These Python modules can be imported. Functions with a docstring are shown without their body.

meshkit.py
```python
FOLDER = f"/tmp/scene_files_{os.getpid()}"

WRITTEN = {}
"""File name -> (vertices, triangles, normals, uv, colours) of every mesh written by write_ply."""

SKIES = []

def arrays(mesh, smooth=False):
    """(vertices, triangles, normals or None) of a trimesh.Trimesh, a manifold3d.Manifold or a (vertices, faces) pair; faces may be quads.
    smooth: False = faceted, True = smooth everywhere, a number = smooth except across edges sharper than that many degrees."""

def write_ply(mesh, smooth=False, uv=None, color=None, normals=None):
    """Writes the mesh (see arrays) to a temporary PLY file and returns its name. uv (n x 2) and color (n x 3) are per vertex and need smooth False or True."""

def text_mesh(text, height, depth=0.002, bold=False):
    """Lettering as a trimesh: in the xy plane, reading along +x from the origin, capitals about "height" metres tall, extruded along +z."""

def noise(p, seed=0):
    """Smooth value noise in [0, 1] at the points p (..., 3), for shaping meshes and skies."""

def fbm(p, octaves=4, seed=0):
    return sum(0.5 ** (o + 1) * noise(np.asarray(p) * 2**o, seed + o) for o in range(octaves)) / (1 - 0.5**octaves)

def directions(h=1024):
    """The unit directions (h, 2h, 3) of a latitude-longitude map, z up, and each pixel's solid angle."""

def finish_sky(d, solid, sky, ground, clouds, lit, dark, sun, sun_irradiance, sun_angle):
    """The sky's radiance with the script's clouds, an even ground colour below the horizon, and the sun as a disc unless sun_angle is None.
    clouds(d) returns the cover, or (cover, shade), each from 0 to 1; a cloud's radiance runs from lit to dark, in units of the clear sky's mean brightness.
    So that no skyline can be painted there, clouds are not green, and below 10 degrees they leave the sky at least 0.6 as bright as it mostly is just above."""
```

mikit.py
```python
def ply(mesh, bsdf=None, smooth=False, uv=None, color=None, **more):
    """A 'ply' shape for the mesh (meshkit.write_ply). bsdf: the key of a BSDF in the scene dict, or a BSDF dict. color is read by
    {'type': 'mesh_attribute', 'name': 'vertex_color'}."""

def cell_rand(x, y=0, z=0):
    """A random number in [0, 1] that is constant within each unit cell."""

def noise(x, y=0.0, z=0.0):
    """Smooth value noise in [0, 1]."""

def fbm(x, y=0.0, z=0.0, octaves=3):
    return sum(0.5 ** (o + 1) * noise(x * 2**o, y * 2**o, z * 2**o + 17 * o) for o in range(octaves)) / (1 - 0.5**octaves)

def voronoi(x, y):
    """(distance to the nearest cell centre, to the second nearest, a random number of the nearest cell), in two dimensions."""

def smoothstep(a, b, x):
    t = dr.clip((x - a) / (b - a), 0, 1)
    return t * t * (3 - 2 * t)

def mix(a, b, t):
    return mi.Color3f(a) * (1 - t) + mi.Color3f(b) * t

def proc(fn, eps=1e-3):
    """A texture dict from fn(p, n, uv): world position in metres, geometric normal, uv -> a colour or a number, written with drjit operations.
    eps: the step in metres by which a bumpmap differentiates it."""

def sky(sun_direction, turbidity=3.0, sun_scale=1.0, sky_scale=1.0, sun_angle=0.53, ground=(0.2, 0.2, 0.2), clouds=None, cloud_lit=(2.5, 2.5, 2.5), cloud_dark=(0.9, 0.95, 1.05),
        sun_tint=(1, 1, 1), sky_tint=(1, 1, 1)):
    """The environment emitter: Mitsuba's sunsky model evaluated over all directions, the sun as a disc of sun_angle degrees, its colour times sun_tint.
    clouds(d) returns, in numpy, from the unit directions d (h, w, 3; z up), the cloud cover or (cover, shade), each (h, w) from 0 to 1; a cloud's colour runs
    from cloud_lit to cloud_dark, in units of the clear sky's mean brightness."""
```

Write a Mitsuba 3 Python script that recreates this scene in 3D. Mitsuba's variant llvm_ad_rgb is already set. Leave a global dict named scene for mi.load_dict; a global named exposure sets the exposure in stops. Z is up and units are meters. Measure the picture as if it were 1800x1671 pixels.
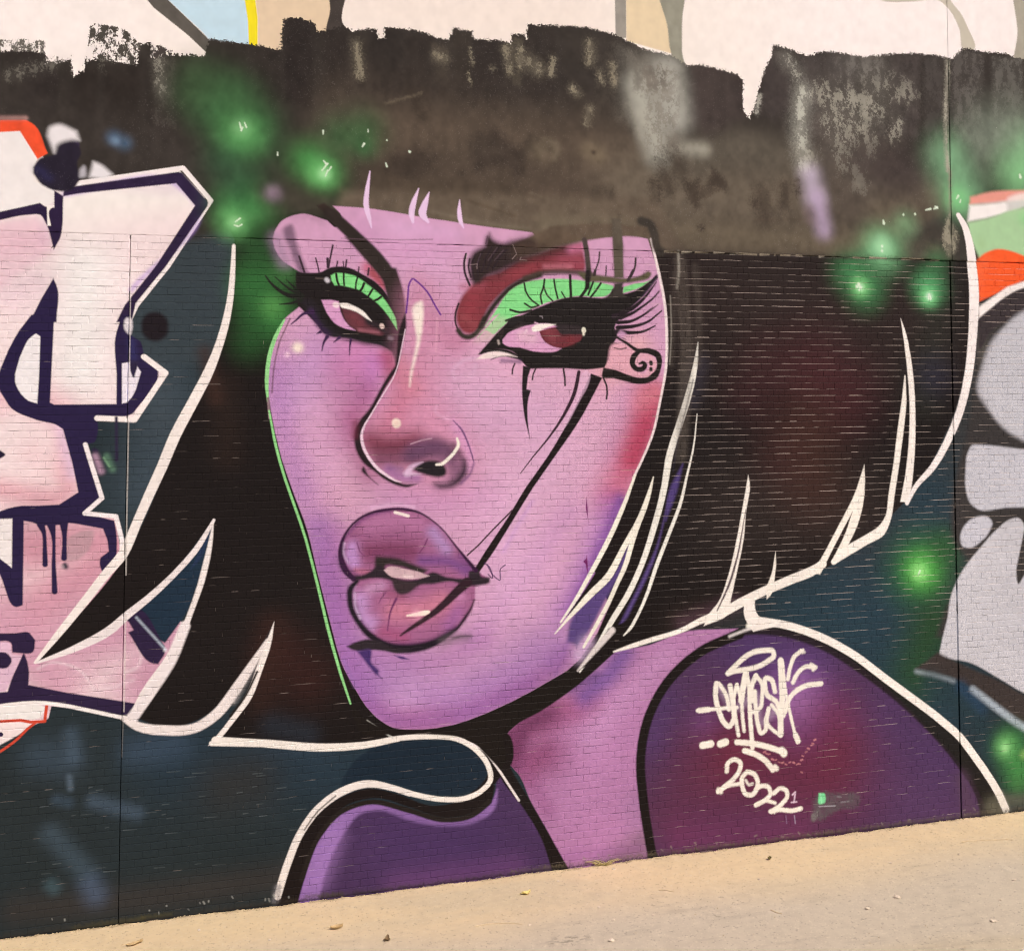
import math, random
import numpy as np
import trimesh
import drjit as dr
import mitsuba as mi
import mikit, meshkit
from mikit import noise, fbm, smoothstep, mix, cell_rand

T = mi.ScalarTransform4f
scene, labels = {'type': 'scene'}, {}

# ------------------------------------------------------------------ camera, light, exposure
EYE = np.array([0.0, -4.38, 1.60])
YAW, PITCH = math.radians(13.88), math.radians(2.65)
FWD = np.array([math.sin(YAW) * math.cos(PITCH), math.cos(YAW) * math.cos(PITCH), math.sin(PITCH)])
scene['camera'] = {'type': 'perspective', 'fov': 2 * math.degrees(math.atan(900 / 1750.0)), 'fov_axis': 'x',
                   'near_clip': 0.05, 'far_clip': 500.0,
                   'to_world': T().look_at(origin=EYE.tolist(), target=(EYE + FWD).tolist(), up=[0, 0, 1])}
exposure = 1.60
SUN_AZ, SUN_EL = math.radians(30), math.radians(50)      # azimuth from the wall's outward normal towards its right end
SUN = [math.sin(SUN_AZ) * math.cos(SUN_EL), -math.cos(SUN_AZ) * math.cos(SUN_EL), math.sin(SUN_EL)]
scene['sky'] = mikit.sky(SUN, turbidity=3, sun_scale=0.9, sky_scale=0.6, sun_angle=5, ground=(0.35, 0.29, 0.22),
                         sun_tint=(1.0,.985,1.16), sky_tint=(1.25,1.0,.96))

# ------------------------------------------------------------------ the wall's measures (metres); the courses climb with the street
SLOPE = math.tan(math.radians(2.04))
BASE, LEDGE = -0.0100, 2.8180          # height above the origin of the foot of the wall and of the top of the tiles, both climbing with SLOPE
JOINT_L, JOINT_R = -0.563, 3.405       # the two upright movement joints
ROWS = 90
COURSE = (LEDGE - BASE) / ROWS
TILE = 0.0610
LEFT, RIGHT, TOP = -2.1, 5.6, 5.4

# ------------------------------------------------------------------ the painting: hand-traced outlines and spray strokes in wall millimetres
# ('p', colour, lo, hi, opacity, ragged, dry, stencil, [x, z, x, z ...])          filled outline
# ('s', colour, lo, hi, opacity, ragged, dry, stencil, [x, z, r, x, z, r ...])    stroke of a can, a roller or a brush with its half-width at each point
# stencil: 1 = this outline masks what follows, 2 = sprayed inside the last mask
PAINT = [
('p',(35,48,54),-3.2,3.2,1,0,0,0,[-2877,5475,8451,8432,7641,-3031,-2618,-1158,-2877,5468]),
('s',(60,61,61),0,1319,0.5,0,0,0,[3335,2813.2,0,3475.7,1647.9,0]),
('s',(36,60,73),0,711.8,0.9,0,0,0,[2754,1366.6,0,2791.3,1297.4,0,2856.8,1163,0,2889.1,1100.5,0,2924.7,1040,0,2965.2,982.5,0,3006.1,935.6,0,3032,910.3,0,3059.6,886,0,3110.7,845.1,0,3254.8,735.9,0]),
('s',(36,60,73),0,628.7,0.9,0,0,0,[3210.6,1704.6,0,3178.1,1659.8,0,3147.9,1612.5,0,3049.8,1439.7,0,3005.9,1369.1,0,2979.7,1332.6,0,2957.4,1305.1,0,2933.9,1279.6,0,2908.7,1256.2,0,2881.9,1235.3,0,2853,1217,0,2822.1,1201.7,0,2788.5,1189.4,0,2761.8,1182,0,2725,1174.1,0,2564.1,1148.2,0]),
('s',(58,74,85),0,356.9,0.9,0,0,0,[-486.2,2304.7,0,-473.6,2255.2,0,-439.2,2141.9,0,-426.1,2092.3,0,-416.6,2042.7,0,-413.7,2014.4,0,-412.9,1993.3,0,-413.4,1972.1,0,-415.4,1950.9,0,-418.8,1929.7,0,-425,1901.4,0,-437,1859.3,0,-464.6,1775.3,0,-477.1,1733.5,0]),
('s',(34,53,67),0,404.3,0.8,0,0,0,[-370.6,629,0,-248.2,613.6,0,107.8,564.5,0,222.5,551.2,0,323.9,541.9,0,426.6,535.4,0,523.3,532.6,0,621.3,532.2,0,874.8,534.4,0]),
('s',(34,42,43),0,741.9,0.6,0,0,0,[-887.5,500.4,0,-878.4,466.2,0,-868.7,422.9,0,-831.9,226.7,0,-821.8,184.1,0,-810,144.3,0,-800.9,119.6,0,-793.4,102.2,0,-782.3,80.9,0,-773.1,66.3,0,-763,53,0,-752,41.2,0,-740.1,31,0,-727.3,22.2,0,-713.6,14.9,0,-699,8.8,0,-683.7,4,0,-662,-0.7,0,-645,-2.9,0,-621.2,-4.3,0,-596.3,-4,0,-570.4,-2.4,0,-523.1,3.5,0,-473.7,12.4,0,-295.8,52.6,0,-236.6,64.7,0,-186,72.9,0,-137.4,77.7,0]),
('s',(48,47,43),0,293.8,0.6,0,0,0,[-142.7,498.7,0,-50.9,516.6,0]),
('s',(60,55,52),0,157.3,0.5,0,0,0,[-940.9,58.6,0,-630.5,59.9,0,-467.9,64.1,0,-289.1,74.8,0,93.3,104.9,0]),
('s',(67,88,107),0,184.1,0.4,0,0,0,[-869.7,656.9,0,-784.8,640.8,0]),
('s',(75,97,117),0,80.4,0.4,0,0,0,[-754.7,741.4,0,-742.3,649.8,0]),
('s',(87,107,124),0,30.8,0.6,0,0,0,[-757.9,571.2,0,-752.7,525.6,0]),
('s',(67,90,111),0,55.3,0.4,0,0,0,[-802.9,483.6,0,-760.2,469.5,0]),
('s',(77,99,120),0,75,0.45,0,0,0,[-663.8,467.6,0,-499.9,410.9,0]),
('s',(73,95,111),0,104.4,0.42,0,0,0,[-821.4,349.8,0,-691,193.3,0]),
('s',(81,101,129),0,111.3,0.5,0,0,0,[-668.5,135,0,-650.7,95.1,0]),
('s',(67,95,106),0,67.1,0.5,0,0,0,[-817.4,147.8,0,-806.7,135.6,0]),
('s',(67,90,115),0,159,0.35,0,0,0,[-504,659.5,0,-348.9,674.3,0]),
('s',(67,90,115),0,200.3,0.25,0,0,0,[39.9,725.1,0,229.6,691.6,0]),
('p',(238,237,232),-3.4,3.4,1,0,0,0,[-2877,5475,8451,8432,8088,3304,-2764,2588,-2877,5468]),
('s',(241,241,241),0,826.4,0.7,0,0,0,[-1292.9,3711.1,0,-754.5,3634.2,0]),
('s',(241,241,241),0,1374,1,0,0,0,[2866.3,4127.2,0,2975.4,4128.1,0,3218,4123.5,0,3310.2,4124.5,0,3371.9,4127.5,0,3433.8,4132.8,0,3495.7,4141.2,0,3547.4,4150.8,0,3598.8,4162.9,0,3660.5,4180.4,0,3722.4,4200.9,0,3784.5,4223.8,0,3898.9,4270.6,0,4152.5,4381,0,4260.3,4424.5,0]),  # whitens the cream towards the upper right, strong light painted in
('s',(230,224,216),0,599.3,0.6,0,0,0,[426.4,3932,0,1357.9,3969.5,0]),
('p',(89,88,83),-3.8,3.8,1,0,0,0,[-535,3907,-454,3844,-254,3664,-253,3594,-279,3618,-347,3678,-487,3780,-591,3900,-542,3906]),
('p',(189,224,241),-3.4,3.4,1,0,0,0,[-420,3923,-125,3962,-99,3771,-92,3702,-88,3664,-254,3664,-289,3700,-454,3844,-423,3916]),
('p',(232,224,39),-3.2,3.2,1,0,0,0,[-130,3962,-82,3968,-58,3786,-57,3662,-57,3655,-93,3651,-99,3771,-128,3954]),
('p',(218,203,175),-3.2,3.2,1,0,0,0,[-82,3968,262,4014,255,3755,240,3748,8,3637,-57,3655,-58,3786,-81,3961]),
('p',(63,59,56),-3.8,3.8,1,0,0,0,[257,4014,264,4017,281,4021,308,4022,320,4020,325,4017,330,4009,333,3998,331,3976,325,3948,308,3877,304,3848,303,3830,306,3814,312,3801,335,3776,342,3766,341,3762,337,3758,331,3755,314,3749,281,3746,260,3746,251,3748,244,3750,240,3753,237,3758,235,3770,236,3785,249,3841,252,3866,250,3892,241,3957,241,3981,243,3995,245,4001,252,4010]),
('p',(147,147,140),-4.5,4.5,1,0,0,0,[1585,4192,1643,4200,1644,3902,1589,3888,1585,4183]),
('p',(222,210,177),-3.7,3.7,1,0,0,0,[1643,4200,1832,4225,1873,3859,1874,3851,1644,3888,1643,4191]),
('p',(145,149,135),-5.2,5.2,1,0,0,0,[1818,4223,1833,4229,1862,4236,1893,4238,1911,4238,1924,4235,1934,4228,1941,4219,1946,4206,1949,4183,1948,4156,1931,4041,1928,4002,1927,3868,1931,3843,1938,3819,1953,3790,1948,3785,1938,3783,1925,3782,1902,3784,1896,3788,1890,3793,1886,3799,1879,3817,1862,3889,1855,3966,1851,3992,1840,4030,1809,4119,1797,4163,1796,4186,1798,4200,1803,4211,1812,4220]),
('p',(193,193,179),-5.8,5.8,1,0,0,0,[2870,4335,2867,4338,2865,4345,2866,4348,2870,4356,2884,4369,2906,4381,2935,4395,2970,4408,3024,4425,3068,4436,3115,4446,3162,4455,3209,4461,3255,4466,3299,4467,3325,4466,3362,4462,3383,4457,3401,4450,3416,4441,3427,4430,3432,4424,3437,4410,3437,4402,3432,4336,3434,4318,3438,4310,3449,4295,3492,4255,3504,4239,3519,4214,3542,4171,3570,4123,3581,4095,3581,4080,3578,4073,3573,4068,3564,4062,3553,4057,3528,4050,3517,4049,3510,4050,3504,4054,3500,4059,3494,4075,3489,4143,3486,4164,3466,4205,3447,4236,3423,4264,3394,4288,3369,4301,3351,4304,3322,4303,3226,4280,3112,4262,3081,4259,3051,4259,3033,4261,3013,4265,2972,4278,2942,4291,2915,4305,2874,4331]),
('p',(164,164,151),-6,6,1,0,0,0,[3855,4465,3882,4476,3928,4484,3987,4487,4006,4486,4023,4482,4045,4471,4058,4460,4070,4446,4084,4421,4099,4380,4105,4357,4111,4321,4113,4256,4108,4190,4095,4127,4083,4092,4073,4071,4063,4051,4051,4033,4038,4017,4023,4004,4008,3993,3991,3986,3961,3977,3925,3969,3888,3964,3865,3963,3845,3964,3830,3968,3820,3976,3814,3988,3811,4003,3812,4031,3818,4064,3839,4155,3843,4195,3839,4247,3822,4356,3820,4387,3820,4405,3823,4422,3828,4437,3836,4451,3848,4461]),
('p',(69,68,63),-4.7,4.7,1,4.7,0.97,0,[-758,3499,-735,3672,-720,3682,-713,3686,-706,3687,-699,3687,-671,3680,-624,3678,-611,3675,-599,3670,-588,3662,-566,3643,-550,3629,-549,3518,-751,3499]),
('p',(93,93,87),-4.6,4.6,1,4.6,0.97,0,[-1136,3560,-1052,3576,-1013,3583,-972,3586,-910,3587,-905,3527,-806,3538,-800,3482,-813,3480,-1133,3429,-1136,3553]),
('p',(67,63,61),-4.7,4.7,1,4.7,0.9,0,[-550,3620,-496,3630,-408,3607,-412,3393,-419,3392,-546,3379,-549,3613]),
('p',(48,45,42),-4.3,4.3,1,12.2,0,1,[-1219,3495,-1078,3523,-1026,3530,-980,3534,-908,3534,-901,3491,-810,3517,-797,3450,-759,3474,-754,3501,-752,3509,-749,3516,-744,3521,-732,3528,-716,3531,-677,3534,-663,3533,-622,3525,-608,3524,-550,3526,-548,3615,-500,3626,-488,3562,-411,3587,-341,3592,-279,3594,-258,3672,-178,3672,-104,3670,-52,3667,38,3658,50,3794,78,3810,128,3808,177,3801,200,3761,256,3776,302,3803,352,3779,394,3795,458,3798,464,3758,492,3765,494,3816,597,3818,645,3816,677,3811,730,3795,778,3786,809,3847,893,3844,898,3809,1042,3817,1074,3806,1080,3851,1133,3861,1151,3839,1155,3908,1339,3922,1399,3926,1442,3927,1476,3925,1582,3913,1701,3869,1735,3859,1777,3852,1864,3844,1952,3802,2032,3811,2134,3799,2224,3785,2247,3763,2249,3602,2283,3575,2309,3636,2342,3755,2374,3844,2406,3896,2414,3960,2516,3946,2572,3930,2600,3926,2610,3927,2629,3932,2688,3955,2717,3961,2788,3961,2913,3954,3014,3975,3066,3985,3139,3996,3202,4003,3264,4008,3315,4010,3356,4009,3440,4002,3458,4026,3478,4043,3499,4058,3518,4065,3550,4068,3616,4064,3638,4063,3768,4070,3827,4053,3857,4049,4166,4066,4215,3363,4250,2857,-1197,2546,-1219,3488]),
('p',(50,47,44),-20.2,11.2,0.85,11.2,0.35,2,[-1162,3495,-1035,3505,-1034,3187,-1034,3173,-1151,3185,-1162,3488]),
('p',(44,40,39),-20.5,11.4,0.85,11.4,0.3,2,[-1004,3537,-852,3550,-854,3259,-855,3237,-995,3247,-1003,3530]),
('p',(42,38,35),-20.8,11.6,0.85,11.6,0.25,2,[-808,3524,-697,3532,-697,3171,-697,3156,-799,3171,-807,3517]),
('p',(41,37,34),-21.1,11.7,0.85,11.7,0.3,2,[-686,3525,-529,3538,-532,3242,-533,3220,-678,3230,-686,3518]),
('p',(67,65,61),-21.4,11.9,0.85,11.9,0.6,2,[-490,3572,-385,3579,-387,3273,-387,3258,-483,3273,-490,3565]),
('p',(48,49,43),-21.6,12,0.85,12,0.3,2,[-376,3598,-246,3608,-248,3237,-248,3222,-368,3235,-376,3590]),
('p',(44,42,38),-21.9,12.2,0.85,12.2,0.3,2,[-230,3665,-88,3676,-91,3377,-91,3362,-224,3373,-230,3657]),
('p',(42,39,36),-22.2,12.3,0.85,12.3,0.3,2,[-76,3657,44,3666,41,3314,41,3299,-69,3314,-76,3650]),
('p',(36,32,31),-22.5,12.5,0.85,12.5,0.2,2,[50,3812,182,3824,179,3437,179,3414,57,3427,50,3804]),
('p',(38,34,32),-22.8,12.7,0.85,12.7,0.35,2,[215,3781,339,3791,335,3343,335,3327,221,3342,215,3774]),
('p',(50,47,42),-23,12.8,0.85,12.8,0.6,2,[327,3769,427,3776,425,3455,425,3439,332,3455,327,3761]),
('p',(38,35,33),-23.2,12.9,0.85,12.9,0.3,2,[427,3794,580,3807,575,3452,575,3428,432,3440,427,3786]),
('p',(42,38,35),-23.5,13.1,0.85,13.1,0.4,2,[575,3799,715,3810,709,3491,709,3468,579,3481,575,3791]),
('p',(63,59,52),-23.7,13.2,0.85,13.2,0.6,2,[697,3774,802,3781,797,3572,797,3556,700,3572,697,3766]),
('p',(50,46,41),-23.9,13.3,0.85,13.3,0.4,2,[791,3851,902,3859,895,3529,895,3513,795,3529,791,3843]),
('p',(40,36,34),-24.1,13.4,0.85,13.4,0.3,2,[894,3824,1044,3836,1037,3490,1036,3474,898,3487,894,3816]),
('p',(77,74,64),-24.4,13.5,0.85,13.5,0.7,2,[1047,3842,1145,3848,1140,3608,1139,3592,1047,3609,1047,3834]),
('p',(42,38,35),-24.6,13.7,0.85,13.7,0.35,2,[1137,3907,1302,3922,1293,3551,1293,3527,1139,3538,1137,3899]),
('p',(48,45,41),-24.9,13.9,0.85,13.9,0.5,2,[1308,3914,1465,3928,1455,3505,1454,3489,1309,3501,1308,3906]),
('p',(60,57,52),-25.2,14,0.85,14,0.6,2,[1476,3893,1607,3903,1596,3464,1596,3448,1477,3464,1476,3885]),
('p',(58,51,50),-26.2,14.6,0.85,14.6,0.2,2,[1962,3811,2172,3829,2157,3527,2156,3501,1962,3511,1962,3802]),
('p',(56,50,49),-26.5,14.7,0.85,14.7,0.25,2,[2126,3815,2278,3826,2267,3558,2266,3540,2127,3555,2126,3806]),
('p',(60,55,54),-27,15,0.85,15,0.3,2,[2347,3926,2522,3940,2508,3639,2508,3621,2347,3634,2347,3917]),
('p',(67,64,63),-27.4,15.2,0.85,15.2,0.4,2,[2550,3935,2696,3946,2680,3540,2679,3522,2547,3539,2550,3926]),
('p',(79,77,75),-27.7,15.4,0.85,15.4,0.6,2,[2702,3952,2896,3969,2878,3509,2877,3483,2698,3495,2702,3943]),
('p',(77,75,72),-28.1,15.6,0.85,15.6,0.6,2,[2886,3973,3070,3989,3052,3546,3051,3528,2882,3542,2886,3964]),
('p',(69,65,64),-28.4,15.8,0.85,15.8,0.45,2,[3060,3993,3261,4010,3241,3564,3241,3546,3055,3558,3060,3984]),
('p',(71,69,67),-28.8,16,0.85,16,0.5,2,[3261,4001,3396,4011,3376,3427,3376,3409,3251,3428,3261,3992]),
('p',(89,88,85),-29.2,16.2,0.85,16.2,0.6,2,[3432,4051,3639,4069,3616,3569,3616,3550,3423,3563,3431,4042]),
('p',(94,95,91),-29.7,16.5,0.85,16.5,0.6,2,[3674,4049,3886,4067,3863,3601,3862,3573,3665,3585,3674,4039]),
('s',(87,78,67),0,449.6,0.85,0,0,2,[405.1,3346.8,0,828,3350,0,1026.2,3347.4,0,1114.9,3343.8,0,1221.3,3337.4,0,1580.9,3309.6,0]),
('s',(89,79,68),0,338.1,0.85,0,0,2,[558.7,3038.3,0,1722.3,3047.7,0]),
('s',(75,70,61),0,282.1,0.7,0,0,2,[354.3,3431.8,0,208.1,3137.3,0]),
('s',(58,55,52),0,291.1,0.75,0,0,2,[-1114.7,3259.3,0,-1026.3,3246.4,0,-787.7,3214.5,0,-650.3,3192.1,0,-584.6,3178.9,0,-525.4,3165.1,0,-339,3115,0]),
('s',(67,61,50),0,182.3,0.5,0,0,2,[406.9,3077.5,0,1082.3,3079.5,0]),
('s',(108,102,89),0,451.5,0.8,0,0,2,[1694.4,3182.4,0,1780.9,3179.2,0,1973.8,3168.9,0,2053.8,3166.2,0,2152.5,3166.1,0,2243.4,3170.8,0,2335.8,3180.8,0,2438.6,3196.7,0,2533,3214.3,0,2753.6,3258.7,0,2851.1,3276.7,0]),
('s',(108,102,86),0,209.9,0.85,0,0,2,[1808.3,2957.9,0,2401.2,2971.5,0,2663.8,2979.3,0,2904.8,2989.6,0,3306,3011.9,0]),
('s',(93,90,80),0,245.3,0.7,0,0,2,[1869.2,3307.4,0,1929.4,3329.2,0,2077.1,3388.2,0,2129.9,3405.4,0,2174.3,3416.3,0,2219,3422.7,0,2264.3,3424,0,2310.1,3421.3,0,2411.6,3411.7,0]),
('s',(77,72,69),0,341.3,0.6,0,0,2,[2664.4,3578.9,0,2786.8,3271.5,0]),
('s',(67,61,58),0,306.5,0.65,0,0,2,[2951.1,3430.9,0,3245.5,3308.8,0]),
('s',(120,113,96),0,263.5,0.5,0,0,2,[3043.5,3146,0,3311.4,3254.9,0]),
('s',(96,99,91),0,414.8,0.5,0,0,2,[3661.7,3584.7,0,3875.9,3696.5,0]),
('s',(44,40,38),0,170.6,0.5,0,0.3,2,[353.6,3534.6,0,1357,3614.8,0]),
('s',(42,40,36),0,171.2,0.4,0,0,2,[-228.6,3547.2,0,11.3,3371.8,0]),
('p',(63,57,55),-76.1,23.4,0.8,11.7,0,2,[1952,3787,2011,3806,2093,3805,2120,3803,2146,3799,2173,3791,2208,3778,2211,3752,2218,3681,2224,3647,2235,3615,2258,3579,2226,3554,2178,3509,2146,3481,2115,3459,2091,3447,2067,3443,2052,3444,2028,3452,1956,3494,1953,3778]),
('p',(63,59,58),-48.2,24.1,0.75,12,0.25,2,[2397,3962,2547,3916,2548,3880,2555,3815,2557,3779,2555,3743,2550,3718,2539,3693,2530,3678,2518,3663,2491,3634,2447,3592,2419,3564,2312,3603,2368,3808,2396,3953]),
('p',(67,63,62),-48.9,24.5,0.6,12.2,0.3,2,[2560,3892,2784,3994,2823,3833,2764,3744,2694,3641,2556,3652,2560,3883]),
('p',(145,147,137),-171.6,74.3,0.8,22.9,0.2,2,[1616,3846,1754,3850,1835,3833,1860,3826,1882,3816,1899,3801,1909,3790,1917,3777,1924,3763,1932,3739,1941,3695,1945,3639,1943,3582,1932,3494,1921,3441,1913,3416,1905,3400,1896,3385,1885,3372,1872,3359,1857,3348,1801,3310,1790,3333,1753,3419,1741,3441,1726,3460,1714,3471,1693,3485,1670,3496,1614,3521,1616,3838]),
('s',(178,185,175),0,152.7,0.8,0,0,2,[1702.7,3674.5,0,1801.7,3358.4,0]),
('s',(182,189,181),0,182.4,0.8,0,0,2,[1849.3,3763.2,0,1886,3548,0]),
('s',(170,174,162),0,91.4,0.6,0,0,2,[1891.1,3390.7,0,2033,3393.9,0]),
('s',(164,168,157),0,103.8,0.5,0,0,2,[1714.4,3531,0,1739.1,3449,0]),
('p',(106,105,98),-57,22.8,0.7,17.1,0.75,2,[1641,3849,1882,3834,1868,3656,1841,3650,1640,3608,1641,3840]),
('s',(184,191,181),0,125.3,0.95,18.1,0.55,2,[2574,3729.7,0,2557.3,3596.5,0,2554.3,3535.2,0,2555.6,3509,0,2559.7,3474.2,0,2582.1,3353.4,0]),
('s',(160,164,155),0,110.8,0.8,15.1,0.7,2,[2477.9,3895.6,0,2545.3,3827.5,0]),
('s',(170,174,166),0,30.5,0.8,11.9,0.5,2,[2340,3692.7,0,2318.8,3603.4,0]),
('s',(153,155,144),0,237.6,0.8,15.4,0.85,2,[2695.8,3742.5,0,2976.9,3707.7,0]),
('s',(153,155,144),0,236.6,0.8,15.4,0.85,2,[2749.3,3608.4,0,2874.7,3556.9,0]),
('s',(153,155,144),0,117.3,0.8,15.7,0.85,2,[3088.5,3551.5,0,3104.5,3630.3,0]),
('s',(153,155,144),0,202.4,0.7,15.3,0.85,2,[2774.9,3471.3,0,2884.2,3303.3,0]),
('s',(153,155,144),0,207.3,0.6,15.7,0.85,2,[2979.3,3836.6,0,3151.2,3790.3,0]),
('s',(153,155,144),0,136.4,0.6,15.5,0.85,2,[2918.9,3650.6,0,2958.2,3475.3,0]),
('s',(153,155,144),0,132.7,0.6,15.1,0.85,2,[2553.1,3426,0,2635.1,3408.3,0]),
('p',(116,113,105),-85.6,28.5,0.6,17.1,0.8,2,[1666,3828,1946,3835,1942,3347,1713,3302,1667,3819]),
('s',(108,109,105),0,228.2,0.7,18.7,0.6,2,[2839.1,3936.7,0,2980.5,3901.1,0]),
('s',(65,59,58),0,342.6,0.65,18.7,0,2,[2914.4,3407.6,0,3171.6,3378.6,0]),
('s',(71,65,58),0,223.9,0.5,0,0,2,[2771.5,3268.7,0,2826.6,3222.6,0]),
('s',(185,178,201),0,132.7,0.8,0,0,2,[2609,3318.1,0,2632,3207.3,0]),
('s',(178,164,195),0,110.6,0.8,0,0,2,[2645.8,3208.4,0,2679,3048.1,0]),
('s',(116,103,107),0,80.8,0.5,0,0,2,[2596.7,3142,0,2603,3105,0]),
('p',(56,49,42),-28.7,17.2,0.8,14.4,0,2,[1926,3246,1952,3241,1969,3240,1989,3245,2019,3256,2015,3127,2015,3110,1991,3094,1949,3138,1940,3153,1933,3176,1927,3237]),
('p',(54,47,41),-23.2,17.4,0.8,11.6,0,2,[2078,3312,2106,3294,2128,3276,2143,3263,2154,3248,2158,3240,2159,3231,2159,3222,2151,3194,2135,3200,2109,3209,2099,3210,2065,3209,2057,3211,2053,3214,2051,3220,2051,3235,2057,3253,2075,3303]),
('p',(63,55,47),-17.3,17.3,0.6,11.5,0,2,[2005,3206,2009,3211,2017,3214,2027,3216,2039,3216,2066,3215,2091,3210,2107,3205,2109,3203,2103,3195,2075,3176,2052,3164,2031,3157,2023,3156,2018,3159,2013,3166,2009,3176,2005,3198]),
('s',(60,53,46),0,100.4,0.75,19.9,0.25,2,[1814,3311.2,0,1851.3,3193.8,0]),
('s',(60,53,46),0,118.9,0.75,20,0.25,2,[1878.1,3365.3,0,1915.8,3271.7,0]),
('s',(60,53,46),0,70.5,0.75,19.8,0.25,2,[1775.3,3211.7,0,1787.5,3140.6,0]),
('s',(60,53,46),0,122.6,0.75,20.7,0.25,2,[2340.6,3209,0,2359,3087,0]),
('s',(60,53,46),0,73.3,0.75,20.6,0.25,2,[2306.6,3156.9,0]),
('s',(60,53,46),0,105.2,0.75,20.9,0.25,2,[2468.8,3244.1,0,2467.6,3157,0]),
('s',(60,53,46),0,43.6,0.75,21,0.25,2,[2537.4,3287.1,0,2536.4,3224.7,0]),
('s',(60,53,46),0,75.9,0.75,19.7,0.25,2,[1686.1,3025.2,0,1761.2,2996.1,0]),
('s',(60,53,46),0,41.8,0.75,20.1,0.25,2,[2016.4,3013.2,0]),
('s',(85,76,65),-11.9,11.9,0.5,0,0,2,[2305.5,3070.7,3.8,2546.9,3088.6,3.9,2553.2,3090.2,3.9,2541.8,3091.3,3.9,2466.7,3092.5,3.9]),
('p',(52,46,41),-56.8,25.8,0.7,18.1,0,2,[503,3230,528,3254,542,3262,550,3264,558,3264,583,3260,592,3261,609,3266,634,3277,651,3283,659,3284,674,3282,696,3274,738,3251,728,3202,725,3194,717,3180,707,3166,688,3148,667,3132,652,3123,637,3118,615,3113,599,3113,574,3115,551,3121,522,3133,501,3145,490,3155,487,3161,485,3168,486,3176,490,3194,501,3221]),
('p',(53,47,42),-42.9,21.5,0.78,16.1,0,2,[870,3332,911,3369,925,3380,958,3396,986,3405,1004,3408,1012,3407,1020,3406,1026,3402,1044,3383,1077,3351,1090,3343,1097,3341,1104,3342,1118,3350,1132,3362,1168,3397,1200,3384,1222,3372,1241,3356,1276,3323,1209,3295,1194,3287,1180,3278,1168,3266,1158,3252,1132,3193,1103,3142,1067,3202,1056,3214,1050,3218,1038,3222,1023,3222,1000,3216,941,3191,887,3170,870,3324]),
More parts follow.
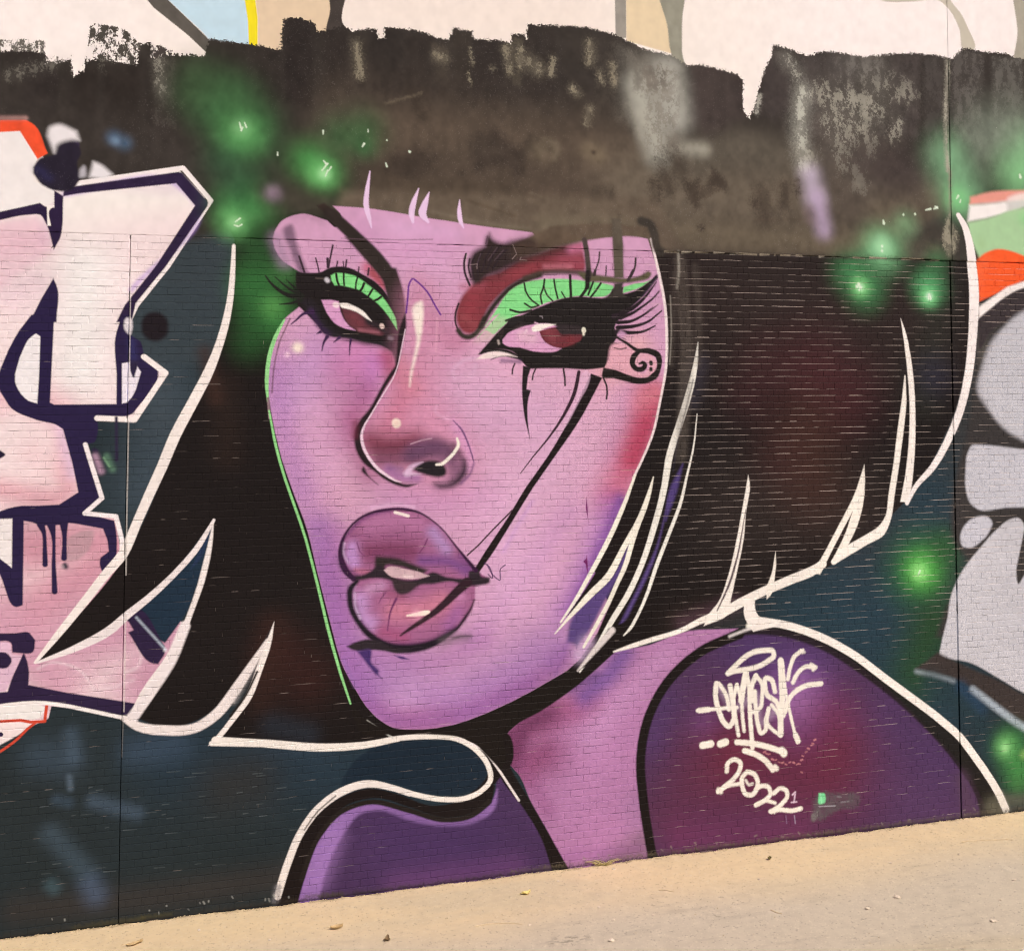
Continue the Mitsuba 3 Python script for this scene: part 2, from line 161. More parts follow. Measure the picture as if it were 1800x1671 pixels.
('s',(67,61,54),0,162.7,0.5,0,0,2,[933.2,3314.8,0,1003,3298,0]),
('s',(135,130,111),-24.6,24.6,0.35,8.2,0,2,[1239.6,3378.1,3.6,1280.2,3354.6,13,1286.9,3349.2,14.4,1291.9,3343.2,15.3,1294.8,3336.2,15.5,1295.3,3327.7,14.8,1293.6,3318.2,13.5,1285.1,3288.4,8.3]),
('s',(108,101,85),0,132.7,0.6,0,0,2,[1215.6,3317.3,0]),
('s',(127,118,98),0,101.6,0.6,0,0,2,[1457.6,3339.2,0,1494.3,3318.8,0]),
('s',(65,55,47),0,28.4,0.8,0,0,2,[1477.2,3331.5,0]),
('s',(56,50,43),0,91.9,0.65,15.6,0.3,2,[635.6,3492.1,0,669.7,3427.2,0]),
('s',(56,50,43),0,54.1,0.65,15.6,0.3,2,[590.5,3533,0,680.6,3531.1,0]),
('s',(56,50,43),0,54.7,0.65,15.8,0.3,2,[748.7,3538.2,0,794.5,3520,0]),
('s',(56,50,43),0,74.7,0.65,16.6,0.3,2,[1493.6,3141,0,1505.4,3047.4,0]),
('s',(56,50,43),0,86.6,0.65,16.7,0.3,2,[1555.1,3146,0,1567,3052,0]),
('s',(56,50,43),0,43.7,0.65,15.8,0.3,2,[841.2,3180.2,0]),
('s',(56,50,43),0,51.3,0.65,16.5,0.3,2,[1383.4,3026.5,0,1468.6,3026.9,0]),
('s',(63,55,45),-13.3,13.3,0.6,8,0,2,[933.6,3038.8,4.6,995.3,3016.1,4.6,1010.8,3012.5,4.6,1026.6,3011.4,4.6,1043.4,3013.4,4.7,1060.4,3018.2,4.7,1120.4,3041.6,4.7]),
('s',(63,55,45),-13.4,13.4,0.6,8,0,2,[1026.6,3057.5,4.6,1096.9,3016.7,4.7]),
('s',(63,55,45),-13.4,13.4,0.6,8.1,0,2,[1120.5,3111.1,4.7,1114.6,3041.1,4.7]),
('s',(116,110,94),-13.6,13.6,0.45,8.2,0,2,[1120.5,3087.9,4.1,1226.1,3081.1,4.1,1275.1,3076.8,4.1,1324.6,3070.4,4.2,1432.1,3053.6,4.2]),
('s',(116,110,94),-13.6,13.6,0.45,8.1,0,2,[1167.8,3114.9,4.1,1335.2,3069.7,4.2]),
('s',(116,110,94),-13,13,0.45,7.8,0,2,[501.7,3467,3.9,658,3528.7,4]),
('s',(141,138,120),0,54.9,0.75,15.3,0.6,2,[367.7,3723.6,0,385.2,3578.9,0]),
('s',(141,138,120),0,67,0.75,15.8,0.6,2,[731,3708.6,0,759.6,3700.4,0]),
('s',(141,138,120),0,52.8,0.75,16.2,0.6,2,[1049.7,3780.2,0,1073.3,3677.5,0]),
('s',(141,138,120),0,95.9,0.75,16.4,0.6,2,[1144.5,3732.4,0,1204.2,3703.7,0]),
('s',(141,138,120),0,37.2,0.75,16.3,0.6,2,[1120.7,3788.4,0,1114.8,3705.5,0]),
('s',(141,138,120),0,43,0.75,16.5,0.6,2,[1276.4,3759.1,0,1270.2,3687.4,0]),
('s',(141,138,120),0,65.5,0.75,16.7,0.6,2,[1459.5,3851.7,0,1459.2,3767.9,0]),
('s',(141,138,120),0,54.1,0.75,16.6,0.6,2,[1373.1,3627.4,0,1397.4,3606.3,0]),
('s',(141,138,120),0,48.8,0.75,16.7,0.6,2,[1458.3,3541.2,0,1445.8,3468.6,0]),
('s',(141,138,120),0,55,0.75,16.9,0.6,2,[1570.5,3756.5,0,1582.5,3673.7,0]),
('s',(141,138,120),0,43.7,0.75,16.8,0.6,2,[1508.3,3713.6,0,1520.5,3679,0]),
('s',(141,138,120),0,20.8,0.75,16,0.6,2,[886.1,3761.2,0,895.5,3692.6,0]),
('s',(141,138,120),0,18.2,0.75,16,0.6,2,[874.7,3644,0,888.7,3599.2,0]),
('s',(141,138,120),0,31.5,0.75,16.1,0.6,2,[991,3680,0]),
('s',(145,147,137),0,151.3,0.5,0,0.9,2,[-564,3620.2,0,-664.2,3559.6,0]),
('s',(141,143,133),0,73.2,0.75,11.9,0.7,2,[-460.4,3546.1,0,-447,3424.4,0]),
('s',(125,126,118),0,95.6,0.5,11.4,0.8,2,[-872.8,3499.6,0,-1033.5,3433.8,0]),
('p',(52,65,72),-37.7,37.7,0.95,0,0,0,[-403,2768,-126,2848,-121,2467,-165,2269,-257,2266,-619,2252,-589,2444,-406,2761]),
('s',(60,72,80),0,227.4,0.5,0,0,0,[-462.2,2209.8,0,-436.7,2019.3,0]),
('p',(232,222,226),-3.4,3.4,1,0,0,1,[-1485,3188,-975,3221,-902,3090,-826,2977,-373,3087,-268,2978,-592,2455,-594,2324,-519,2279,-422,2223,-535,2026,-725,2022,-723,1919,-658,1695,-722,1627,-601,1615,-574,1440,-311,1153,-343,1066,-376,979,-517,803,-583,825,-831,859,-841,809,-1017,732,-1420,666,-1485,3181]),
('s',(232,233,230),0,406.7,0.9,0,0,2,[-1153.6,3114.4,0,-980.8,2964.4,0]),
('s',(236,239,236),0,293.3,0.9,0,0,2,[-828.6,2905.4,0,-338,3041.4,0]),
('s',(232,237,238),0,286.5,0.9,0,0,2,[-736.4,2650,0,-750.3,2223.2,0]),
('s',(226,195,210),0,187.5,0.8,0,0,2,[-1102.8,2720.6,0,-933.6,2755.5,0]),
('s',(224,205,219),0,187.6,0.6,0,0,2,[-1013.9,2515.9,0,-929.8,2567.5,0]),
('s',(226,187,199),0,186.4,0.8,0,0,2,[-1088.9,2095.5,0,-1019.4,2115.9,0,-1000.4,2120.4,0,-975.5,2123.1,0,-957.1,2121.5,0,-939.1,2116.6,0,-915.5,2105.9,0,-851.4,2066.3,0,-833.7,2056.4,0]),
('s',(228,205,212),0,186.9,0.7,0,0,2,[-915.5,1868.7,0,-828.7,1800.4,0]),
('s',(215,168,181),0,124.8,0.8,0,0,2,[-1039.1,1729.1,0,-998.1,1722.5,0,-902.2,1699.8,0,-867.8,1694.5,0,-849,1693.7,0,-832.1,1695.4,0,-817.4,1699.9,0,-805.4,1707.7,0,-796.3,1719.3,0,-789.9,1734.3,0,-785.7,1752.2,0,-783.5,1772.5,0,-783.3,1818.4,0,-789.2,1926.1,0,-788.8,1964.1,0]),
('s',(199,149,168),0,377.4,1,0,0,2,[-908,1500,0,-850.6,1502,0,-714.4,1511.2,0,-659,1511.9,0,-631.9,1509.3,0,-616,1505,0,-610.2,1501.9,0,-606,1498.2,0,-603.6,1493.9,0,-602.8,1489,0,-605.9,1477.3,0,-617.4,1459.6,0,-632,1443.5,0,-655.7,1421.2,0,-709.6,1376.9,0,-852.2,1267.7,0,-902.4,1225.4,0]),
('s',(195,153,177),0,415,1,0,0,2,[-708.3,1128.8,0,-680.9,1133,0,-650.9,1139.3,0,-520.3,1172.2,0,-466.9,1183.1,0,-440,1186.5,0,-416.8,1186.8,0,-398,1183.4,0,-387.5,1178.1,0,-382.3,1173,0,-378.7,1166.7,0,-376.4,1154.5,0,-377.5,1139.5,0,-383.6,1116,0,-399.8,1075,0,-446.5,977.5,0,-464.3,935.6,0]),
('s',(197,153,177),0,275.7,0.9,0,0,2,[-1027.7,1205.5,0,-812,949,0]),
('s',(218,199,227),0,81.7,0.7,0,0,2,[-810.8,1986.9,0,-764.1,1801.1,0]),
('s',(189,157,199),0,83.7,0.25,0,0,2,[-890.7,2758.5,0,-885.6,2787.8,0,-871.6,2886.7,0,-865.2,2914.7,0,-859,2933.9,0,-851.2,2951.2,0,-838.1,2970.5,0,-821.9,2986.1,0,-803,2998.3,0,-781.5,3007.6,0,-757.7,3014.2,0,-731.9,3018.4,0,-697.4,3021.1,0,-630.1,3020.1,0,-511.3,3011.9,0,-464.3,3009.8,0,-419.1,3010.1,0,-383.6,3013.1,0]),
('p',(158,145,151),-9,9,0.5,0,0,0,[-791,1522,-788,1528,-778,1537,-764,1546,-748,1554,-731,1560,-714,1564,-700,1565,-689,1563,-686,1560,-684,1557,-683,1552,-683,1538,-686,1522,-691,1506,-700,1487,-708,1475,-717,1465,-728,1456,-739,1448,-751,1443,-764,1440,-778,1439,-790,1442,-794,1445,-797,1450,-800,1465,-800,1473,-799,1492,-794,1516]),
('p',(232,235,236),-3.6,3.6,1,0,0,0,[-1197,3185,-999,3197,-928,3092,-940,3049,-943,3034,-943,3020,-938,2992,-862,2974,-861,2915,-883,2901,-915,2899,-935,2895,-974,2884,-1057,2852,-1188,2808,-1197,3178]),
('p',(222,189,208),-22.3,22.3,0.5,0,0,0,[-1189,2812,-1063,2812,-925,2855,-896,2805,-864,2713,-947,2641,-1008,2586,-1179,2415,-1188,2805]),
('s',(230,218,227),-8.9,8.9,0.6,0,0,0,[-883.1,1009.2,3.7,-859.4,1023.1,3.7,-847.2,1028.8,3.7,-840.9,1030.6,3.7,-827.1,1032.1,3.7,-812.5,1031.1,3.7,-790.7,1026.8,3.7,-770.1,1020.5,3.7,-756.6,1015.1,3.7,-743.5,1008.4,3.7,-731.3,1000.4,3.7,-720.2,991.1,3.7,-710.1,980.1,3.7,-700.9,967.9,3.7,-688.6,948.5,3.7,-673.6,917.1,3.7]),
('s',(228,220,227),-13.6,13.6,0.55,0,0,0,[-554.2,982.1,4.5,-524.7,992.4,4.6,-511.7,999.1,4.6,-502.9,1008.9,4.6,-496.7,1021.7,4.6,-491.7,1043.9,4.6,-491.7,1058.8,4.6,-495.5,1073.7,4.6,-508.2,1097.4,4.6]),
('s',(228,215,226),-11.2,11.2,0.5,0,0,0,[-651.8,916.2,3.7,-606.4,922.9,3.8,-586.9,927.2,3.8,-520.5,949.8,3.8]),
('p',(228,84,50),-4.1,4.1,1,0,0,0,[-1198,3223,-976,3247,-954,3237,-943,3229,-930,3215,-920,3197,-912,3177,-898,3134,-889,3115,-908,3101,-927,3087,-996,3198,-1197,3167,-1198,3216]),
('s',(199,159,155),0,25.2,0.5,0,0,0,[-1093.2,3242.6,0,-976.1,3254.1,0]),
('p',(230,233,232),-4.3,4.3,1,0,0,0,[-1021,874,-1017,877,-1006,879,-993,878,-958,872,-905,871,-886,868,-866,862,-860,859,-855,856,-853,851,-854,845,-857,837,-869,818,-873,814,-878,811,-891,808,-935,806,-987,799,-1000,798,-1011,801,-1016,803,-1019,807,-1022,811,-1025,825,-1027,850,-1025,864,-1023,870]),
('p',(232,224,225),-4.3,4.3,1,0,0,0,[-1088,806,-900,797,-934,761,-950,749,-966,740,-1017,713,-1085,671,-1088,799]),
('s',(199,74,54),-2.6,2.6,1,0,0,0,[-1060.6,804.9,5.8,-942.3,806.8,5.8,-907,797.5,5.9,-854,798.8,5.9,-848.2,859.3,5.9]),
('s',(199,74,54),-2.6,2.6,1,0,0,0,[-1043.8,669.1,5.1,-1000.5,696.9,5.1,-969.4,719.5,5.1,-950,736.5,5.1,-918.4,770.7,5.1,-885.8,796.5,5.1]),
('s',(42,31,63),-2.6,2.6,1,0,0,0,[-1031.9,758.4,8.7,-1014.4,753.8,8.7]),
('s',(238,237,238),-3.5,3.5,1,0,0,0,[-774.1,2999.3,10,-357.7,3099.4,10.4,-243.3,2968.7,10.4,-412.8,2675.7,10.2,-535,2502.9,10.1,-566,2429.1,10.1]),
('s',(236,239,241),-2.8,2.8,1,0,0,0,[-773.9,2988.8,6.1,-763,2997.8,6.2]),
('s',(164,136,221),0,28.7,0.5,0,0,0,[-820.7,2949,0,-787.4,2956.4,0,-746.1,2968.9,0,-617.9,3016.4,0,-568.2,3032.9,0,-519.6,3044.7,0,-492.7,3048.5,0,-473,3049.5,0,-447.6,3048.2,0,-429.2,3044.9,0,-411.5,3039.4,0,-394.4,3031.6,0,-372.2,3017,0,-349.1,2998.4,0,-327,2977.6,0,-308.5,2955.9,0,-298.4,2940,0,-294.1,2929.4,0,-291.4,2918.6,0,-290.5,2901.9,0,-293.1,2884.7,0,-298.7,2867.1,0,-307.1,2849.1,0,-317.9,2830.7,0,-335.7,2805.9,0,-362.1,2774.3,0,-398.1,2736,0,-505,2627.6,0,-532.1,2596.5,0,-554.8,2566.2,0]),
('p',(42,31,63),-4.2,4.2,1,0,0,0,[-821,2977,-377,3081,-361,3078,-253,2960,-256,2943,-422,2671,-537,2511,-553,2430,-612,2427,-580,2501,-458,2677,-307,2942,-384,3031,-762,2958,-828,2940,-823,2970]),
('p',(42,31,63),-4.1,4.1,1,0,0,0,[-861,2962,-826,2941,-827,2911,-826,2835,-829,2799,-832,2777,-836,2763,-845,2743,-858,2715,-874,2778,-880,2799,-888,2818,-901,2844,-905,2850,-910,2855,-915,2857,-928,2858,-976,2850,-996,2845,-1022,2837,-1105,2809,-1106,2844,-914,2906,-898,2894,-892,2892,-880,2890,-860,2890,-861,2955]),
('p',(238,239,236),-3.4,3.4,1,0,0,0,[-889,2900,-860,2898,-871,2887,-876,2881,-879,2875,-880,2868,-879,2853,-872,2821,-871,2814,-884,2813,-888,2893]),
('s',(48,40,65),-5.7,5.7,1,0,0,0,[-861.7,2993.6,26.7,-843.8,3029.1,26.7,-834.5,3050.3,26.8,-812.1,3119.4,26.9,-795.5,3159.6,26.9]),
('p',(36,32,47),-6.8,6.8,1,0,0,0,[-943,3051,-930,3077,-922,3088,-916,3093,-909,3096,-886,3102,-873,3108,-868,3113,-865,3119,-859,3141,-857,3148,-854,3154,-849,3160,-837,3169,-824,3176,-818,3178,-804,3177,-797,3175,-784,3167,-773,3158,-766,3145,-762,3131,-762,3124,-764,3117,-774,3096,-776,3089,-776,3082,-775,3067,-766,3030,-765,3016,-767,3009,-778,2989,-788,2976,-799,2967,-812,2961,-835,2960,-864,2963,-885,2970,-905,2980,-916,2989,-921,2994,-942,3027,-942,3043]),
('s',(48,49,100),0,53.2,0.35,0,0,0,[-924.4,3044.1,0,-887.6,3015.4,0]),
('s',(38,34,45),-9.1,9.1,1,0,0,0,[-879.5,3158.3,11.5,-878.7,3155.2,11.5]),
('p',(228,231,236),-16,16,1,0,0,0,[-891,3187,-888,3210,-886,3218,-883,3224,-877,3229,-863,3236,-849,3240,-842,3240,-836,3239,-822,3235,-782,3217,-770,3182,-797,3181,-810,3178,-831,3171,-844,3164,-854,3154,-858,3147,-864,3121,-888,3179]),
('p',(224,228,234),-13.9,13.9,1,0,0,0,[-727,3029,-713,3095,-698,3091,-684,3085,-672,3078,-661,3068,-638,3049,-660,3030,-666,3028,-679,3025,-720,3029]),
('p',(220,224,236),-11.5,11.5,0.6,0,0,0,[-764,3058,-754,3071,-750,3075,-746,3073,-743,3066,-741,3055,-740,3043,-741,3033,-745,3027,-754,3025,-764,3026,-766,3031,-765,3049]),
('s',(85,116,148),0,72.2,0.6,0,0,0,[-633,3203,0,-595.2,3186.2,0]),
('s',(135,168,199),0,43.7,0.45,0,0,0,[-629.1,3191.2,0]),
('s',(58,84,115),0,15.3,0.6,0,0,0,[-591.4,3182.5,0]),
('s',(42,34,45),-2.7,2.7,1,0,0,0,[-867.3,2722.7,1.5,-858,2731.3,1.5]),
('p',(38,30,67),-4.1,4.1,1,0,0,0,[-858,2597,-847,2574,-842,2559,-839,2546,-837,2532,-837,2503,-842,2437,-842,2416,-903,2413,-944,2411,-902,2509,-861,2590]),
('p',(38,30,67),-3.8,3.8,1,0,0,0,[-937,2442,-851,2446,-860,2085,-844,2077,-606,2086,-607,2211,-616,2305,-617,2341,-615,2362,-611,2385,-590,2460,-553,2461,-573,2438,-581,2426,-582,2420,-582,2414,-580,2408,-576,2402,-567,2389,-552,2373,-546,2369,-528,2359,-517,2351,-514,2345,-509,2332,-502,2295,-444,2233,-444,2210,-446,2196,-450,2183,-459,2164,-474,2139,-523,2074,-539,2050,-560,2039,-573,2035,-586,2032,-613,2030,-662,2031,-683,2031,-676,2002,-675,1987,-676,1964,-681,1940,-687,1928,-692,1924,-698,1922,-705,1920,-728,1919,-707,1841,-697,1806,-659,1701,-723,1630,-664,1620,-605,1603,-598,1563,-594,1526,-594,1454,-624,1392,-631,1384,-635,1383,-638,1384,-642,1388,-651,1400,-657,1415,-659,1431,-658,1446,-655,1453,-650,1458,-625,1477,-630,1517,-634,1532,-649,1571,-751,1591,-784,1595,-809,1587,-891,1583,-903,1591,-915,1597,-948,1603,-945,1265,-957,1260,-968,1257,-977,1260,-986,1267,-993,1278,-999,1292,-1023,1367,-1032,1389,-1074,1420,-1079,1618,-1049,1635,-1031,1644,-1007,1653,-981,1660,-956,1664,-903,1664,-818,1669,-746,1720,-763,1802,-772,1844,-809,1977,-831,1992,-844,1998,-857,2001,-897,2009,-911,2013,-957,2030,-976,2038,-988,2045,-1004,2057,-1016,2072,-1048,2126,-1055,2157,-1056,2171,-1054,2192,-1047,2219,-1020,2294,-999,2342,-978,2381,-941,2436]),
('s',(38,30,67),-4,4,1,0,0,0,[-884.1,1587.2,14.8,-875.2,1564.1,10.1,-872.8,1556.3,8.9,-870,1541.2,7.7,-868.9,1525.7,7.5,-865.2,1426.7,10.4]),
('s',(38,30,67),-4,4,1,0,0,0,[-844.8,1587.2,16.4,-839.9,1564,11.8,-837.4,1549.4,9.4,-835.7,1535.6,7.9,-834.2,1514.8,6.6,-833.5,1486.9,6.4,-833.1,1424.1,8.1,-827.3,1316.9,11.1]),
('s',(38,30,67),-4,4,1,0,0,0,[-798.3,1594.9,17.2,-795.4,1556.1,10.5,-794.5,1532.9,8.8,-794.2,1494.1,9,-794.8,1451.5,11.2]),
('p',(234,237,241),-3.8,3.8,1,0,0,0,[-993,2198,-978,2262,-958,2317,-952,2330,-945,2342,-935,2352,-924,2362,-918,2365,-910,2360,-902,2354,-903,2237,-904,2179,-908,2080,-928,2085,-941,2090,-953,2099,-968,2115,-980,2134,-989,2153,-992,2166,-993,2190]),
('p',(232,233,234),-3.7,3.7,1,0,0,0,[-1078,1610,-991,1612,-989,1443,-989,1415,-1076,1488,-1078,1603]),
('p',(228,228,241),-3.9,3.9,1,0,0,0,[-587,2256,-556,2263,-549,2263,-542,2262,-537,2258,-532,2254,-512,2223,-531,2149,-540,2128,-547,2115,-566,2093,-584,2089,-587,2249]),
('p',(42,36,65),-4.6,4.6,1,0,0,0,[-557,2269,-520,2270,-533,2220,-538,2201,-541,2198,-545,2202,-549,2212,-555,2229,-557,2261]),
('p',(232,233,241),-6.9,6.9,0.8,0,0,0,[-582,2420,-580,2437,-576,2444,-572,2448,-560,2449,-555,2446,-552,2440,-549,2431,-548,2410,-551,2390,-553,2382,-556,2378,-559,2377,-565,2381,-573,2388,-578,2396,-581,2404,-582,2412]),
('s',(58,63,122),0,43.3,0.35,0,0,0,[-551.2,2349.2,0,-542.6,2285.5,0]),
('s',(238,237,236),-3.7,3.7,1,0,0,0,[-501.4,2287.2,11.6,-415,2222.2,11.7,-534.5,2022.5,11.6,-679,2025.3,11.4]),
('s',(236,235,238),-3.6,3.6,1,0,0,0,[-722.4,1915.7,9.1,-654.8,1696.7,9.1,-719.4,1633.9,9,-599.8,1621.5,9.1,-574.5,1524.1,9.1,-572.9,1433.9,9.1]),
('p',(34,28,54),-4.4,4.4,1,0,0,0,[-1085,1886,-1043,1887,-1026,1876,-1022,1870,-1024,1865,-1036,1856,-1048,1849,-1055,1848,-1084,1848,-1084,1878]),
('s',(42,38,63),-5.7,5.7,1,0,0,0,[-605.3,2028.7,6.1,-600.8,1854.7,6.1]),
('s',(42,36,63),-6.8,6.8,1,0,0,0,[-687.6,1892.7,9.9,-681.7,1889.7,9.9]),
('s',(93,136,111),0,32,0.6,0,0,0,[-639.5,1869.9,0,-616.4,1815,0]),
('s',(145,199,155),-6.8,6.8,0.5,0,0,0,[-650.4,1861.8,3,-627.7,1826.7,3]),
('s',(215,178,210),0,31.9,0.5,0,0,0,[-683.5,1869.2,0,-660.4,1806.6,0]),
('s',(38,36,56),-8.9,8.9,1,0,0,0,[-791.4,1424.4,9,-787.6,1416.6,9]),
('s',(155,147,155),0,20.9,0.5,0,0,0,[-798.4,1416.8,0]),
('s',(29,24,30),-18.6,18.6,1,0,0,0,[-458.3,2421.8,46.9,-458,2405.7,46.9]),
('p',(42,31,63),-3.9,3.9,1,0,0,0,[-1068,1155,-971,1153,-934,1158,-928,1157,-921,1155,-916,1151,-911,1145,-896,1124,-898,1091,-900,1084,-902,1078,-906,1075,-910,1072,-922,1070,-980,1077,-982,1106,-984,1111,-987,1116,-991,1119,-996,1122,-1008,1124,-1054,1121,-1068,1121,-1068,1149]),
('p',(215,187,210),-4.3,4.3,1,0,0,0,[-1067,1114,-1053,1115,-1015,1120,-1001,1120,-996,1118,-991,1116,-987,1111,-985,1105,-984,1081,-982,1074,-979,1069,-974,1067,-948,1065,-944,1062,-939,1056,-938,1052,-938,1042,-945,1023,-956,1002,-987,950,-1001,923,-1063,918,-1067,1107]),
('p',(42,31,63),-4.3,4.3,1,0,0,0,[-1067,1074,-1019,1080,-1007,1078,-1002,1076,-997,1072,-986,1059,-982,1051,-981,1043,-983,1035,-992,1021,-997,1017,-1002,1015,-1015,1014,-1051,1021,-1065,1023,-1066,1067]),
('p',(42,31,63),-4,4,1,0,0,0,[-937,1076,-924,1040,-919,1018,-916,997,-917,946,-777,910,-596,873,-515,855,-510,841,-510,834,-513,828,-526,810,-570,812,-591,814,-618,819,-651,828,-704,843,-731,849,-827,870,-872,876,-909,878,-930,876,-965,872,-1062,869,-1063,918,-994,922,-983,961,-974,987,-940,1069]),
('s',(236,237,236),-3.5,3.5,1,0,0,0,[-1061.8,861.2,7.2,-990.8,869.8,7.3,-938.9,873.5,7.3,-893.4,874.2,7.3,-853.6,871.1,7.4,-813.5,864.5,7.4,-759.9,853,7.4,-547.4,795.8,7.5]),
('p',(42,31,63),-4.6,4.6,1,0,0,0,[-546,1145,-509,1160,-407,1087,-400,1067,-399,1060,-404,1046,-425,1013,-443,1014,-449,1016,-460,1021,-476,1034,-489,1051,-501,1071,-529,1121,-541,1140]),
('s',(224,231,238),-9.1,9.1,0.7,0,0,0,[-498.1,1159.6,5.3,-461.5,1115.2,5.4,-446.6,1100,5.4,-428.8,1086.6,5.4,-395.9,1066.6,5.4]),
('p',(24,20,20),-4,4,1,0,0,0,[-144,2810,-150,2652,-155,2578,-164,2517,-173,2464,-185,2412,-196,2369,-212,2320,-230,2272,-253,2218,-307,2098,-337,2024,-370,1936,-448,1712,-471,1652,-495,1593,-523,1530,-555,1469,-586,1417,-624,1361,-660,1313,-702,1261,-840,1101,-894,1036,-777,1075,-741,1089,-712,1104,-672,1127,-627,1156,-579,1191,-537,1225,-496,1260,-457,1298,-414,1343,-373,1389,-347,1421,-318,1460,-212,1611,-220,1561,-236,1438,-245,1382,-259,1319,-279,1259,-295,1220,-315,1175,-389,1025,-428,952,-513,799,-448,768,-428,759,-401,752,-381,750,-367,750,-346,752,-325,756,-304,762,-266,776,-237,792,-220,803,-205,816,-175,846,-142,884,-86,955,-66,984,-45,1020,40,1175,14,1061,4,1019,-10,978,-26,940,-50,897,-77,856,-105,817,-177,723,-209,679,71,657,213,650,300,647,365,646,423,648,541,658,579,660,722,659,956,571,1082,523,1583,1008,1810,1078,1934,1118,2224,1220,2471,1302,2619,1356,2689,1384,2731,1404,2764,1423,2795,1443,2834,1470,2948,1556,3112,1698,3157,1759,3243,1857,3280,1911,3317,1975,3383,2098,3411,2157,3431,2209,3452,2280,3478,2389,3498,2490,3520,2625,3528,2697,3532,2751,3535,2950,2717,2915,1808,2887,1779,2909,210,2973,-173,2870,-147,2817]),
('p',(71,72,65),-25,25,0.75,12.5,0.3,0,[2717,2915,2927,2986,3032,3025,3096,3053,3233,3120,3299,3147,3358,3167,3480,3202,3519,3056,3549,2945,2727,2915]),
('p',(48,47,45),-25.4,25.4,0.6,0,0,0,[3173,3038,3259,3109,3283,3127,3309,3142,3328,3151,3358,3162,3473,3196,3490,3159,3524,3101,3538,3073,3547,3046,3549,3030,3545,3016,3536,3003,3522,2992,3492,2977,3460,2965,3440,2961,3421,2962,3404,2967,3386,2975,3334,3007,3306,3018,3266,3026,3183,3037]),
('p',(96,88,76),-32,32,1,0,0,0,[307,3057,1781,3134,1920,2904,1924,2897,1808,2887,1082,2841,408,2912,283,2979,305,3049]),
('s',(116,111,96),-13.2,13.2,0.5,0,0,0,[712.9,2993.3,6.5,861.3,2969.6,6.6,940.7,2959.4,6.6,1014,2953.8,6.6,1163.3,2947.6,6.7]),
('s',(81,72,58),-10.6,10.6,0.5,0,0,0,[869.3,3057.5,6.6,1095.8,3001,6.7]),
('s',(108,103,87),0,115.4,0.6,0,0,0,[1245.1,2972.1,0,1636.1,2986.8,0]),
('s',(58,65,50),0,172.7,0.6,0,0,0,[-7.7,2918.9,0,209.2,3010.8,0]),
('s',(58,47,45),0,834.4,0.4,0,0,0,[2040.2,2683.3,0,3164.5,2628.3,0]),
('s',(54,47,45),0,653.6,0.5,0,0,0,[2207.4,1645,0,2822,1646.4,0]),
('s',(87,42,50),0,501.6,0.4,0,0,0,[2613.6,2346.7,0,2769,2238.8,0]),
('s',(77,49,41),0,453.8,0.4,0,0,0,[2577.7,2036.4,0,2604.8,1785.2,0]),
('s',(71,38,43),0,365.6,0.35,0,0,0,[2274.2,2223.3,0,2336.6,2364.3,0]),
('s',(73,42,43),0,366.8,0.3,0,0,0,[2422.1,1922,0]),
('s',(42,47,41),0,262.9,0.5,0,0,0,[3368.7,2815.1,0,3221.9,2223.9,0]),
('s',(44,45,69),0,262.1,0.4,0,0,0,[3290.9,2342.4,0]),
('s',(71,36,32),0,301.7,0.33,0,0,0,[83.7,1034.7,0,179.6,935,0]),
('s',(58,36,30),0,166,0.4,0,0,0,[35.2,1156.3,0,-8.2,846.5,0]),
('s',(50,38,32),0,166.1,0.35,0,0,0,[-175.6,2171.3,0,-160.3,1880.8,0]),
('s',(58,40,34),0,86.2,0.6,0,0,0,[-258.6,2314,0,-209.8,2121.7,0]),
('s',(52,42,39),0,235.1,0.5,0,0,0,[2201.8,1156.2,0,1909.2,1109.5,0]),
('s',(83,61,74),0,101.8,0.5,0,0,0,[2172.8,1210.9,0,1909.3,1122.8,0]),
('s',(60,59,74),0,118.9,0.4,0,0,0,[2007.6,2351.8,0,1962.1,2186.4,0]),
('s',(42,55,69),0,133.3,0.4,0,0,0,[39.8,737,0,181.9,694.1,0]),
('p',(27,47,65),-4.6,4.6,1,0,0,0,[-216,1580,-254,1420,-287,1304,-298,1270,-311,1237,-323,1212,-337,1188,-400,1097,-482,1150,-568,1206,-441,1320,-382,1379,-327,1442,-221,1574]),
('p',(38,53,89),-7,7,0.6,0,0,0,[-221,1568,-244,1488,-255,1461,-261,1449,-269,1437,-278,1426,-303,1401,-257,1507,-243,1532,-225,1562]),
('p',(42,31,63),-4.6,4.6,1,0,0,0,[-553,1206,-524,1229,-513,1235,-508,1237,-503,1237,-493,1235,-489,1232,-480,1224,-471,1213,-458,1193,-417,1112,-400,1085,-414,1053,-430,1014,-462,1052,-482,1081,-504,1118,-549,1200]),
('s',(199,220,238),-6.8,6.8,0.6,0,0,0,[-513,1205,4.5,-399.7,1073.4,4.6]),
('s',(58,116,69),0,306.6,0.8,0,0,0,[-179.3,3377.7,0,-107.2,3284.9,0]),
('s',(96,178,102),0,204.6,0.6,0,0,0,[-118.9,3271.3,0]),
('s',(145,216,151),0,88.7,0.5,0,0,0,[-121.6,3296,0]),
('s',(58,90,58),0,237.3,0.5,0,0,0,[-298,3489.8,0,-156.1,3405.1,0]),
('s',(58,90,58),0,201.3,0.35,0,0,0,[-343.3,3410.6,0]),
('s',(60,134,69),0,216.6,0.85,0,0,0,[171,3172.1,0,220.3,3138.4,0]),
('s',(116,205,122),0,139.9,0.7,0,0,0,[220.4,3125.7,0]),
('s',(170,237,177),0,63,0.7,0,0,0,[232.7,3124.2,0]),
('s',(63,136,74),0,237.6,0.8,0,0,0,[-126.6,2934.8,0,-79.7,2963.2,0]),
('s',(116,199,122),0,148.7,0.65,0,0,0,[-144.8,2879,0]),
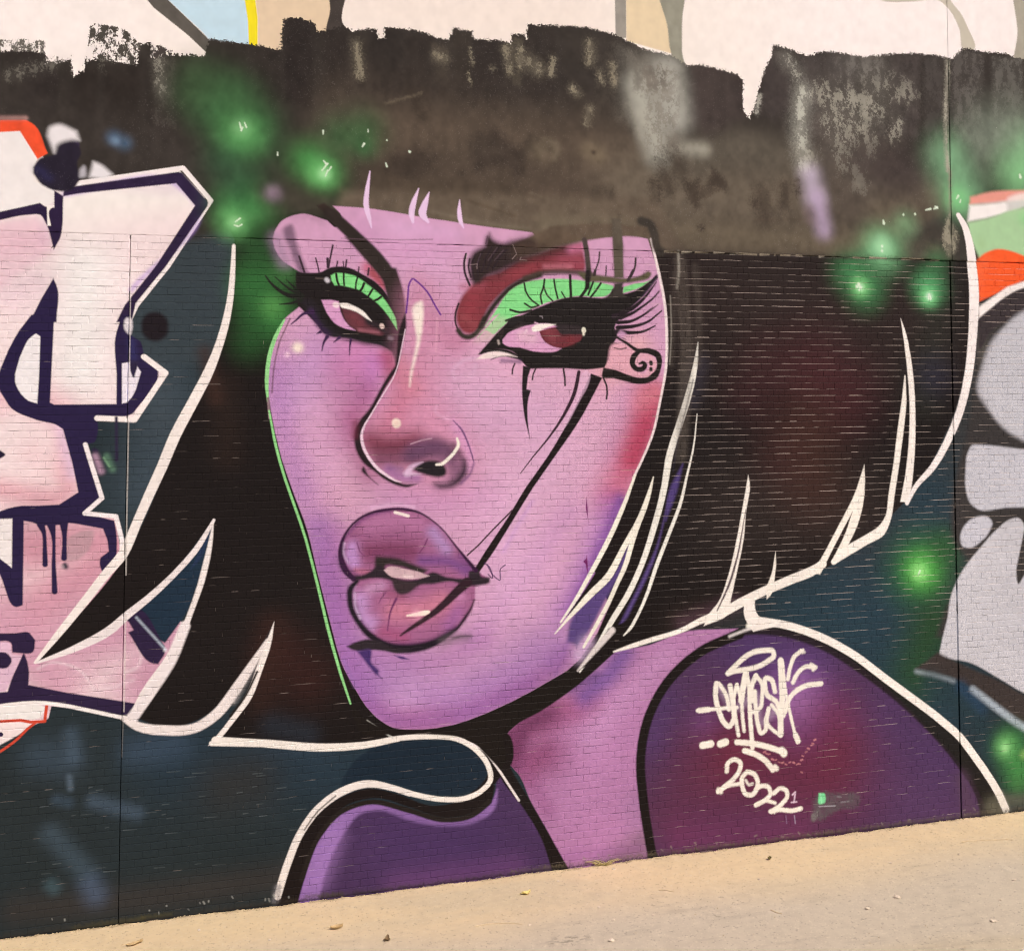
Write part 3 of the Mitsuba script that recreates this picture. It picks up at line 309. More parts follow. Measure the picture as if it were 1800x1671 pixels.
('s',(162,226,166),0,60.8,0.5,0,0,0,[-140.1,2879.3,0]),
('s',(48,95,65),0,237.3,0.5,0,0,0,[-176.2,3129.2,0,-128.1,3058.8,0]),
('s',(42,101,56),0,213,0.55,0,0,0,[305.5,3298.8,0,405.1,3333.9,0]),
('s',(42,105,58),0,121.1,0.5,0,0,0,[405.7,3256.9,0]),
('s',(54,124,63),0,217.3,0.85,0,0,0,[-51.9,2618.1,0,21,2473.6,0]),
('s',(38,88,45),0,203.1,0.6,0,0,0,[-41.8,2767.3,0,-72.7,2370.7,0]),
('s',(93,168,89),0,122.6,0.5,0,0,0,[20.5,2523.1,0]),
('s',(60,116,63),0,137.1,0.7,0,0,0,[66.8,2674.7,0]),
('s',(116,189,135),0,250.7,0.9,0,0,0,[3007.4,2968.5,0]),
('s',(170,233,186),0,129.7,0.7,0,0,0,[3007.7,2986,0]),
('s',(67,141,89),0,239.1,0.75,0,0,0,[2843.3,2842.4,0,2906.4,2774.1,0]),
('s',(135,226,144),0,111,0.8,0,0,0,[2880.6,2772.6,0]),
('s',(199,241,210),0,47,0.7,0,0,0,[2880.6,2772.6,0]),
('s',(125,178,133),0,157.5,0.5,0,0,0,[3141.5,3109.3,0]),
('s',(81,164,107),0,202.1,0.9,0,0,0,[3274.3,2795,0]),
('s',(135,231,155),0,105.4,0.8,0,0,0,[3273.2,2745,0]),
('s',(207,241,227),0,43.9,0.8,0,0,0,[3276.6,2748.2,0]),
('s',(62,126,80),0,159,0.5,0,0,0,[3320.9,2930.2,0]),
('s',(127,185,142),0,296.3,0.75,0,0,0,[3411.1,3471.7,0,3482,3298.2,0]),
('s',(131,216,146),0,161.4,0.75,0,0,0,[3453.9,3266.1,0]),
('s',(135,205,146),0,351.8,0.85,0,0,0,[3851.2,3449.6,0,3906.3,3515.5,0]),
('s',(145,168,151),0,367.3,0.35,0,0,0,[3627.6,3611.8,0,3804,3659,0]),
('s',(54,122,54),0,385.1,0.75,0,0,0,[3203.1,1361.5,0]),
('s',(100,205,94),0,213.9,0.75,0,0,0,[3202.9,1352.9,0]),
('s',(160,241,148),0,102.6,0.75,0,0,0,[3189.7,1347.4,0]),
('s',(38,74,34),0,340.6,0.7,0,0,0,[3262.4,1075.7,0,3159.4,852.4,0]),
('s',(44,95,45),0,216.4,0.5,0,0,0,[3337.7,1474.8,0]),
('s',(218,241,221),-4.4,4.4,0.9,0,0,0,[-128.9,3317.8,2.1,-121.5,3293.5,3.8]),
('s',(218,241,221),-4.4,4.4,0.9,0,0,0,[-114.5,3299.2,1.8,-121.4,3283.6,3.3]),
('s',(218,241,221),-4.4,4.4,0.9,0,0,0,[-107.6,3319.9,1.8,-100.3,3300.6,3.3]),
('s',(218,241,221),-4.3,4.3,0.9,0,0,0,[-140.1,2884.3,1.8,-121.5,2900.5,3.3]),
('s',(218,241,221),-4.3,4.3,0.9,0,0,0,[-144.7,2869.1,1.8,-130.5,2865.2,3.3]),
('s',(218,241,221),-4.4,4.4,0.9,0,0,0,[-125.8,2865.5,1.5,-114.1,2873.8,2.7]),
('s',(218,241,221),-4.5,4.5,0.9,0,0,0,[222.8,3138.6,1.9,247.1,3171.1,3.4]),
('s',(218,241,221),-4.5,4.5,0.9,0,0,0,[237.7,3114.5,1.9,247.4,3140.7,3.4]),
('s',(218,241,221),-4.5,4.5,0.9,0,0,0,[252.3,3141.1,1.9,262,3157.2,3.4]),
('s',(218,241,221),-4.5,4.5,0.9,0,0,0,[229.8,3182.3,2.5,239.7,3170.5,4.5]),
('s',(218,241,221),-4.5,4.5,0.9,0,0,0,[226.3,3301.5,1.9,226.2,3316.8,3.4]),
('s',(218,241,221),-4.4,4.4,0.9,0,0,0,[32.4,3202.6,1.8,32.5,3190.1,3.3]),
('s',(218,241,221),-4.6,4.6,0.9,0,0,0,[398.1,3261.3,2.5,405.5,3274.8,4.6]),
('s',(218,241,221),-4.7,4.7,0.9,0,0,0,[606.1,3259.6,3.2,608.7,3257.2,5.8]),
('s',(218,241,221),-4.6,4.6,0.9,0,0,0,[501.9,3196,2.2,507.1,3181,4]),
('s',(218,241,221),-4.6,4.6,0.9,0,0,0,[506.4,3302.2,1.6,506.4,3299.7,2.9]),
('s',(218,241,221),-4.6,4.6,0.9,0,0,0,[422.7,3340.8,1.3,422.8,3330.5,2.3]),
('s',(218,241,221),-5.5,5.5,0.9,0,0,0,[2880.6,2772.6,4.6,2871.2,2786.5,8.2]),
('s',(218,241,221),-5.5,5.5,0.9,0,0,0,[2858.3,2779.9,3.8,2861.4,2774.4,6.9]),
('s',(218,241,221),-5.5,5.5,0.9,0,0,0,[2873.9,2757.8,3,2883.8,2769.9,5.5]),
('s',(218,241,221),-5.6,5.6,0.9,0,0,0,[3007.8,2991.8,3.9,3007.8,2988.9,6.9]),
('s',(218,241,221),-5.6,5.6,0.9,0,0,0,[3007.4,2968.5,3.9,3007.3,2965.6,6.9]),
('s',(218,241,221),-5.6,5.6,0.9,0,0,0,[3276.8,2757,5.5,3279.8,2739.5,9.9]),
('s',(218,241,221),-5.8,5.8,0.9,0,0,0,[3447.1,3265.5,3.2,3457.7,3281.3,5.8]),
('s',(218,241,221),-5.8,5.8,0.9,0,0,0,[3470.8,3261.4,2.4,3467.1,3249.2,4.3]),
('s',(218,241,221),-5.9,5.9,0.9,0,0,0,[3836.3,3424,4.9,3839.6,3412,8.9]),
('s',(218,241,221),-5.6,5.6,0.9,0,0,0,[3016.9,3120.7,3.9,3019.9,3106.3,7]),
('s',(218,241,221),-5.6,5.6,0.9,0,0,0,[3132.7,3161.5,3.1,3132.6,3158.5,5.6]),
('s',(218,241,221),-5.7,5.7,0.9,0,0,0,[3199.2,3169.4,3.1,3199.1,3166.4,5.7]),
('s',(218,241,221),-5.5,5.5,0.9,0,0,0,[3182.9,1336.1,2.3,3193.1,1353,4.1]),
('s',(218,241,221),-5.7,5.7,0.9,0,0,0,[3310.2,3201.4,3.2,3330.6,3208.9,5.7]),
('s',(218,241,221),-5.7,5.7,0.9,0,0,0,[3263,3191.9,3.2,3290,3199.9,5.7]),
('s',(218,241,221),-5.7,5.7,0.9,0,0,0,[3317.2,3213.8,3.2,3327.3,3211.6,5.7]),
('p',(94,97,98),-4.1,4.1,0,0,0,0,[3579,3066,4230,3482,4135,480,4126,173,4043,258,3885,433,3825,497,3763,558,3697,615,3659,645,3628,667,3587,694,3561,708,3503,733,3353,788,3318,804,3294,818,3268,838,3253,855,3238,880,3228,908,3225,930,3224,961,3226,986,3232,1020,3251,1092,3310,1261,3330,1334,3393,1694,3449,1988,3472,2094,3532,2342,3557,2467,3569,2565,3576,2672,3579,2770,3579,3057]),
('p',(224,157,144),-13.1,13.1,1,0,0,0,[3531,3281,3631,3312,3663,3320,3694,3325,3737,3331,3866,3343,3998,3354,3997,3313,3996,3303,3897,3296,3854,3291,3687,3263,3525,3241,3530,3271]),
('p',(238,241,241),-16.3,16.3,1,0,0,0,[3524,3236,3687,3263,3726,3272,3737,3273,3746,3271,3752,3264,3756,3255,3758,3232,3757,3223,3752,3216,3745,3210,3736,3206,3712,3198,3673,3189,3619,3173,3511,3149,3523,3226]),
('p',(236,241,241),-16.5,16.5,0.7,0,0,0,[3746,3273,3749,3280,3760,3294,3779,3306,3804,3316,3832,3324,3863,3331,3894,3334,3925,3335,3952,3332,3963,3330,3982,3322,3989,3317,3994,3310,3997,3293,3996,3272,3991,3265,3985,3261,3965,3256,3899,3255,3876,3252,3852,3244,3790,3215,3770,3209,3762,3210,3756,3213,3752,3220,3746,3240,3745,3263]),
('p',(164,208,162),-13,13,1,0,0,0,[3511,3144,3608,3169,3651,3182,3683,3193,3746,3219,3799,3236,3853,3249,3996,3277,3989,3036,3986,2944,3856,2976,3780,3005,3761,3009,3739,3011,3715,3010,3691,3008,3657,2999,3648,2994,3629,2983,3586,2949,3548,3019,3529,3060,3518,3095,3512,3134]),
('s',(135,210,144),0,92.6,0.6,0,0,0,[3861.9,3190.2,0]),
('s',(155,195,144),0,75.6,0.5,0,0,0,[3588.7,3039.5,0]),
('p',(238,95,45),-9.7,9.7,1,0,0,0,[3558,2947,3592,2978,3611,2991,3640,3005,3671,3015,3691,3019,3723,3020,3756,3016,3798,3008,3840,2996,3986,2944,3985,2903,3900,2873,3827,2846,3776,2826,3576,2739,3572,2838,3559,2938]),
('p',(232,116,78),-32.1,32.1,0.35,0,0,0,[3558,2947,3578,2961,3616,2979,3626,2982,3634,2982,3638,2980,3639,2975,3640,2969,3635,2950,3610,2880,3589,2793,3579,2762,3575,2758,3572,2759,3566,2767,3559,2782,3549,2814,3541,2851,3538,2890,3541,2913,3543,2924,3551,2941]),
('p',(56,55,55),-25.1,25.1,1,0,0,0,[3562,2648,3745,2798,3865,2865,3984,2872,3925,872,3922,776,3535,925,3281,1028,3322,1125,3341,1165,3356,1187,3367,1202,3417,1257,3434,1278,3467,1338,3475,1356,3480,1374,3481,1391,3476,1407,3465,1421,3419,1461,3408,1475,3397,1498,3388,1523,3383,1548,3381,1584,3382,1621,3386,1667,3399,1767,3409,1818,3426,1878,3469,1997,3485,2049,3496,2092,3510,2163,3525,2260,3541,2385,3561,2639]),
('s',(50,49,50),0,299.5,0.6,0,0,0,[3563.2,2034.6,0,3833.5,1761.8,0]),
('s',(93,93,89),0,89.9,0.5,0,0,0,[3576.3,2549.2,0,3617.3,2352.2,0]),
('p',(241,241,241),-9.7,9.7,1,0,0,0,[3571,2708,3746,2823,3985,2903,3983,2862,3973,2858,3843,2820,3802,2805,3773,2791,3737,2770,3702,2747,3570,2648,3571,2698]),
('p',(56,51,54),-9.7,9.7,1,0,0,0,[3570,2648,3702,2747,3737,2770,3773,2791,3802,2805,3843,2820,3983,2862,3980,2729,3948,2719,3855,2692,3804,2674,3726,2640,3679,2616,3654,2598,3639,2585,3632,2577,3619,2557,3586,2501,3578,2491,3575,2490,3572,2490,3567,2497,3565,2520,3570,2638]),
('p',(180,185,195),-22.5,22.5,1,0,0,0,[3740,2627,3785,2665,3820,2687,3859,2707,3980,2760,3960,2063,3958,1983,3848,2013,3810,2028,3772,2045,3744,2060,3719,2076,3695,2093,3674,2112,3648,2140,3574,2230,3563,2246,3555,2262,3552,2271,3550,2288,3552,2306,3556,2325,3600,2446,3620,2490,3639,2524,3657,2548,3679,2570,3733,2619]),
('p',(187,193,203),-16.1,16.1,1,0,0,0,[3668,2533,3692,2565,3719,2596,3749,2624,3780,2650,3806,2667,3843,2687,3980,2750,3964,2193,3958,2003,3882,2017,3850,2024,3820,2033,3782,2049,3747,2067,3714,2087,3685,2112,3658,2139,3629,2176,3605,2218,3591,2254,3586,2272,3585,2290,3589,2327,3599,2365,3638,2474,3650,2500,3663,2525]),
('p',(191,197,208),-9.5,9.5,1,0,0,0,[3511,1989,3519,1993,3529,1994,3594,1993,3626,1992,3764,1981,3957,1961,3949,1678,3927,1677,3704,1672,3612,1658,3580,1656,3559,1658,3540,1663,3513,1678,3498,1691,3492,1698,3483,1714,3477,1732,3471,1759,3467,1794,3468,1830,3476,1920,3483,1946,3497,1974,3503,1983]),
('p',(193,199,211),-9.4,9.4,1,0,0,0,[3431,1506,3430,1515,3433,1533,3440,1552,3449,1569,3468,1590,3483,1603,3500,1613,3519,1621,3541,1627,3566,1629,3578,1629,3589,1627,3598,1623,3608,1616,3617,1608,3623,1598,3624,1590,3622,1581,3608,1554,3597,1538,3583,1523,3567,1509,3522,1478,3502,1469,3492,1467,3470,1467,3459,1469,3449,1472,3442,1477,3436,1486,3433,1496]),
('p',(196,201,210),-7.9,7.9,1,0,0,0,[3736,1613,3760,1619,3772,1620,3783,1618,3794,1612,3804,1603,3811,1594,3815,1585,3817,1576,3814,1556,3797,1488,3768,1382,3762,1355,3761,1338,3764,1301,3769,1282,3773,1279,3778,1281,3784,1287,3809,1323,3942,1464,3919,678,3909,681,3821,711,3774,730,3730,753,3543,856,3515,870,3486,882,3457,892,3418,900,3289,914,3313,1008,3346,1112,3361,1193,3368,1220,3385,1262,3412,1311,3438,1349,3468,1385,3501,1420,3603,1521,3639,1552,3680,1583,3707,1601,3726,1610]),
('p',(58,53,52),-12.4,12.4,1,0,0,0,[3284,944,3466,861,3625,797,3678,771,3792,709,3919,655,3913,480,3859,507,3796,540,3726,583,3659,629,3577,696,3546,719,3489,755,3438,784,3394,805,3356,819,3156,867,3223,903,3275,938]),
('s',(170,187,201),-18.3,18.3,0.6,0,0,0,[3161.6,853.1,8.1,3265.1,830.5,8.2,3375,797.8,8.2]),
('s',(172,191,205),-15.7,15.7,0.85,0,0,0,[3485.7,750.5,17.6,3727.3,581.8,17.9,3762.3,560.5,17.9,3833.3,522.9,18]),
('s',(42,74,111),0,87,0.5,0,0,0,[3418.8,762.7,0,3528.2,652.9,0]),
('s',(34,57,65),0,130.2,0.6,0,0,0,[3242.4,798.1,0,3289.6,764.8,0,3391.9,701.4,0,3433,674,0,3470.3,644.5,0,3502,612.3,0,3517.6,591.3,0,3526.3,576.4,0,3539.7,544,0,3549,509.6,0,3567.4,421.3,0]),
('s',(67,141,74),0,220.5,0.85,0,0,0,[3704.7,452.2,0,3758.2,314.4,0]),
('s',(125,205,126),0,123.1,0.7,0,0,0,[3670.4,454.1,0]),
('s',(170,235,166),0,52.7,0.5,0,0,0,[3670.3,449.3,0]),
('s',(67,116,67),0,117.5,0.5,0,0,0,[3745.1,257.5,0]),
('s',(145,199,111),0,59,0.6,0,0,0,[3783.9,409.4,0]),
('s',(93,97,85),0,87.7,0.7,0,0,0,[3606.6,189.9,0,3777.4,178.6,0]),
('p',(174,126,175),-5.3,5.3,1,0,0,1,[1047,595,1051,629,1057,643,1070,661,1099,687,1125,705,1314,811,1362,840,1433,891,1577,1006,1686,1017,1736,1025,1777,1037,1867,1069,1901,1078,1943,1086,1996,1090,2193,1091,2110,1044,2074,1022,2017,983,1963,942,1937,920,1906,890,1825,807,1792,770,1767,738,1751,711,1733,674,1715,629,1702,590,1691,550,1683,510,1678,470,1676,438,1678,397,1685,357,1700,292,1728,187,1758,52,1335,-16,1291,110,1264,175,1242,217,1194,299,1175,334,1162,363,1136,431,1122,459,1108,479,1074,515,1064,528,1060,535,1055,551,1049,586]),
('s',(133,72,115),0,266.3,0.85,0,0,2,[1069.2,644.1,0,1076.2,619.2,0,1088.1,565.3,0,1093.2,549.5,0,1099.7,536.3,0,1103.7,531,0,1113.2,523.4,0,1125,520.4,0,1146.3,522.7,0,1228.7,550.8,0]),
('s',(127,74,120),0,134.9,0.7,0,0,2,[1139.9,691.4,0,1355.2,749.8,0]),
('s',(145,76,115),0,133,0.5,0,0,2,[1069.2,559.6,0,1139.7,471.1,0]),
('s',(170,101,144),0,160.3,0.6,0,0,2,[1175.4,689.7,0,1264.4,726.4,0,1309.9,743.2,0,1357.5,757.3,0,1446.5,780.3,0]),
('s',(155,95,144),0,111.1,0.4,0,0,2,[1400.6,730.5,0,1264.8,685.4,0]),
('s',(112,84,157),0,138.4,0.8,0,0,2,[1428.3,807,0,1511.2,871.1,0,1541.3,897.6,0,1557.8,914.8,0,1572.8,933.2,0,1614.1,991.6,0]),
('s',(87,63,122),0,62.3,0.6,0,0,2,[1355.5,844.4,0,1474.5,891.8,0]),
('s',(155,118,162),0,163.9,0.6,0,0,2,[1666.2,300.8,0,1721.1,106.4,0]),
('s',(112,93,100),0,150.7,0.6,0,0,2,[1590.5,64.8,0,1721.2,123.7,0]),
('s',(182,134,184),0,211.4,0.5,0,0,2,[1537.8,602.9,0,1399.3,318.7,0]),
('s',(108,57,98),0,133.4,0.65,0,0,2,[1060.4,644.5,0,1077.6,590.9,0,1083.6,578.7,0,1086.8,575.5,0,1090,574.9,0,1093.2,576.7,0,1099.6,586.5,0,1120.9,641.8,0,1129.7,660.3,0,1134.6,668,0,1145.1,679.4,0,1156.7,688.3,0,1176.4,699.7,0,1264.9,736.7,0]),
('s',(145,90,140),0,109.3,0.55,0,0,2,[1122.1,506,0,1246.2,303.5,0]),
('s',(191,149,197),0,138.8,0.45,0,0,2,[1445.9,607.7,0,1540,706.1,0,1596.6,763,0,1821.9,976.2,0]),
('s',(145,97,155),0,74.5,0.4,0,0,2,[1335.3,85.1,0,1683.6,100.6,0]),
('s',(100,53,89),0,109,0.5,0,0,2,[1051.6,628.1,0,1075.2,539.5,0,1082.2,521.8,0,1086.8,516.5,0,1089,516.3,0,1092.9,521.3,0,1096.2,532.1,0,1105.9,586.3,0,1112.7,617.1,0,1118.8,635.9,0,1126.4,651.6,0,1135.9,663.2,0,1153,677.6,0,1172.9,690,0,1229,721.2,0]),
('p',(75,52,89),-5.7,5.7,1,0,0,1,[1736,-7,1712,182,1704,253,1700,316,1697,419,1698,490,1706,569,1717,633,1730,679,1741,709,1754,738,1770,766,1787,795,1805,822,1825,848,1846,872,1869,896,1893,919,1918,942,1945,963,1973,982,2024,1013,2062,1033,2094,1048,2153,1070,2205,1084,2231,1088,2257,1091,2312,1091,2377,1085,2458,1071,2520,1054,2589,1028,2665,993,2755,946,2818,907,2886,860,2982,786,3054,726,3129,657,3230,559,3347,445,3405,382,3446,332,3478,287,3508,242,3530,201,3587,66,3581,-160,1744,-8]),
('s',(77,58,111),0,361.2,0.6,0,0,2,[2259.3,992.6,0,2560.3,901.3,0]),
('s',(77,57,109),0,228.7,0.5,0,0,2,[1762.6,587.9,0,1806.2,743,0]),
('s',(75,55,100),0,337.2,0.5,0,0,2,[2993.8,635.2,0,3312.6,394.8,0]),
('s',(89,63,107),0,457.8,0.4,0,0,2,[2800.7,451.6,0,3240.9,119.1,0]),
('s',(120,80,153),0,403.5,0.9,0,0,2,[2496.8,739.9,0,2556.6,655.6,0]),
('s',(162,118,181),0,306.3,0.8,0,0,2,[2502.7,728.8,0]),
('s',(116,80,144),0,194.1,0.5,0,0,2,[2020.5,654,0]),
('s',(102,45,65),0,367.1,0.6,0,0,2,[2679.6,649.9,0,2708.3,511.5,0]),
('s',(102,42,63),0,677.8,0.75,0,0,2,[2193.7,458.9,0,2644.3,378.6,0]),
('s',(93,45,67),0,421.3,0.5,0,0,2,[1989.4,417.8,0,1816.6,245.7,0]),
('s',(112,53,94),0,234.2,0.5,0,0,2,[1900.9,135.5,0,2487.3,91.7,0]),
('s',(106,42,63),0,274.2,0.5,0,0,2,[2165,513.8,0]),
('s',(25,20,20),-6,6,1,0,0,0,[1764,-9.5,22.9,1738.5,113.6,22.9,1716.1,242.5,22.9,1705.6,323.1,22.9,1697.4,402.7,22.9,1694,450.4,22.9,1694.2,505.6,22.9,1702.1,575.4,23,1715.2,636.7,23,1732.3,688.4,23.1,1744.8,717.7,23.1,1762.9,753.7,23.1,1783.6,788.7,23.2,1802,815.6,23.2,1826.9,847.4,23.3,1848.8,871.8,23.3,1872.7,895.3,23.4,1904.8,923.2,23.4,1932,944.2,23.5,1967.7,968.6,23.6,1997.2,986.5,23.6,2027.3,1002.5,23.7,2083.2,1025.2,23.8,2200.7,1064.5,24]),
('p',(29,25,22),-8.9,8.9,0.9,0,0,0,[2012,995,2128,1059,2160,1075,2184,1084,2218,1093,2263,1100,2310,1103,2357,1104,2404,1101,2450,1095,2486,1088,2531,1075,2575,1059,2628,1036,2688,1008,2772,965,2836,928,2898,887,2958,843,3124,719,3305,593,3343,564,3380,534,3462,456,3524,394,3570,343,3605,298,3635,251,3655,211,3669,171,3676,129,3678,77,3678,60,3520,71,3507,153,3499,188,3487,223,3471,255,3447,295,3413,340,3334,435,3285,490,3226,549,3157,613,3087,673,3014,732,2932,793,2832,861,2754,912,2690,949,2648,970,2606,989,2554,1009,2500,1027,2455,1039,2419,1046,2374,1053,2328,1057,2291,1059,2254,1058,2218,1056,2183,1051,2131,1037,2021,997]),
('s',(87,68,89),0,111.4,0.6,0,0,0,[3409.5,304.4,0,3455.1,132.2,0]),
('s',(116,118,102),0,130,0.6,0,0,0,[3589.5,151.3,0,3638.5,91,0]),
('s',(240,241,236),-4.4,4.4,1,0,0,0,[2238.2,1220.5,18.5,2246.3,1185.2,18.5,2253.9,1169.1,18.5,2265.2,1154.7,18.5,2290.8,1127.1,18.5,2413.2,1107.7,18.7,2458.9,1097.4,18.7,2502.9,1085.1,18.8,2555.4,1068.1,18.9,2615.6,1045.5,19,2667.3,1023.3,19,2718.4,998.6,19.1,2793.3,957.7,19.2,2848.2,923.7,19.2,2989.8,821.6,19.4,3213.1,668,19.7,3269.2,627.9,19.8,3371.4,548.3,19.9,3407.7,514.9,19.9,3433,486.7,20,3537.8,353.9,20.1,3593.3,276.4,20.1,3628.4,219.8,20.2,3666.9,140.3,20.2]),
('s',(193,199,188),-15.5,15.5,0.5,0,0.6,0,[3628.4,219.8,23.3,3673.4,128.4,23.3]),
('s',(232,237,227),-8.5,8.5,1,0,0,0,[2248.7,1101.1,14.2,2290.7,1121.7,14.2]),
('s',(215,216,216),-8.5,8.5,1,0,0,0,[2147.4,1055.1,5.6,2225.1,1080.8,5.7,2269.6,1091.7,5.7,2316,1097.1,5.7,2410.9,1102.5,5.7]),
('p',(69,49,89),-4.9,4.9,1,0,0,1,[130,-40,169,65,177,92,200,183,209,210,220,236,230,254,241,271,271,311,295,336,323,357,354,373,376,381,398,387,435,393,457,394,471,393,499,387,528,378,601,348,645,333,713,305,750,293,781,288,822,285,855,287,879,290,908,300,929,310,943,318,962,332,973,342,983,353,991,365,1000,384,1006,405,1009,428,1016,491,1020,514,1108,376,1256,131,1320,27,1347,-152,97,-225,129,-47]),
('p',(141,109,175),-7.4,14.8,1,0,0,2,[123,-39,150,47,191,170,204,203,219,236,230,254,249,283,281,321,295,336,311,350,323,357,341,368,376,381,413,390,450,394,478,392,499,387,528,378,601,348,645,333,705,308,735,297,758,291,773,288,806,286,830,286,863,288,894,294,922,305,951,319,976,337,991,353,999,367,1014,406,1012,390,1008,357,1002,334,995,322,980,307,967,298,953,291,923,279,894,270,863,266,823,266,776,269,737,274,691,284,653,295,615,307,593,317,535,346,521,352,506,355,476,358,444,356,421,352,401,344,390,336,375,322,362,305,337,270,311,228,289,183,268,131,257,98,247,56,224,-48,130,-40]),
('s',(164,128,199),0,134,0.5,0,0,2,[293.3,255.4,0,234.9,93,0]),
('s',(69,49,98),0,382.9,0.5,0,0,2,[573.7,210.2,0,875.5,187.3,0]),
('s',(108,70,124),0,175.1,0.5,0,0,2,[574.7,16.1,0,1082.3,46.8,0]),
('s',(106,74,133),0,108.8,0.5,0,0,2,[1214.1,262.3,0]),
('p',(25,20,20),-4.9,4.9,1,0,0,0,[53,-33,76,69,91,122,118,196,133,228,147,253,162,277,179,299,197,321,222,346,249,370,272,388,296,404,321,418,362,434,383,441,405,446,442,450,472,447,511,438,580,415,608,403,665,375,694,365,715,359,747,357,779,358,804,362,835,369,856,378,869,385,888,398,952,455,1004,427,1001,412,995,380,987,359,979,348,962,335,934,323,888,310,858,304,820,301,796,301,773,303,758,306,735,312,712,320,645,349,600,366,541,391,518,398,496,404,481,406,459,407,421,404,385,397,358,387,345,380,327,368,310,354,294,339,275,317,257,294,246,277,236,259,216,213,194,154,185,128,172,81,142,-41,60,-33]),
('p',(25,20,20),-5.1,5.1,1,0,0,0,[973,566,1030,581,1046,595,1064,531,1076,502,1090,474,1110,439,1170,343,1358,14,1280,-7,1235,136,1221,172,1203,208,1175,257,1135,318,1116,344,1066,405,1043,437,1018,479,977,559]),
('s',(34,30,28),-4.9,4.9,1,0,0,0,[163.9,87.1,10.7,196.8,183.1,10.7,207,210,10.7,222.4,242,10.7,237.5,265.7,10.8,268.6,306.4,10.8,283.5,322.8,10.8,299.4,337.8,10.8,316.5,350.9,10.8,328.5,358.5,10.9,347.7,368.1,10.9,368.4,376.2,10.9,397.6,384.5,10.9,434.9,390.4,11,464.3,391,11,486.6,388.2,11,509,382.9,11,539.2,373.2,11,599.9,350.7,11.1,645.2,335.4,11.1,705.2,311.5,11.2,735.3,301.2,11.2,765.8,294.3,11.2,805.7,291.2,11.3,830.5,291.2,11.3,855,293.1,11.3,878.7,297.3,11.3,900.9,304.2,11.4,914.7,311,11.4,927.9,319.4,11.4,978.1,358.7,11.4]),
('p',(25,20,20),-5.1,5.1,1,0,0,0,[423,682,461,681,548,678,746,666,800,667,916,676,972,677,1013,673,1041,665,1058,657,1067,649,1075,640,1080,629,1086,610,1089,586,1090,561,1089,545,1082,523,1075,510,1060,492,1012,444,984,418,956,396,935,383,929,381,926,382,925,386,928,395,963,465,974,491,979,515,979,522,976,534,970,545,961,556,950,566,930,581,908,595,884,607,809,643,785,652,748,661,709,668,657,675,605,679,555,681,493,682,423,682]),
('p',(34,55,69),-7.3,7.3,0,0,0,0,[-209,662,-126,652,105,619,176,612,241,608,298,608,349,611,400,617,541,637,669,647,707,648,769,644,801,640,832,633,855,625,883,611,905,599,925,584,943,567,952,555,964,534,970,519,973,504,972,488,967,472,959,457,950,443,934,426,923,418,902,409,887,404,863,399,817,393,787,393,756,396,717,403,657,417,562,451,510,465,464,475,426,477,387,475,342,468,299,456,264,444,232,427,208,411,181,387,156,360,138,338,127,322,117,304,107,279,95,238,71,126,63,99,53,74,40,50,22,22,-44,-70,-363,97,-355,151,-333,323,-324,377,-313,423,-299,469,-281,513,-264,550,-212,656]),
('p',(24,40,54),-7.5,7.5,1,0,0,0,[473,626,507,637,543,644,589,648,644,647,777,639,809,635,833,630,848,626,862,620,882,609,903,595,915,585,933,569,943,557,955,536,965,514,968,499,967,485,962,470,951,449,937,431,920,418,907,412,884,406,859,402,835,400,804,398,773,399,741,403,703,411,672,418,650,425,577,455,555,463,501,477,463,485,440,487,417,487,399,483,347,469,335,467,331,467,328,469,326,472,327,482,335,503,354,535,375,563,390,578,414,595,440,610,466,623]),
('s',(232,233,227),-3.7,3.7,1,0,0,0,[-208.9,676.2,10.4,26.6,659.6,10.6,208.1,640.1,10.8,304.2,635.7,10.9,363.8,635.5,10.9,423.5,638,11,460.3,642.1,11,541.4,654.3,11.1,578.7,657.6,11.1,638.5,659.6,11.2,691.3,658.6,11.2,769.1,653.9,11.3,800.6,650,11.3,830.7,641.6,11.4,860.2,628.6,11.4,888.6,612,11.4,908.3,597.5,11.4,926.1,581.4,11.4,942.6,563.6,11.4,957.7,544.2,11.5,969.7,523.4,11.5,978.4,500.7,11.5,982.8,484.2,11.5,984.9,468,11.5,983.2,453.2,11.5,980.5,446.2,11.5,971.5,433.1,11.5,959.4,421.2,11.4,939.3,406,11.4,925.6,397.9,11.4,902.7,388.5,11.4,886.6,383.8,11.4,862.3,378.7,11.3,831.5,376.4,11.3,791.9,379,11.3,737.6,386.7,11.2,692.1,397.1,11.2,639.5,412.4,11.1,563,440.7,11.1,494.6,462.7,11,464.2,469.7,11,441.6,471.7,11,418.7,471.2,11,395.8,468.6,10.9,373.4,464.1,10.9,351.9,458.1,10.9,325.1,446.5,10.9,268,413,10.8]),
('s',(232,233,227),-3.6,3.6,1,0,0,0,[-195.5,689.6,13.9,40.6,660.7,16.6,171.4,642.1,17,215.4,637.4,16.9,259.7,634.5,16.6,341.5,632.6,15.9,416.1,635.1,14.8,467.8,640.1,13.7,571.3,654.7,11.1]),
('s',(228,228,225),-3.9,3.9,1,0,0,0,[622.3,416.5,11.1,562.7,440.5,12,510.8,457.1,13.4,473.6,466.2,14.8,451.4,469.1,15.5,436.9,469.7,15.8,421.9,469,16.1,399.5,465.8,16.4,377.2,460.5,16.6,355.5,453.6,16.8,327.8,442.7,16.9,308.4,433.5,17,271.3,410.8,17,237.6,384.2,16.8,222.2,369.5,16.6,207.7,353.6,16.4,177.4,313.2,15.7,151.8,270.9,15.3,139.7,245.8,15.3,128.8,220,15.3,99.5,140.9,15.5,80.7,79.8,15.7,66.1,24.8,14.1]),
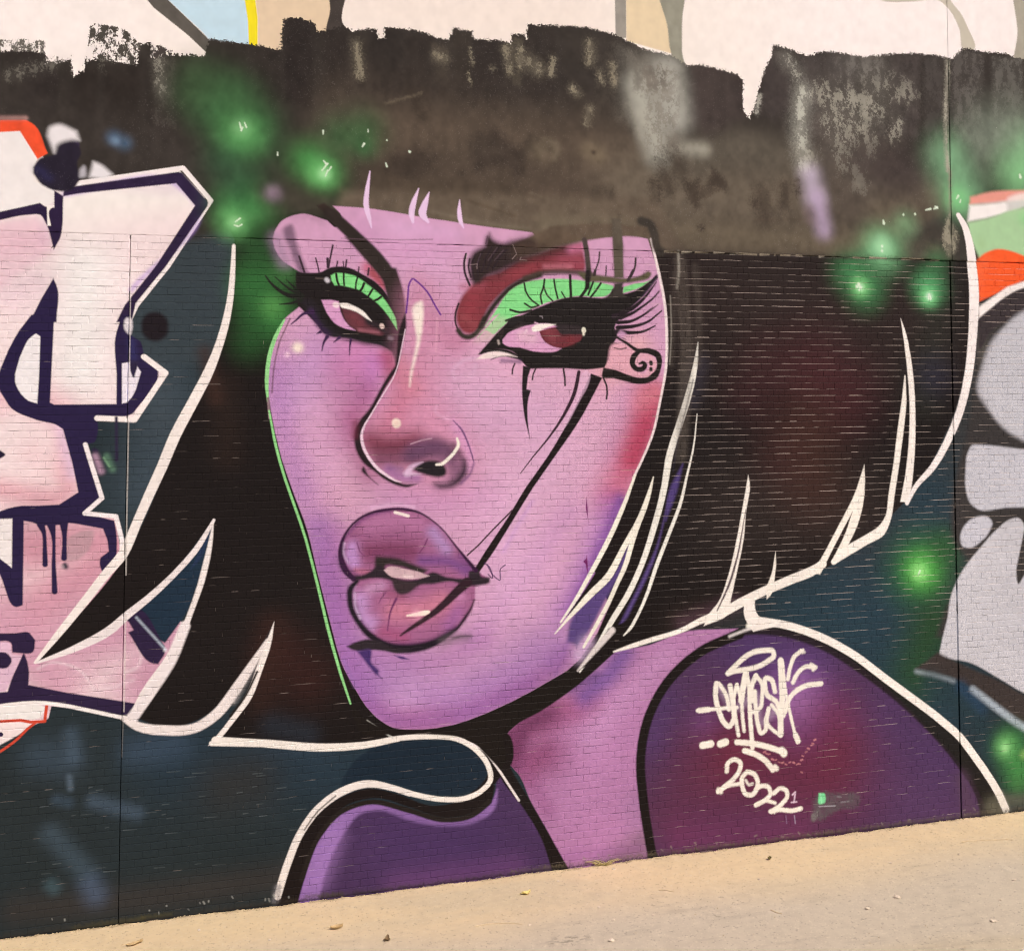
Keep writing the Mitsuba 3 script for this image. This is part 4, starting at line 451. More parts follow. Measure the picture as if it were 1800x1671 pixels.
('s',(87,84,80),-3.6,3.6,0.8,0,0,0,[303.9,427.4,3.6,248.3,384.5,3.6,227.8,365.9,3.6,205.6,339.2,3.6,173.8,292.9,3.6]),
('s',(116,118,124),-9.4,9.4,0.6,0,0.5,0,[65.7,60.1,18.8,56.9,9.2,18.8]),
('s',(228,226,225),-3.6,3.6,1,0,0,0,[823.3,644.2,5,897.9,615.5,5.1,919.6,605.8,5.1,939.7,594.2,5.1,957.9,579.7,5.1,974.2,561.9,5.1,989,542.1,5.1,1034.8,475.4,5.1,1113.8,354.7,5.1]),
('s',(199,205,199),-3.9,3.9,0.8,0,0,0,[435.1,739.7,3.7,484.5,703.2,3.7,546.5,660.9,3.7]),
('p',(26,22,20),-5.1,5.1,1,0,0,0,[349,843,391,785,411,761,423,750,441,737,475,718,496,709,526,699,564,688,593,682,615,679,646,676,676,676,707,677,753,681,805,689,842,699,878,712,920,731,1025,786,1075,810,1126,830,1254,875,1321,903,1377,933,1473,991,1583,1008,1473,917,1429,882,1391,854,1338,818,1290,788,1249,763,1208,740,1135,708,1115,698,1068,667,1055,656,1046,645,1043,638,1042,621,1047,587,1059,539,1030,495,967,560,932,598,913,615,900,625,887,633,873,640,850,647,827,653,802,657,691,670,645,673,539,676,481,673,457,673,436,677,423,682,412,689,403,699,395,711,389,725,380,747,360,813,352,836]),
('p',(199,157,193),-4.6,4.6,1,0,0,1,[271,2985,385,2986,453,2984,529,2978,682,2962,775,2955,957,2942,1177,2930,1204,2903,1304,2901,1363,2903,1405,2909,1506,2927,1608,2943,1642,2947,1668,2948,1693,2947,1745,2940,1789,2812,1798,2779,1810,2731,1819,2683,1828,2625,1834,2568,1838,2511,1839,2462,1839,2403,1836,2360,1832,2318,1823,2259,1785,2085,1770,2027,1756,1988,1735,1943,1690,1855,1673,1818,1657,1779,1624,1691,1601,1638,1574,1580,1538,1507,1466,1373,1585,1288,1531,1090,1449,1013,1401,972,1339,923,1287,896,1165,834,1073,792,963,749,881,722,843,712,813,705,737,695,676,692,599,696,576,699,561,702,546,707,532,714,517,723,497,737,478,752,462,768,432,803,410,836,363,918,338,965,321,1007,305,1058,219,1386,190,1509,176,1560,160,1609,120,1712,84,1812,67,1862,55,1906,35,1986,16,2082,7,2140,3,2192,4,2245,9,2299,18,2345,24,2367,33,2389,71,2476,88,2493,133,2532,149,2549,160,2567,164,2581,165,2588,164,2602,160,2617,139,2679,79,2714,61,2727,46,2742,34,2761,24,2783,18,2806,17,2814,18,2828,23,2851,29,2866,41,2887,50,2899,62,2909,76,2918,98,2929,114,2934,137,2940,151,2941,173,2938,247,2918,273,2894,279,2891,284,2890,289,2893,294,2899,299,2907,306,2926,308,2942,306,2949,302,2956,277,2979]),
('s',(178,134,186),0,271.9,0.75,0,0,2,[47.5,2227.8,0,97.5,1994.3,0,124.5,1878.1,0,156.5,1755.4,0,222.4,1517.8,0]),
('s',(184,147,208),0,240.1,0.5,0,0,2,[120.3,2131.5,0,215.2,2333.3,0]),
('s',(153,111,166),0,272.9,0.8,0,0,2,[284.7,1296.7,0,289.5,1252.3,0,301,1110.7,0,307.4,1066.8,0,317.1,1023.8,0,328.5,988.5,0,346.4,946.8,0,363.7,912.6,0,422.4,803.7,0]),
('s',(176,139,186),0,494.6,0.85,0,0,2,[445.6,998.6,0,500.3,968.7,0,616.9,897.6,0,665.6,871.7,0,693.6,859.2,0,721.8,849,0,750.2,841.6,0,778.9,837.5,0,807.8,836.7,0,837,839.1,0,866.4,844.1,0,903.5,853.5,0,963.5,874,0,1100.4,928.9,0,1161.7,949.4,0]),
('s',(166,124,175),0,214.2,0.7,0,0,2,[1082.3,800.1,0,853.2,737.9,0,823.1,731.3,0,818,731.6,0,821.5,734.6,0,850.3,748,0,919,775.5,0,1295.5,919.2,0]),
('s',(176,124,175),0,174.2,0.7,0,0,2,[721.4,728.7,0,570.9,723.5,0]),
('s',(185,126,155),0,126,0.7,0,0,2,[620.8,733.4,0,772.1,708.9,0]),
('s',(213,180,216),0,139.4,0.5,0,0,2,[620.2,856.8,0]),
('s',(201,126,188),0,245.4,0.6,0,0,2,[410.9,2492.8,0,387.4,2290.1,0]),
('s',(174,63,89),0,106.1,0.8,0,0,2,[512.1,2320.1,0,537.5,2270.5,0]),
('s',(184,116,199),0,140.4,0.5,0,0,2,[462.1,2292.9,0,438.1,2141,0]),
('s',(193,105,155),0,139,0.5,0,0,2,[364.5,2038.8,0]),
('s',(216,172,199),0,309.3,0.5,0,0,2,[218.2,1985.7,0,317.7,1739.6,0]),
('s',(218,178,203),0,488.6,0.5,0,0,2,[1029,2314.5,0,1061,2304.9,0,1104.6,2293.9,0,1303.6,2250.9,0,1347.1,2239.3,0,1378.7,2229.1,0,1419.2,2211.7,0,1444.7,2194.9,0,1455.8,2183.7,0,1461.3,2175.7,0,1465.1,2167.2,0,1467.7,2153.8,0,1467.4,2144.2,0,1464.2,2129.2,0,1452.2,2102.4,0,1432.8,2073.7,0,1401.4,2037.1,0,1369.8,2005.3,0,1327.3,1966.1,0,1144.4,1807.4,0,1111.3,1775.9,0,1082.3,1745.6,0]),
('s',(222,168,195),0,258.8,0.4,0,0,2,[1082.3,2290.5,0]),
('s',(199,126,166),0,218.3,0.4,0,0,2,[818.6,2409.6,0,870.5,2515.4,0]),
('s',(193,147,195),0,250.2,0.3,0,0,2,[661.8,2865.3,0,408.1,2898.8,0]),
('s',(215,176,216),0,287.5,0.6,0,0,2,[509,2854.8,0,713.6,2817.1,0]),
('s',(211,157,177),0,229.6,0.5,0,0,2,[1519.6,2279.8,0]),
('s',(218,174,181),0,193.1,0.8,0,0,2,[1689.7,2420.6,0,1677.8,2407.6,0,1644,2364.9,0,1631.9,2352.5,0,1618.8,2342.8,0,1604.2,2336.4,0,1595.4,2334.7,0,1547.9,2334.3,0]),
('s',(155,42,65),0,154.9,0.95,0,0,2,[1663.8,1888.6,0,1709.1,1996.1,0,1730.2,2050.7,0,1745.8,2098.1,0,1774,2194.3,0]),
('s',(180,78,111),0,246.6,0.7,0,0,2,[1578.5,1728.2,0,1672.4,1954.1,0,1699.1,2024.7,0,1745,2153,0]),
('s',(209,136,155),0,155.5,0.6,0,0,2,[1774.1,2207.8,0,1716.7,2179.1,0]),
('s',(106,68,142),0,90.4,0.9,0,0,2,[1600.8,1696.6,0,1525.3,1526.6,0,1488.2,1446.5,0,1446.2,1361.4,0,1363.9,1200.8,0]),
('s',(155,105,184),0,165.1,0.5,0,0,2,[1544.7,1669.9,0,1476,1503.8,0,1439.9,1422.3,0,1399.9,1342.9,0,1323.2,1201.7,0]),
('s',(180,132,201),0,146,0.22,0,0,2,[1351.5,1643.1,0,1188.3,1418.2,0,1112,1319.1,0,1077.3,1277.4,0,1036,1230.8,0,899.4,1084.3,0]),
('s',(184,141,197),0,115,0.15,0,0,2,[1631.7,2203.3,0,1545.8,1908,0]),
('p',(108,84,155),-21.3,21.3,0.8,0,0,2,[1571,1406,1510,1264,1481,1207,1464,1179,1445,1154,1374,1077,1350,1046,1338,1026,1324,997,1282,894,1328,1021,1343,1058,1361,1093,1395,1146,1483,1270,1567,1399]),
('s',(145,88,148),0,119.4,0.6,0,0,2,[323.3,1027.1,0,339.8,993,0,370.9,922.8,0,388,889.1,0,399.7,869.9,0,412.6,851.7,0,438.1,823.3,0,461.1,800.9,0,485.8,780,0,505.3,766,0,525.4,753.9,0,546,744.3,0,567,737.7,0,589,733.7,0,611.8,731.7,0,651,731.8,0,736.5,737.1,0,766.9,740.1,0,805,745.5,0,850.5,754.3,0,903.4,767.2,0,955.6,782.4,0,1007.3,799.5,0,1058.9,818.9,0,1102.6,837.5,0,1145.6,858,0,1187.6,880.5,0,1221.6,900.6,0,1247.8,918.2,0,1349.7,994.5,0]),
('s',(158,109,168),0,204.4,0.5,0,0,2,[223.2,1419.9,0,265.6,1231.3,0,277,1188.4,0,290.5,1146.2,0,303.9,1111.3,0,322.7,1069.8,0,397.1,926.9,0]),
('s',(145,80,122),0,160.1,0.6,0,0,2,[413.1,2165.3,0,382.7,2049.6,0,377.8,2019.2,0,377.2,1989.1,0,381.8,1959.7,0,390.7,1930.6,0,440.3,1815.4,0]),
('s',(164,97,153),0,242.6,0.4,0,0,2,[313.4,2287.3,0,315.7,1987.8,0]),
('s',(189,130,186),0,214.3,0.35,0,0,2,[565.8,1691.4,0,976.7,1719.1,0]),
('s',(164,105,162),0,136.8,0.5,0,0,2,[294.9,1542.1,0,290,1401.1,0,291.1,1364.4,0,294.2,1335.4,0,299.8,1306.7,0,307.9,1278.4,0,346.5,1173.1,0]),
('s',(162,109,173),0,140.6,0.45,0,0,2,[420.7,1048.5,0,465.4,1035.9,0,571.3,999.5,0,616.7,986.2,0,661.6,977.6,0,683.9,975.7,0,705.9,975.8,0,727.6,978.1,0,749,982.8,0,770.2,989.5,0,791.2,997.9,0,826,1014.8,0,916.1,1065.2,0,951.3,1082.9,0]),
('s',(215,180,219),0,406.1,0.45,0,0,2,[1029.1,2184.5,0,1068.8,2155.3,0,1163.1,2093.5,0,1201.5,2063.4,0,1222.4,2042.2,0,1234.7,2025.4,0,1241,2013.7,0,1245.6,2001.6,0,1248.8,1982.8,0,1248,1963.2,0,1243.7,1942.9,0,1236.2,1922.1,0,1226.3,1900.7,0,1200.5,1856.6,0,1144.4,1773,0,1120.2,1734.4,0,1100,1695.9,0,1085.8,1657.6,0,1082.3,1642.5,0,1077.8,1612.5,0,1074.2,1551.5,0,1075.1,1497.4,0,1080.9,1388.5,0,1082.3,1334.5,0]),
('s',(207,168,210),0,205.6,0.4,0,0,2,[168.5,2132.9,0,243.8,1837.8,0]),
('s',(199,159,203),0,175.5,0.35,0,0,2,[620.1,864.2,0,797.1,887,0]),
('s',(164,101,133),0,130.6,0.35,0,0,2,[714.7,2507.7,0,732.2,2488.8,0,779.3,2431,0,796.6,2415.8,0,807.7,2410.3,0,813.2,2409.3,0,818.6,2409.6,0,828.9,2414.2,0,843.9,2429.5,0,858.4,2451.6,0,882.2,2493.9,0,896.7,2516.7,0]),
('s',(145,70,107),0,92,0.5,0,0,2,[536.8,2397.3,0,522.6,2244.6,0]),
('s',(184,130,177),0,179.1,0.35,0,0,2,[408.5,2847.9,0,516,2814.1,0,545.2,2808.4,0,567.6,2806.7,0,598.4,2808.1,0,629.8,2812.9,0,765.3,2846.5,0]),
('s',(209,170,212),0,86.9,0.5,0,0,2,[559.4,2909.7,0,817.2,2896.9,0]),
('s',(147,103,177),0,184.4,0.55,0,0,2,[221.9,1566.9,0,273.1,1323.7,0,313,1148.4,0,329.6,1083.2,0,345.1,1033.3,0,360.9,991.1,0,422.1,852.6,0]),
('s',(155,113,184),0,234.4,0.45,0,0,2,[470.8,924.1,0,506.1,909.4,0,619.9,857.1,0,655.8,843.4,0,684.7,834.8,0,721,827.9,0,758.1,825.3,0,803.7,826.9,0,850.1,832.9,0,904.5,844.9,0,966.1,863.9,0,1025.8,887.4,0,1089.1,917.6,0,1122.1,937.2,0,1160.1,964,0,1295.8,1073.3,0]),
('s',(145,97,166),0,105.5,0.5,0,0,2,[373.6,805.9,0,499.2,750.8,0,527.6,740.2,0,556.4,731.7,0,593.1,724.5,0,630.8,720.3,0,676.9,718.6,0,723.5,720.1,0,777.6,725,0,830.5,732.6,0,860,738.7,0,896.3,748.9,0,932.3,761.3,0,968,775.4,0,1103.5,836.2,0,1161.6,860.3,0]),
('s',(170,126,190),0,156,0.4,0,0,2,[23.4,2251.6,0,54,2076.5,0,72.2,1989.8,0,96,1903.1,0,148.1,1738.3,0]),
('p',(58,47,69),-14.8,14.8,0.7,0,0,0,[65,2874,61,2869,59,2862,58,2856,61,2841,67,2825,87,2784,102,2741,127,2678,176,2656,173,2663,124,2786,119,2803,111,2852,104,2876,98,2886,94,2889,89,2890,84,2888,71,2880]),
('s',(145,126,155),0,82.2,0.6,0,0,0,[29.2,2821.8,0,66.3,2724.5,0]),
('s',(67,63,56),0,138.3,0.6,0,0,0,[-8.8,3018.7,0,104.2,3004.3,0,209.4,2985.6,0]),
('s',(170,147,177),0,82.4,0.45,0,0,0,[15.1,3020.6,0]),
('s',(224,201,236),-4.3,4.3,1,0,0,0,[432.2,3152.1,2.6,420.9,3073.1,8.9,416.5,3030.5,11.2,415.7,3004.7,11.9,419.7,2979.3,11.5,429.4,2945.9,9.3,440.6,2899.6,2.1]),
('s',(224,201,236),-4.4,4.4,1,0,0,0,[650,3092.5,2.2,630.9,3037.9,10.5,624.1,3012.5,12.7,620.2,2994.8,13.5,618.7,2977.2,12.9,619.2,2969.5,12,624.9,2938.7,6]),
('s',(224,201,236),-4.4,4.4,1,0,0,0,[697.6,3078.9,2.2,681,3032.1,12.3,670.3,2998.3,16.9,668.1,2989.3,17.5,667.7,2980.9,17.3,669.6,2974.1,16.3,678.1,2961.7,12.4,693.8,2943.8,5.2]),
('s',(224,201,236),-4.5,4.5,1,0,0,0,[837.4,3055,1.8,835.5,3011,8.8,836.4,2993.5,10.2,838.2,2975.9,10.8,842,2959,9.7,844.8,2951.4,8.2,855.3,2929.3,2.2]),
('s',(145,218,146),-3.4,3.4,1,0,0,0,[68.9,2471,3.7,44,2422.3,7,29.3,2387.4,8.1,15.3,2344.9,8.5,6.6,2306,8.7,0.3,2258.6,8.5,-2.4,2206.4,8,-1.5,2169.3,6.9,3.5,2115.8,3.6]),
('s',(135,116,124),-3.6,3.6,1,0,0,0,[3.4,2128,4.8,11.4,2042.5,4.8]),
('s',(141,216,142),-3.4,3.4,1,0,0,0,[8.7,2074.2,3.6,32.1,1952.6,5.4,42.7,1908.2,5.6,56.2,1856.9,5.5,80.3,1777.6,5.4,147.7,1587.8,5.4,168.3,1523.6,5.4,193.8,1429.3,5.4,223.5,1312.5,5.5,262.7,1150.5,6.1,286,1063.4,6,321.7,941.6,5.5,363.8,816.1,3.7]),
('s',(87,59,67),-4.9,4.9,0.7,0,0,0,[92.8,2477.1,3.1,55.7,2390.7,3,46.5,2361.7,3,39.2,2332.7,3,30.9,2288.6,3,24.9,2244.1,3,19.7,2153.1,3]),
('s',(145,109,177),-12.2,12.2,0.7,0,0,0,[333.2,1002.4,7.3,385.1,890.7,7.3]),
('s',(232,224,227),-4.2,4.2,1,0,0,0,[1761.9,2941,5.6,1801.2,2779.5,7,1820.1,2690.6,7.1,1830.8,2625.5,7,1836.2,2568.6,7.1,1839,2503.2,7.1,1838.8,2420.1,6.9,1835.7,2351.9,6.5,1831.4,2309.6,6.3,1822.7,2259.4,6,1784.9,2084.6,5.5,1772.2,2035.2,5.5,1758.6,1995.7,5.5,1736,1942.3,5.5,1707.1,1881.5,5.5,1666.1,1803.3,5.5]),
('p',(124,55,65),-13.2,13.2,1,0,0,0,[885,2660,921,2695,941,2710,956,2717,1007,2731,1023,2738,1039,2748,1108,2796,1131,2809,1155,2819,1215,2838,1293,2871,1334,2882,1418,2899,1427,2846,1435,2811,1436,2793,1430,2763,1327,2757,1293,2755,1268,2752,1227,2744,1195,2734,1162,2723,1138,2713,1115,2701,1085,2681,1064,2665,1043,2647,1011,2614,987,2587,976,2572,968,2557,949,2517,940,2493,933,2478,929,2471,917,2459,902,2449,894,2447,885,2445,867,2448,859,2451,852,2455,845,2461,834,2476,827,2491,823,2506,821,2522,822,2538,824,2555,836,2588,844,2605,853,2622,865,2637,878,2652]),
('s',(166,84,107),0,110.3,0.5,0,0,0,[1325.1,2821.5,0,1398.9,2802.4,0]),
('s',(63,36,41),0,66.9,0.7,0,0,0,[1011.4,2748.8,0,1103.2,2790.1,0,1190.7,2823.9,0,1255.7,2844.3,0,1337.5,2864,0]),
('s',(93,47,54),0,49.3,0.5,0,0,0,[940.6,2686.3,0,1023.3,2726.2,0]),
('s',(203,126,166),0,68.1,0.7,0,0,0,[1368.2,2872,0,1417.7,2881.3,0]),
('s',(145,59,72),0,81.5,0.5,0,0,0,[905.5,2614.7,0,882.3,2544.1,0]),
('s',(145,63,74),0,58.3,0.5,0,0,0,[1094.8,2730.5,0,1179,2765,0]),
('s',(145,76,83),0,56.9,0.5,0,0,0,[905.7,2487.5,0,853.2,2519.6,0]),
('s',(197,126,144),0,33.8,0.5,0,0,0,[1239.5,2774.6,0,1361.8,2782.2,0]),
('s',(170,88,107),0,49,0.4,0,0,0,[852.9,2658.1,0,940.6,2674.7,0]),
('p',(93,83,71),-10.9,10.9,1,0,0,0,[1179,2918,1276,2967,1424,2990,1568,3000,1740,2994,1765,2947,1686,2946,1625,2945,1536,2933,1301,2873,1215,2841,1163,2827,1146,2824,1131,2827,1114,2836,1099,2848,1095,2854,1094,2859,1096,2864,1106,2875,1123,2886,1171,2913]),
('s',(67,42,45),0,49.5,0.75,0,0,0,[905.4,2707.5,0,1130.8,2820.9,0]),
('s',(58,40,41),0,41.2,0.6,0,0,0,[940.6,2732.8,0,1059,2798.6,0]),
('p',(48,38,39),-18.6,18.6,1,0,0,0,[952,2853,958,2882,961,2892,976,2913,985,2895,991,2888,998,2882,1008,2878,1026,2874,1044,2874,1071,2879,1088,2883,1114,2893,1131,2897,1164,2899,1188,2896,1212,2886,1230,2875,1237,2869,1240,2863,1238,2859,1234,2854,1227,2850,1208,2841,1171,2827,1131,2815,1090,2782,1068,2768,1023,2744,981,2725,965,2716,952,2704,935,2680,905,2670,891,2695,884,2726,879,2769,882,2787,889,2803,905,2824,919,2835,944,2848]),
('p',(69,57,50),-37.5,37.5,0.9,0,0,0,[1083,2882,1143,2892,1350,2892,1317,2878,1215,2838,1170,2815,1154,2808,1139,2804,1121,2803,1102,2804,1095,2807,1090,2811,1086,2817,1083,2834,1084,2873]),
('p',(89,78,65),-32.6,32.6,0.8,0,0,0,[1179,2918,1301,2945,1399,2934,1399,2909,1399,2901,1215,2868,1184,2912]),
('s',(48,36,45),-3.9,3.9,1,0,0,0,[867.1,2809.6,5.2,861.1,2784.9,5.2,858.4,2768.4,5.2,859.3,2742.2,5.2,862.4,2725,5.2,867,2708.4,5.2,884.9,2668.6,5.2]),
('s',(48,36,45),-3.9,3.9,1,0,0,0,[884.7,2787.5,4.1,879.5,2761,4.1,878.9,2752.3,4.1,881.2,2736.9,4.1,890.7,2706.6,4.1]),
('s',(38,28,39),-4.7,4.7,0.7,0,0,0,[911,2812.4,2.6,897.9,2772.9,2.6,895.9,2756.4,2.6,897.2,2739.2,2.6,905.4,2695.9,2.6]),
('s',(38,28,39),-4.7,4.7,0.7,0,0,0,[952.2,2838.4,2.6,931.7,2801.2,2.6,922.8,2778.3,2.6,920.8,2754.7,2.6,922.9,2714.3,2.6]),
('s',(38,28,39),-4.7,4.7,0.7,0,0,0,[987.6,2852.5,2.7,968.4,2815,2.6,958.1,2792.2,2.6,940.6,2732.8,2.6]),
('s',(38,28,39),-4.8,4.8,0.7,0,0,0,[958.1,2862.2,2.6,966.9,2897.8,2.6]),
('s',(38,28,39),-4.8,4.8,0.7,0,0,0,[1029.2,2861.1,2.7,1000.5,2820.8,2.7,987.7,2799.9,2.6,964.1,2745.9,2.6]),
('s',(38,28,39),-4.8,4.8,0.7,0,0,0,[1059,2845.5,2.7,1028.3,2810.6,2.7,1017.3,2796,2.7,993.6,2753.6,2.6]),
('s',(93,78,89),-4.7,4.7,0.6,0,0,0,[934.5,2814,1.8,914.1,2754.5,1.8]),
('s',(93,78,89),-4.8,4.8,0.6,0,0,0,[1011.4,2848.2,1.8,970,2787.1,1.8]),
('s',(93,78,89),-4.8,4.8,0.6,0,0,0,[1041.1,2838.5,1.8,999.5,2789,1.8]),
('s',(189,185,177),-3.9,3.9,0.5,0,0,0,[870,2806.9,1.5,867.2,2773.7,1.5,867.2,2757.4,1.5,870,2740.1,1.5,879,2705.9,1.5]),
('s',(164,147,148),-3.2,3.2,0.6,0,0,0,[887.7,2761.6,1.2,919.9,2767.6,1.2,918.2,2746,1.2]),
('s',(164,147,148),-3.2,3.2,0.6,0,0,0,[1085.8,2867.9,1.2,1103.8,2825,1.2,1082.9,2800.1,1.2]),
('s',(164,147,148),-3.2,3.2,0.6,0,0,0,[1124.8,2811.6,1.2,1118.8,2799.5,1.2,1151.9,2798.6,1.2]),
('s',(42,36,36),-6.6,6.6,0,0,0,0,[829.8,2581.8,10.4,818.8,2549.1,10.4,815.7,2524.6,10.4,816.3,2508.4,10.4,818.7,2492.2,10.4,826.1,2467.9,10.4,836,2453.4,10.4,843,2446.4,10.4,850.8,2440.5,10.4,859.2,2436.3,10.4,876.6,2433.2,10.4,894.2,2435,10.4,902.1,2438.2,10.5,916.7,2449.5,10.5,935.1,2471.5,10.5,943,2485.8,10.5,954.7,2517.3,10.5,962.9,2532,10.5,977.8,2552.8,10.5,1010.9,2594.1,10.6,1034.9,2621.4,10.6,1066.9,2654.2,10.6,1087.5,2672.3,10.7,1102.2,2682.7,10.7,1133.7,2700,10.7,1166.8,2714.2,10.7,1198.6,2725.4,10.8,1239.5,2736.2,10.8,1273.4,2742.2,10.8,1316.3,2746.6,10.9,1343.3,2748.2,10.9,1398.7,2748.7,10.9]),
('s',(38,30,32),-4.2,4.2,1,0,0,0,[834.4,2582,4.1,821,2543.1,4,818,2519,4,818.5,2502.8,4,821.4,2487.3,4,833,2458.1,4]),
('s',(54,49,45),-7.8,7.8,1,0,0,0,[833,2458.1,11.6,845.8,2442.1,11.6,853.4,2436,11.6,862.5,2432.7,11.6,872.6,2431.1,11.6,882.5,2431.6,11.6,897.8,2437.5,11.6,911.7,2447.3,11.6,918.5,2453.8,11.6,930,2469.2,11.7,939.3,2485.2,11.7,952.6,2518.7,11.7]),
('s',(44,40,36),-10.6,10.6,1,0,0,0,[940.9,2483.4,12.8,964.4,2530.9,12.9,976.8,2551.6,12.9,994.9,2578.4,12.9,1028.7,2620.3,12.9,1067.4,2659.9,13,1088.8,2677.4,13,1119,2695.3,13.1,1158.5,2713.8,13.1,1215.2,2734.8,13.2]),
('s',(63,55,47),-10.8,10.8,0.85,0,0,0,[1142.8,2715.7,11.9,1207,2741.3,12,1231.9,2747.3,12,1257.4,2751,12,1317.1,2755.9,12.1,1359,2757.3,12.1,1410.4,2756.8,12.2,1473.1,2753.2,12.2]),
('p',(127,218,140),-5.4,5.4,1,0,0,0,[1023,2545,1000,2533,992,2526,977,2509,961,2487,958,2485,1006,2559,1036,2609,1052,2630,1070,2651,1090,2667,1111,2681,1143,2695,1177,2706,1239,2717,1319,2723,1383,2723,1448,2719,1504,2717,1553,2709,1570,2704,1573,2699,1572,2693,1568,2685,1555,2668,1540,2657,1523,2651,1476,2646,1420,2649,1386,2645,1353,2638,1304,2626,1251,2610,1127,2554,1091,2536,1076,2526,1047,2494,1018,2470,1006,2456,1000,2451,992,2451,966,2466,959,2467,952,2464,945,2458,921,2429,1017,2539]),
('p',(193,189,177),-26.3,26.3,0.55,0,0,0,[912,2413,986,2509,998,2521,1005,2525,1012,2527,1020,2528,1039,2527,1055,2521,1059,2518,1059,2513,1055,2507,1018,2470,994,2433,982,2422,975,2418,958,2414,921,2413]),
('p',(127,218,140),-5.6,5.6,1,0,0,0,[1623,2702,1674,2720,1729,2730,1747,2737,1764,2746,1749,2735,1728,2717,1712,2707,1687,2696,1652,2683,1617,2672,1621,2692]),
('p',(89,86,67),-8.3,8.3,1,0,0,0,[1399,2755,1400,2758,1404,2760,1419,2760,1476,2754,1549,2748,1605,2744,1633,2744,1660,2748,1696,2758,1713,2765,1742,2784,1751,2785,1763,2777,1762,2769,1757,2760,1751,2752,1744,2746,1728,2740,1655,2724,1594,2718,1508,2720,1462,2717,1445,2718,1430,2723,1423,2726,1416,2733,1402,2749]),
('p',(29,26,26),-5.4,5.4,1,0,0,0,[924,2355,1006,2451,1071,2519,1119,2539,1187,2575,1269,2611,1295,2622,1321,2631,1348,2637,1375,2642,1420,2646,1476,2643,1515,2643,1533,2646,1541,2649,1548,2655,1567,2687,1573,2693,1582,2697,1592,2699,1623,2702,1617,2679,1617,2672,1622,2669,1641,2673,1679,2687,1720,2712,1757,2740,1789,2772,1796,2760,1796,2752,1792,2744,1757,2702,1739,2680,1712,2653,1668,2614,1628,2577,1596,2541,1584,2525,1580,2516,1578,2508,1580,2499,1589,2481,1591,2472,1589,2464,1586,2456,1565,2423,1546,2375,1521,2320,1460,2308,1434,2305,1408,2305,1340,2308,1177,2300,1161,2303,1155,2307,1142,2318,1125,2339,1105,2358,1091,2369,1083,2374,1067,2379,1050,2382,1032,2383,1006,2382,988,2379,970,2375,940,2356,932,2355]),
('p',(34,32,34),-5.3,5.3,1,0,0,0,[1059,2515,1086,2528,1102,2534,1118,2538,1167,2547,1127,2520,1085,2495,1077,2494,1071,2495,1065,2504]),
('s',(36,36,32),-3.7,3.7,1,0,0,0,[1139.8,2692.1,4.2,1146,2659.1,4.2,1148.7,2651.5,4.2,1156.8,2636.9,4.2,1167.1,2623.6,4.2,1179.3,2611.9,4.2,1209,2593,4.2]),
('s',(36,36,32),-3.8,3.8,1,0,0,0,[1236.4,2715.4,4.5,1233.5,2690.2,4.5,1230.3,2673.7,4.5,1218.1,2643.5,4.5,1218.7,2627.3,4.5,1224.1,2602.6,4.5]),
('s',(36,36,32),-3.8,3.8,1,0,0,0,[1233.3,2679.8,3.9,1243,2654.7,3.9,1251.5,2639.5,3.9,1275.7,2617.2,3.9]),
('s',(36,36,32),-3.8,3.8,1,0,0,0,[1282,2718,4.5,1288,2677,4.5,1300.2,2630.3,4.5]),
('s',(36,36,32),-3.8,3.8,1,0,0,0,[1318.6,2660.9,3.6,1336.9,2632.3,3.6]),
('s',(36,36,32),-3.8,3.8,1,0,0,0,[1359.9,2740.5,6.7,1364.5,2627.9,6.6]),
('s',(36,36,32),-3.8,3.8,1,0,0,0,[1442,2739.4,7.3,1443.6,2710.4,7.3,1441.8,2691.6,7.3,1433.9,2674.6,7.3,1410.7,2642.3,7.3]),
('s',(36,36,32),-3.8,3.8,1,0,0,0,[1510.4,2713.5,4.9,1485.3,2676.2,4.9,1460.3,2644.9,4.9]),
('s',(36,36,32),-3.8,3.8,1,0,0,0,[1473,2717.3,4.9,1447.9,2656.2,4.9]),
('s',(36,36,32),-3.7,3.7,1,0,0,0,[1073.9,2565.5,5.3,1100.7,2558.6,5.3,1118.7,2556.1,5.3,1136.6,2558.1,5.3,1172.7,2567.6,5.4]),
('s',(36,36,32),-3.7,3.7,1,0,0,0,[1142.7,2598.3,4.2,1164.9,2584.5,4.2,1172.8,2582.3,4.2,1182.5,2583.3,4.2,1202.9,2589.8,4.2]),
('s',(36,36,32),-3.7,3.7,1,0,0,0,[1053.1,2514.9,4.7,1094.8,2531.5,4.7,1142.7,2539.7,4.7]),
('p',(58,55,52),-8.3,8.3,1,0,0,0,[1576,2717,1623,2726,1617,2696,1616,2686,1618,2678,1623,2670,1636,2655,1592,2650,1523,2642,1554,2662,1561,2668,1567,2675,1572,2691,1575,2709]),
('p',(89,84,74),-6.7,6.7,1,0,0,0,[1565,3024,1612,3027,1622,2902,1624,2744,1576,2741,1565,3015]),
('p',(58,53,47),-22.2,22.2,0.5,0,0,0,[1574,2898,1580,2902,1590,2905,1601,2906,1612,2905,1618,2901,1621,2889,1619,2877,1613,2872,1603,2869,1592,2868,1581,2870,1575,2874,1572,2886]),
('s',(73,65,63),-5.5,5.5,1,0,0,0,[1430.2,2912,12.8,1442.3,2853.1,12.8,1453.2,2746,12.8]),
('s',(29,25,24),-8.2,8.2,1,0,0,0,[1448.3,2763.7,12.2,1444.9,2691.8,12.2]),
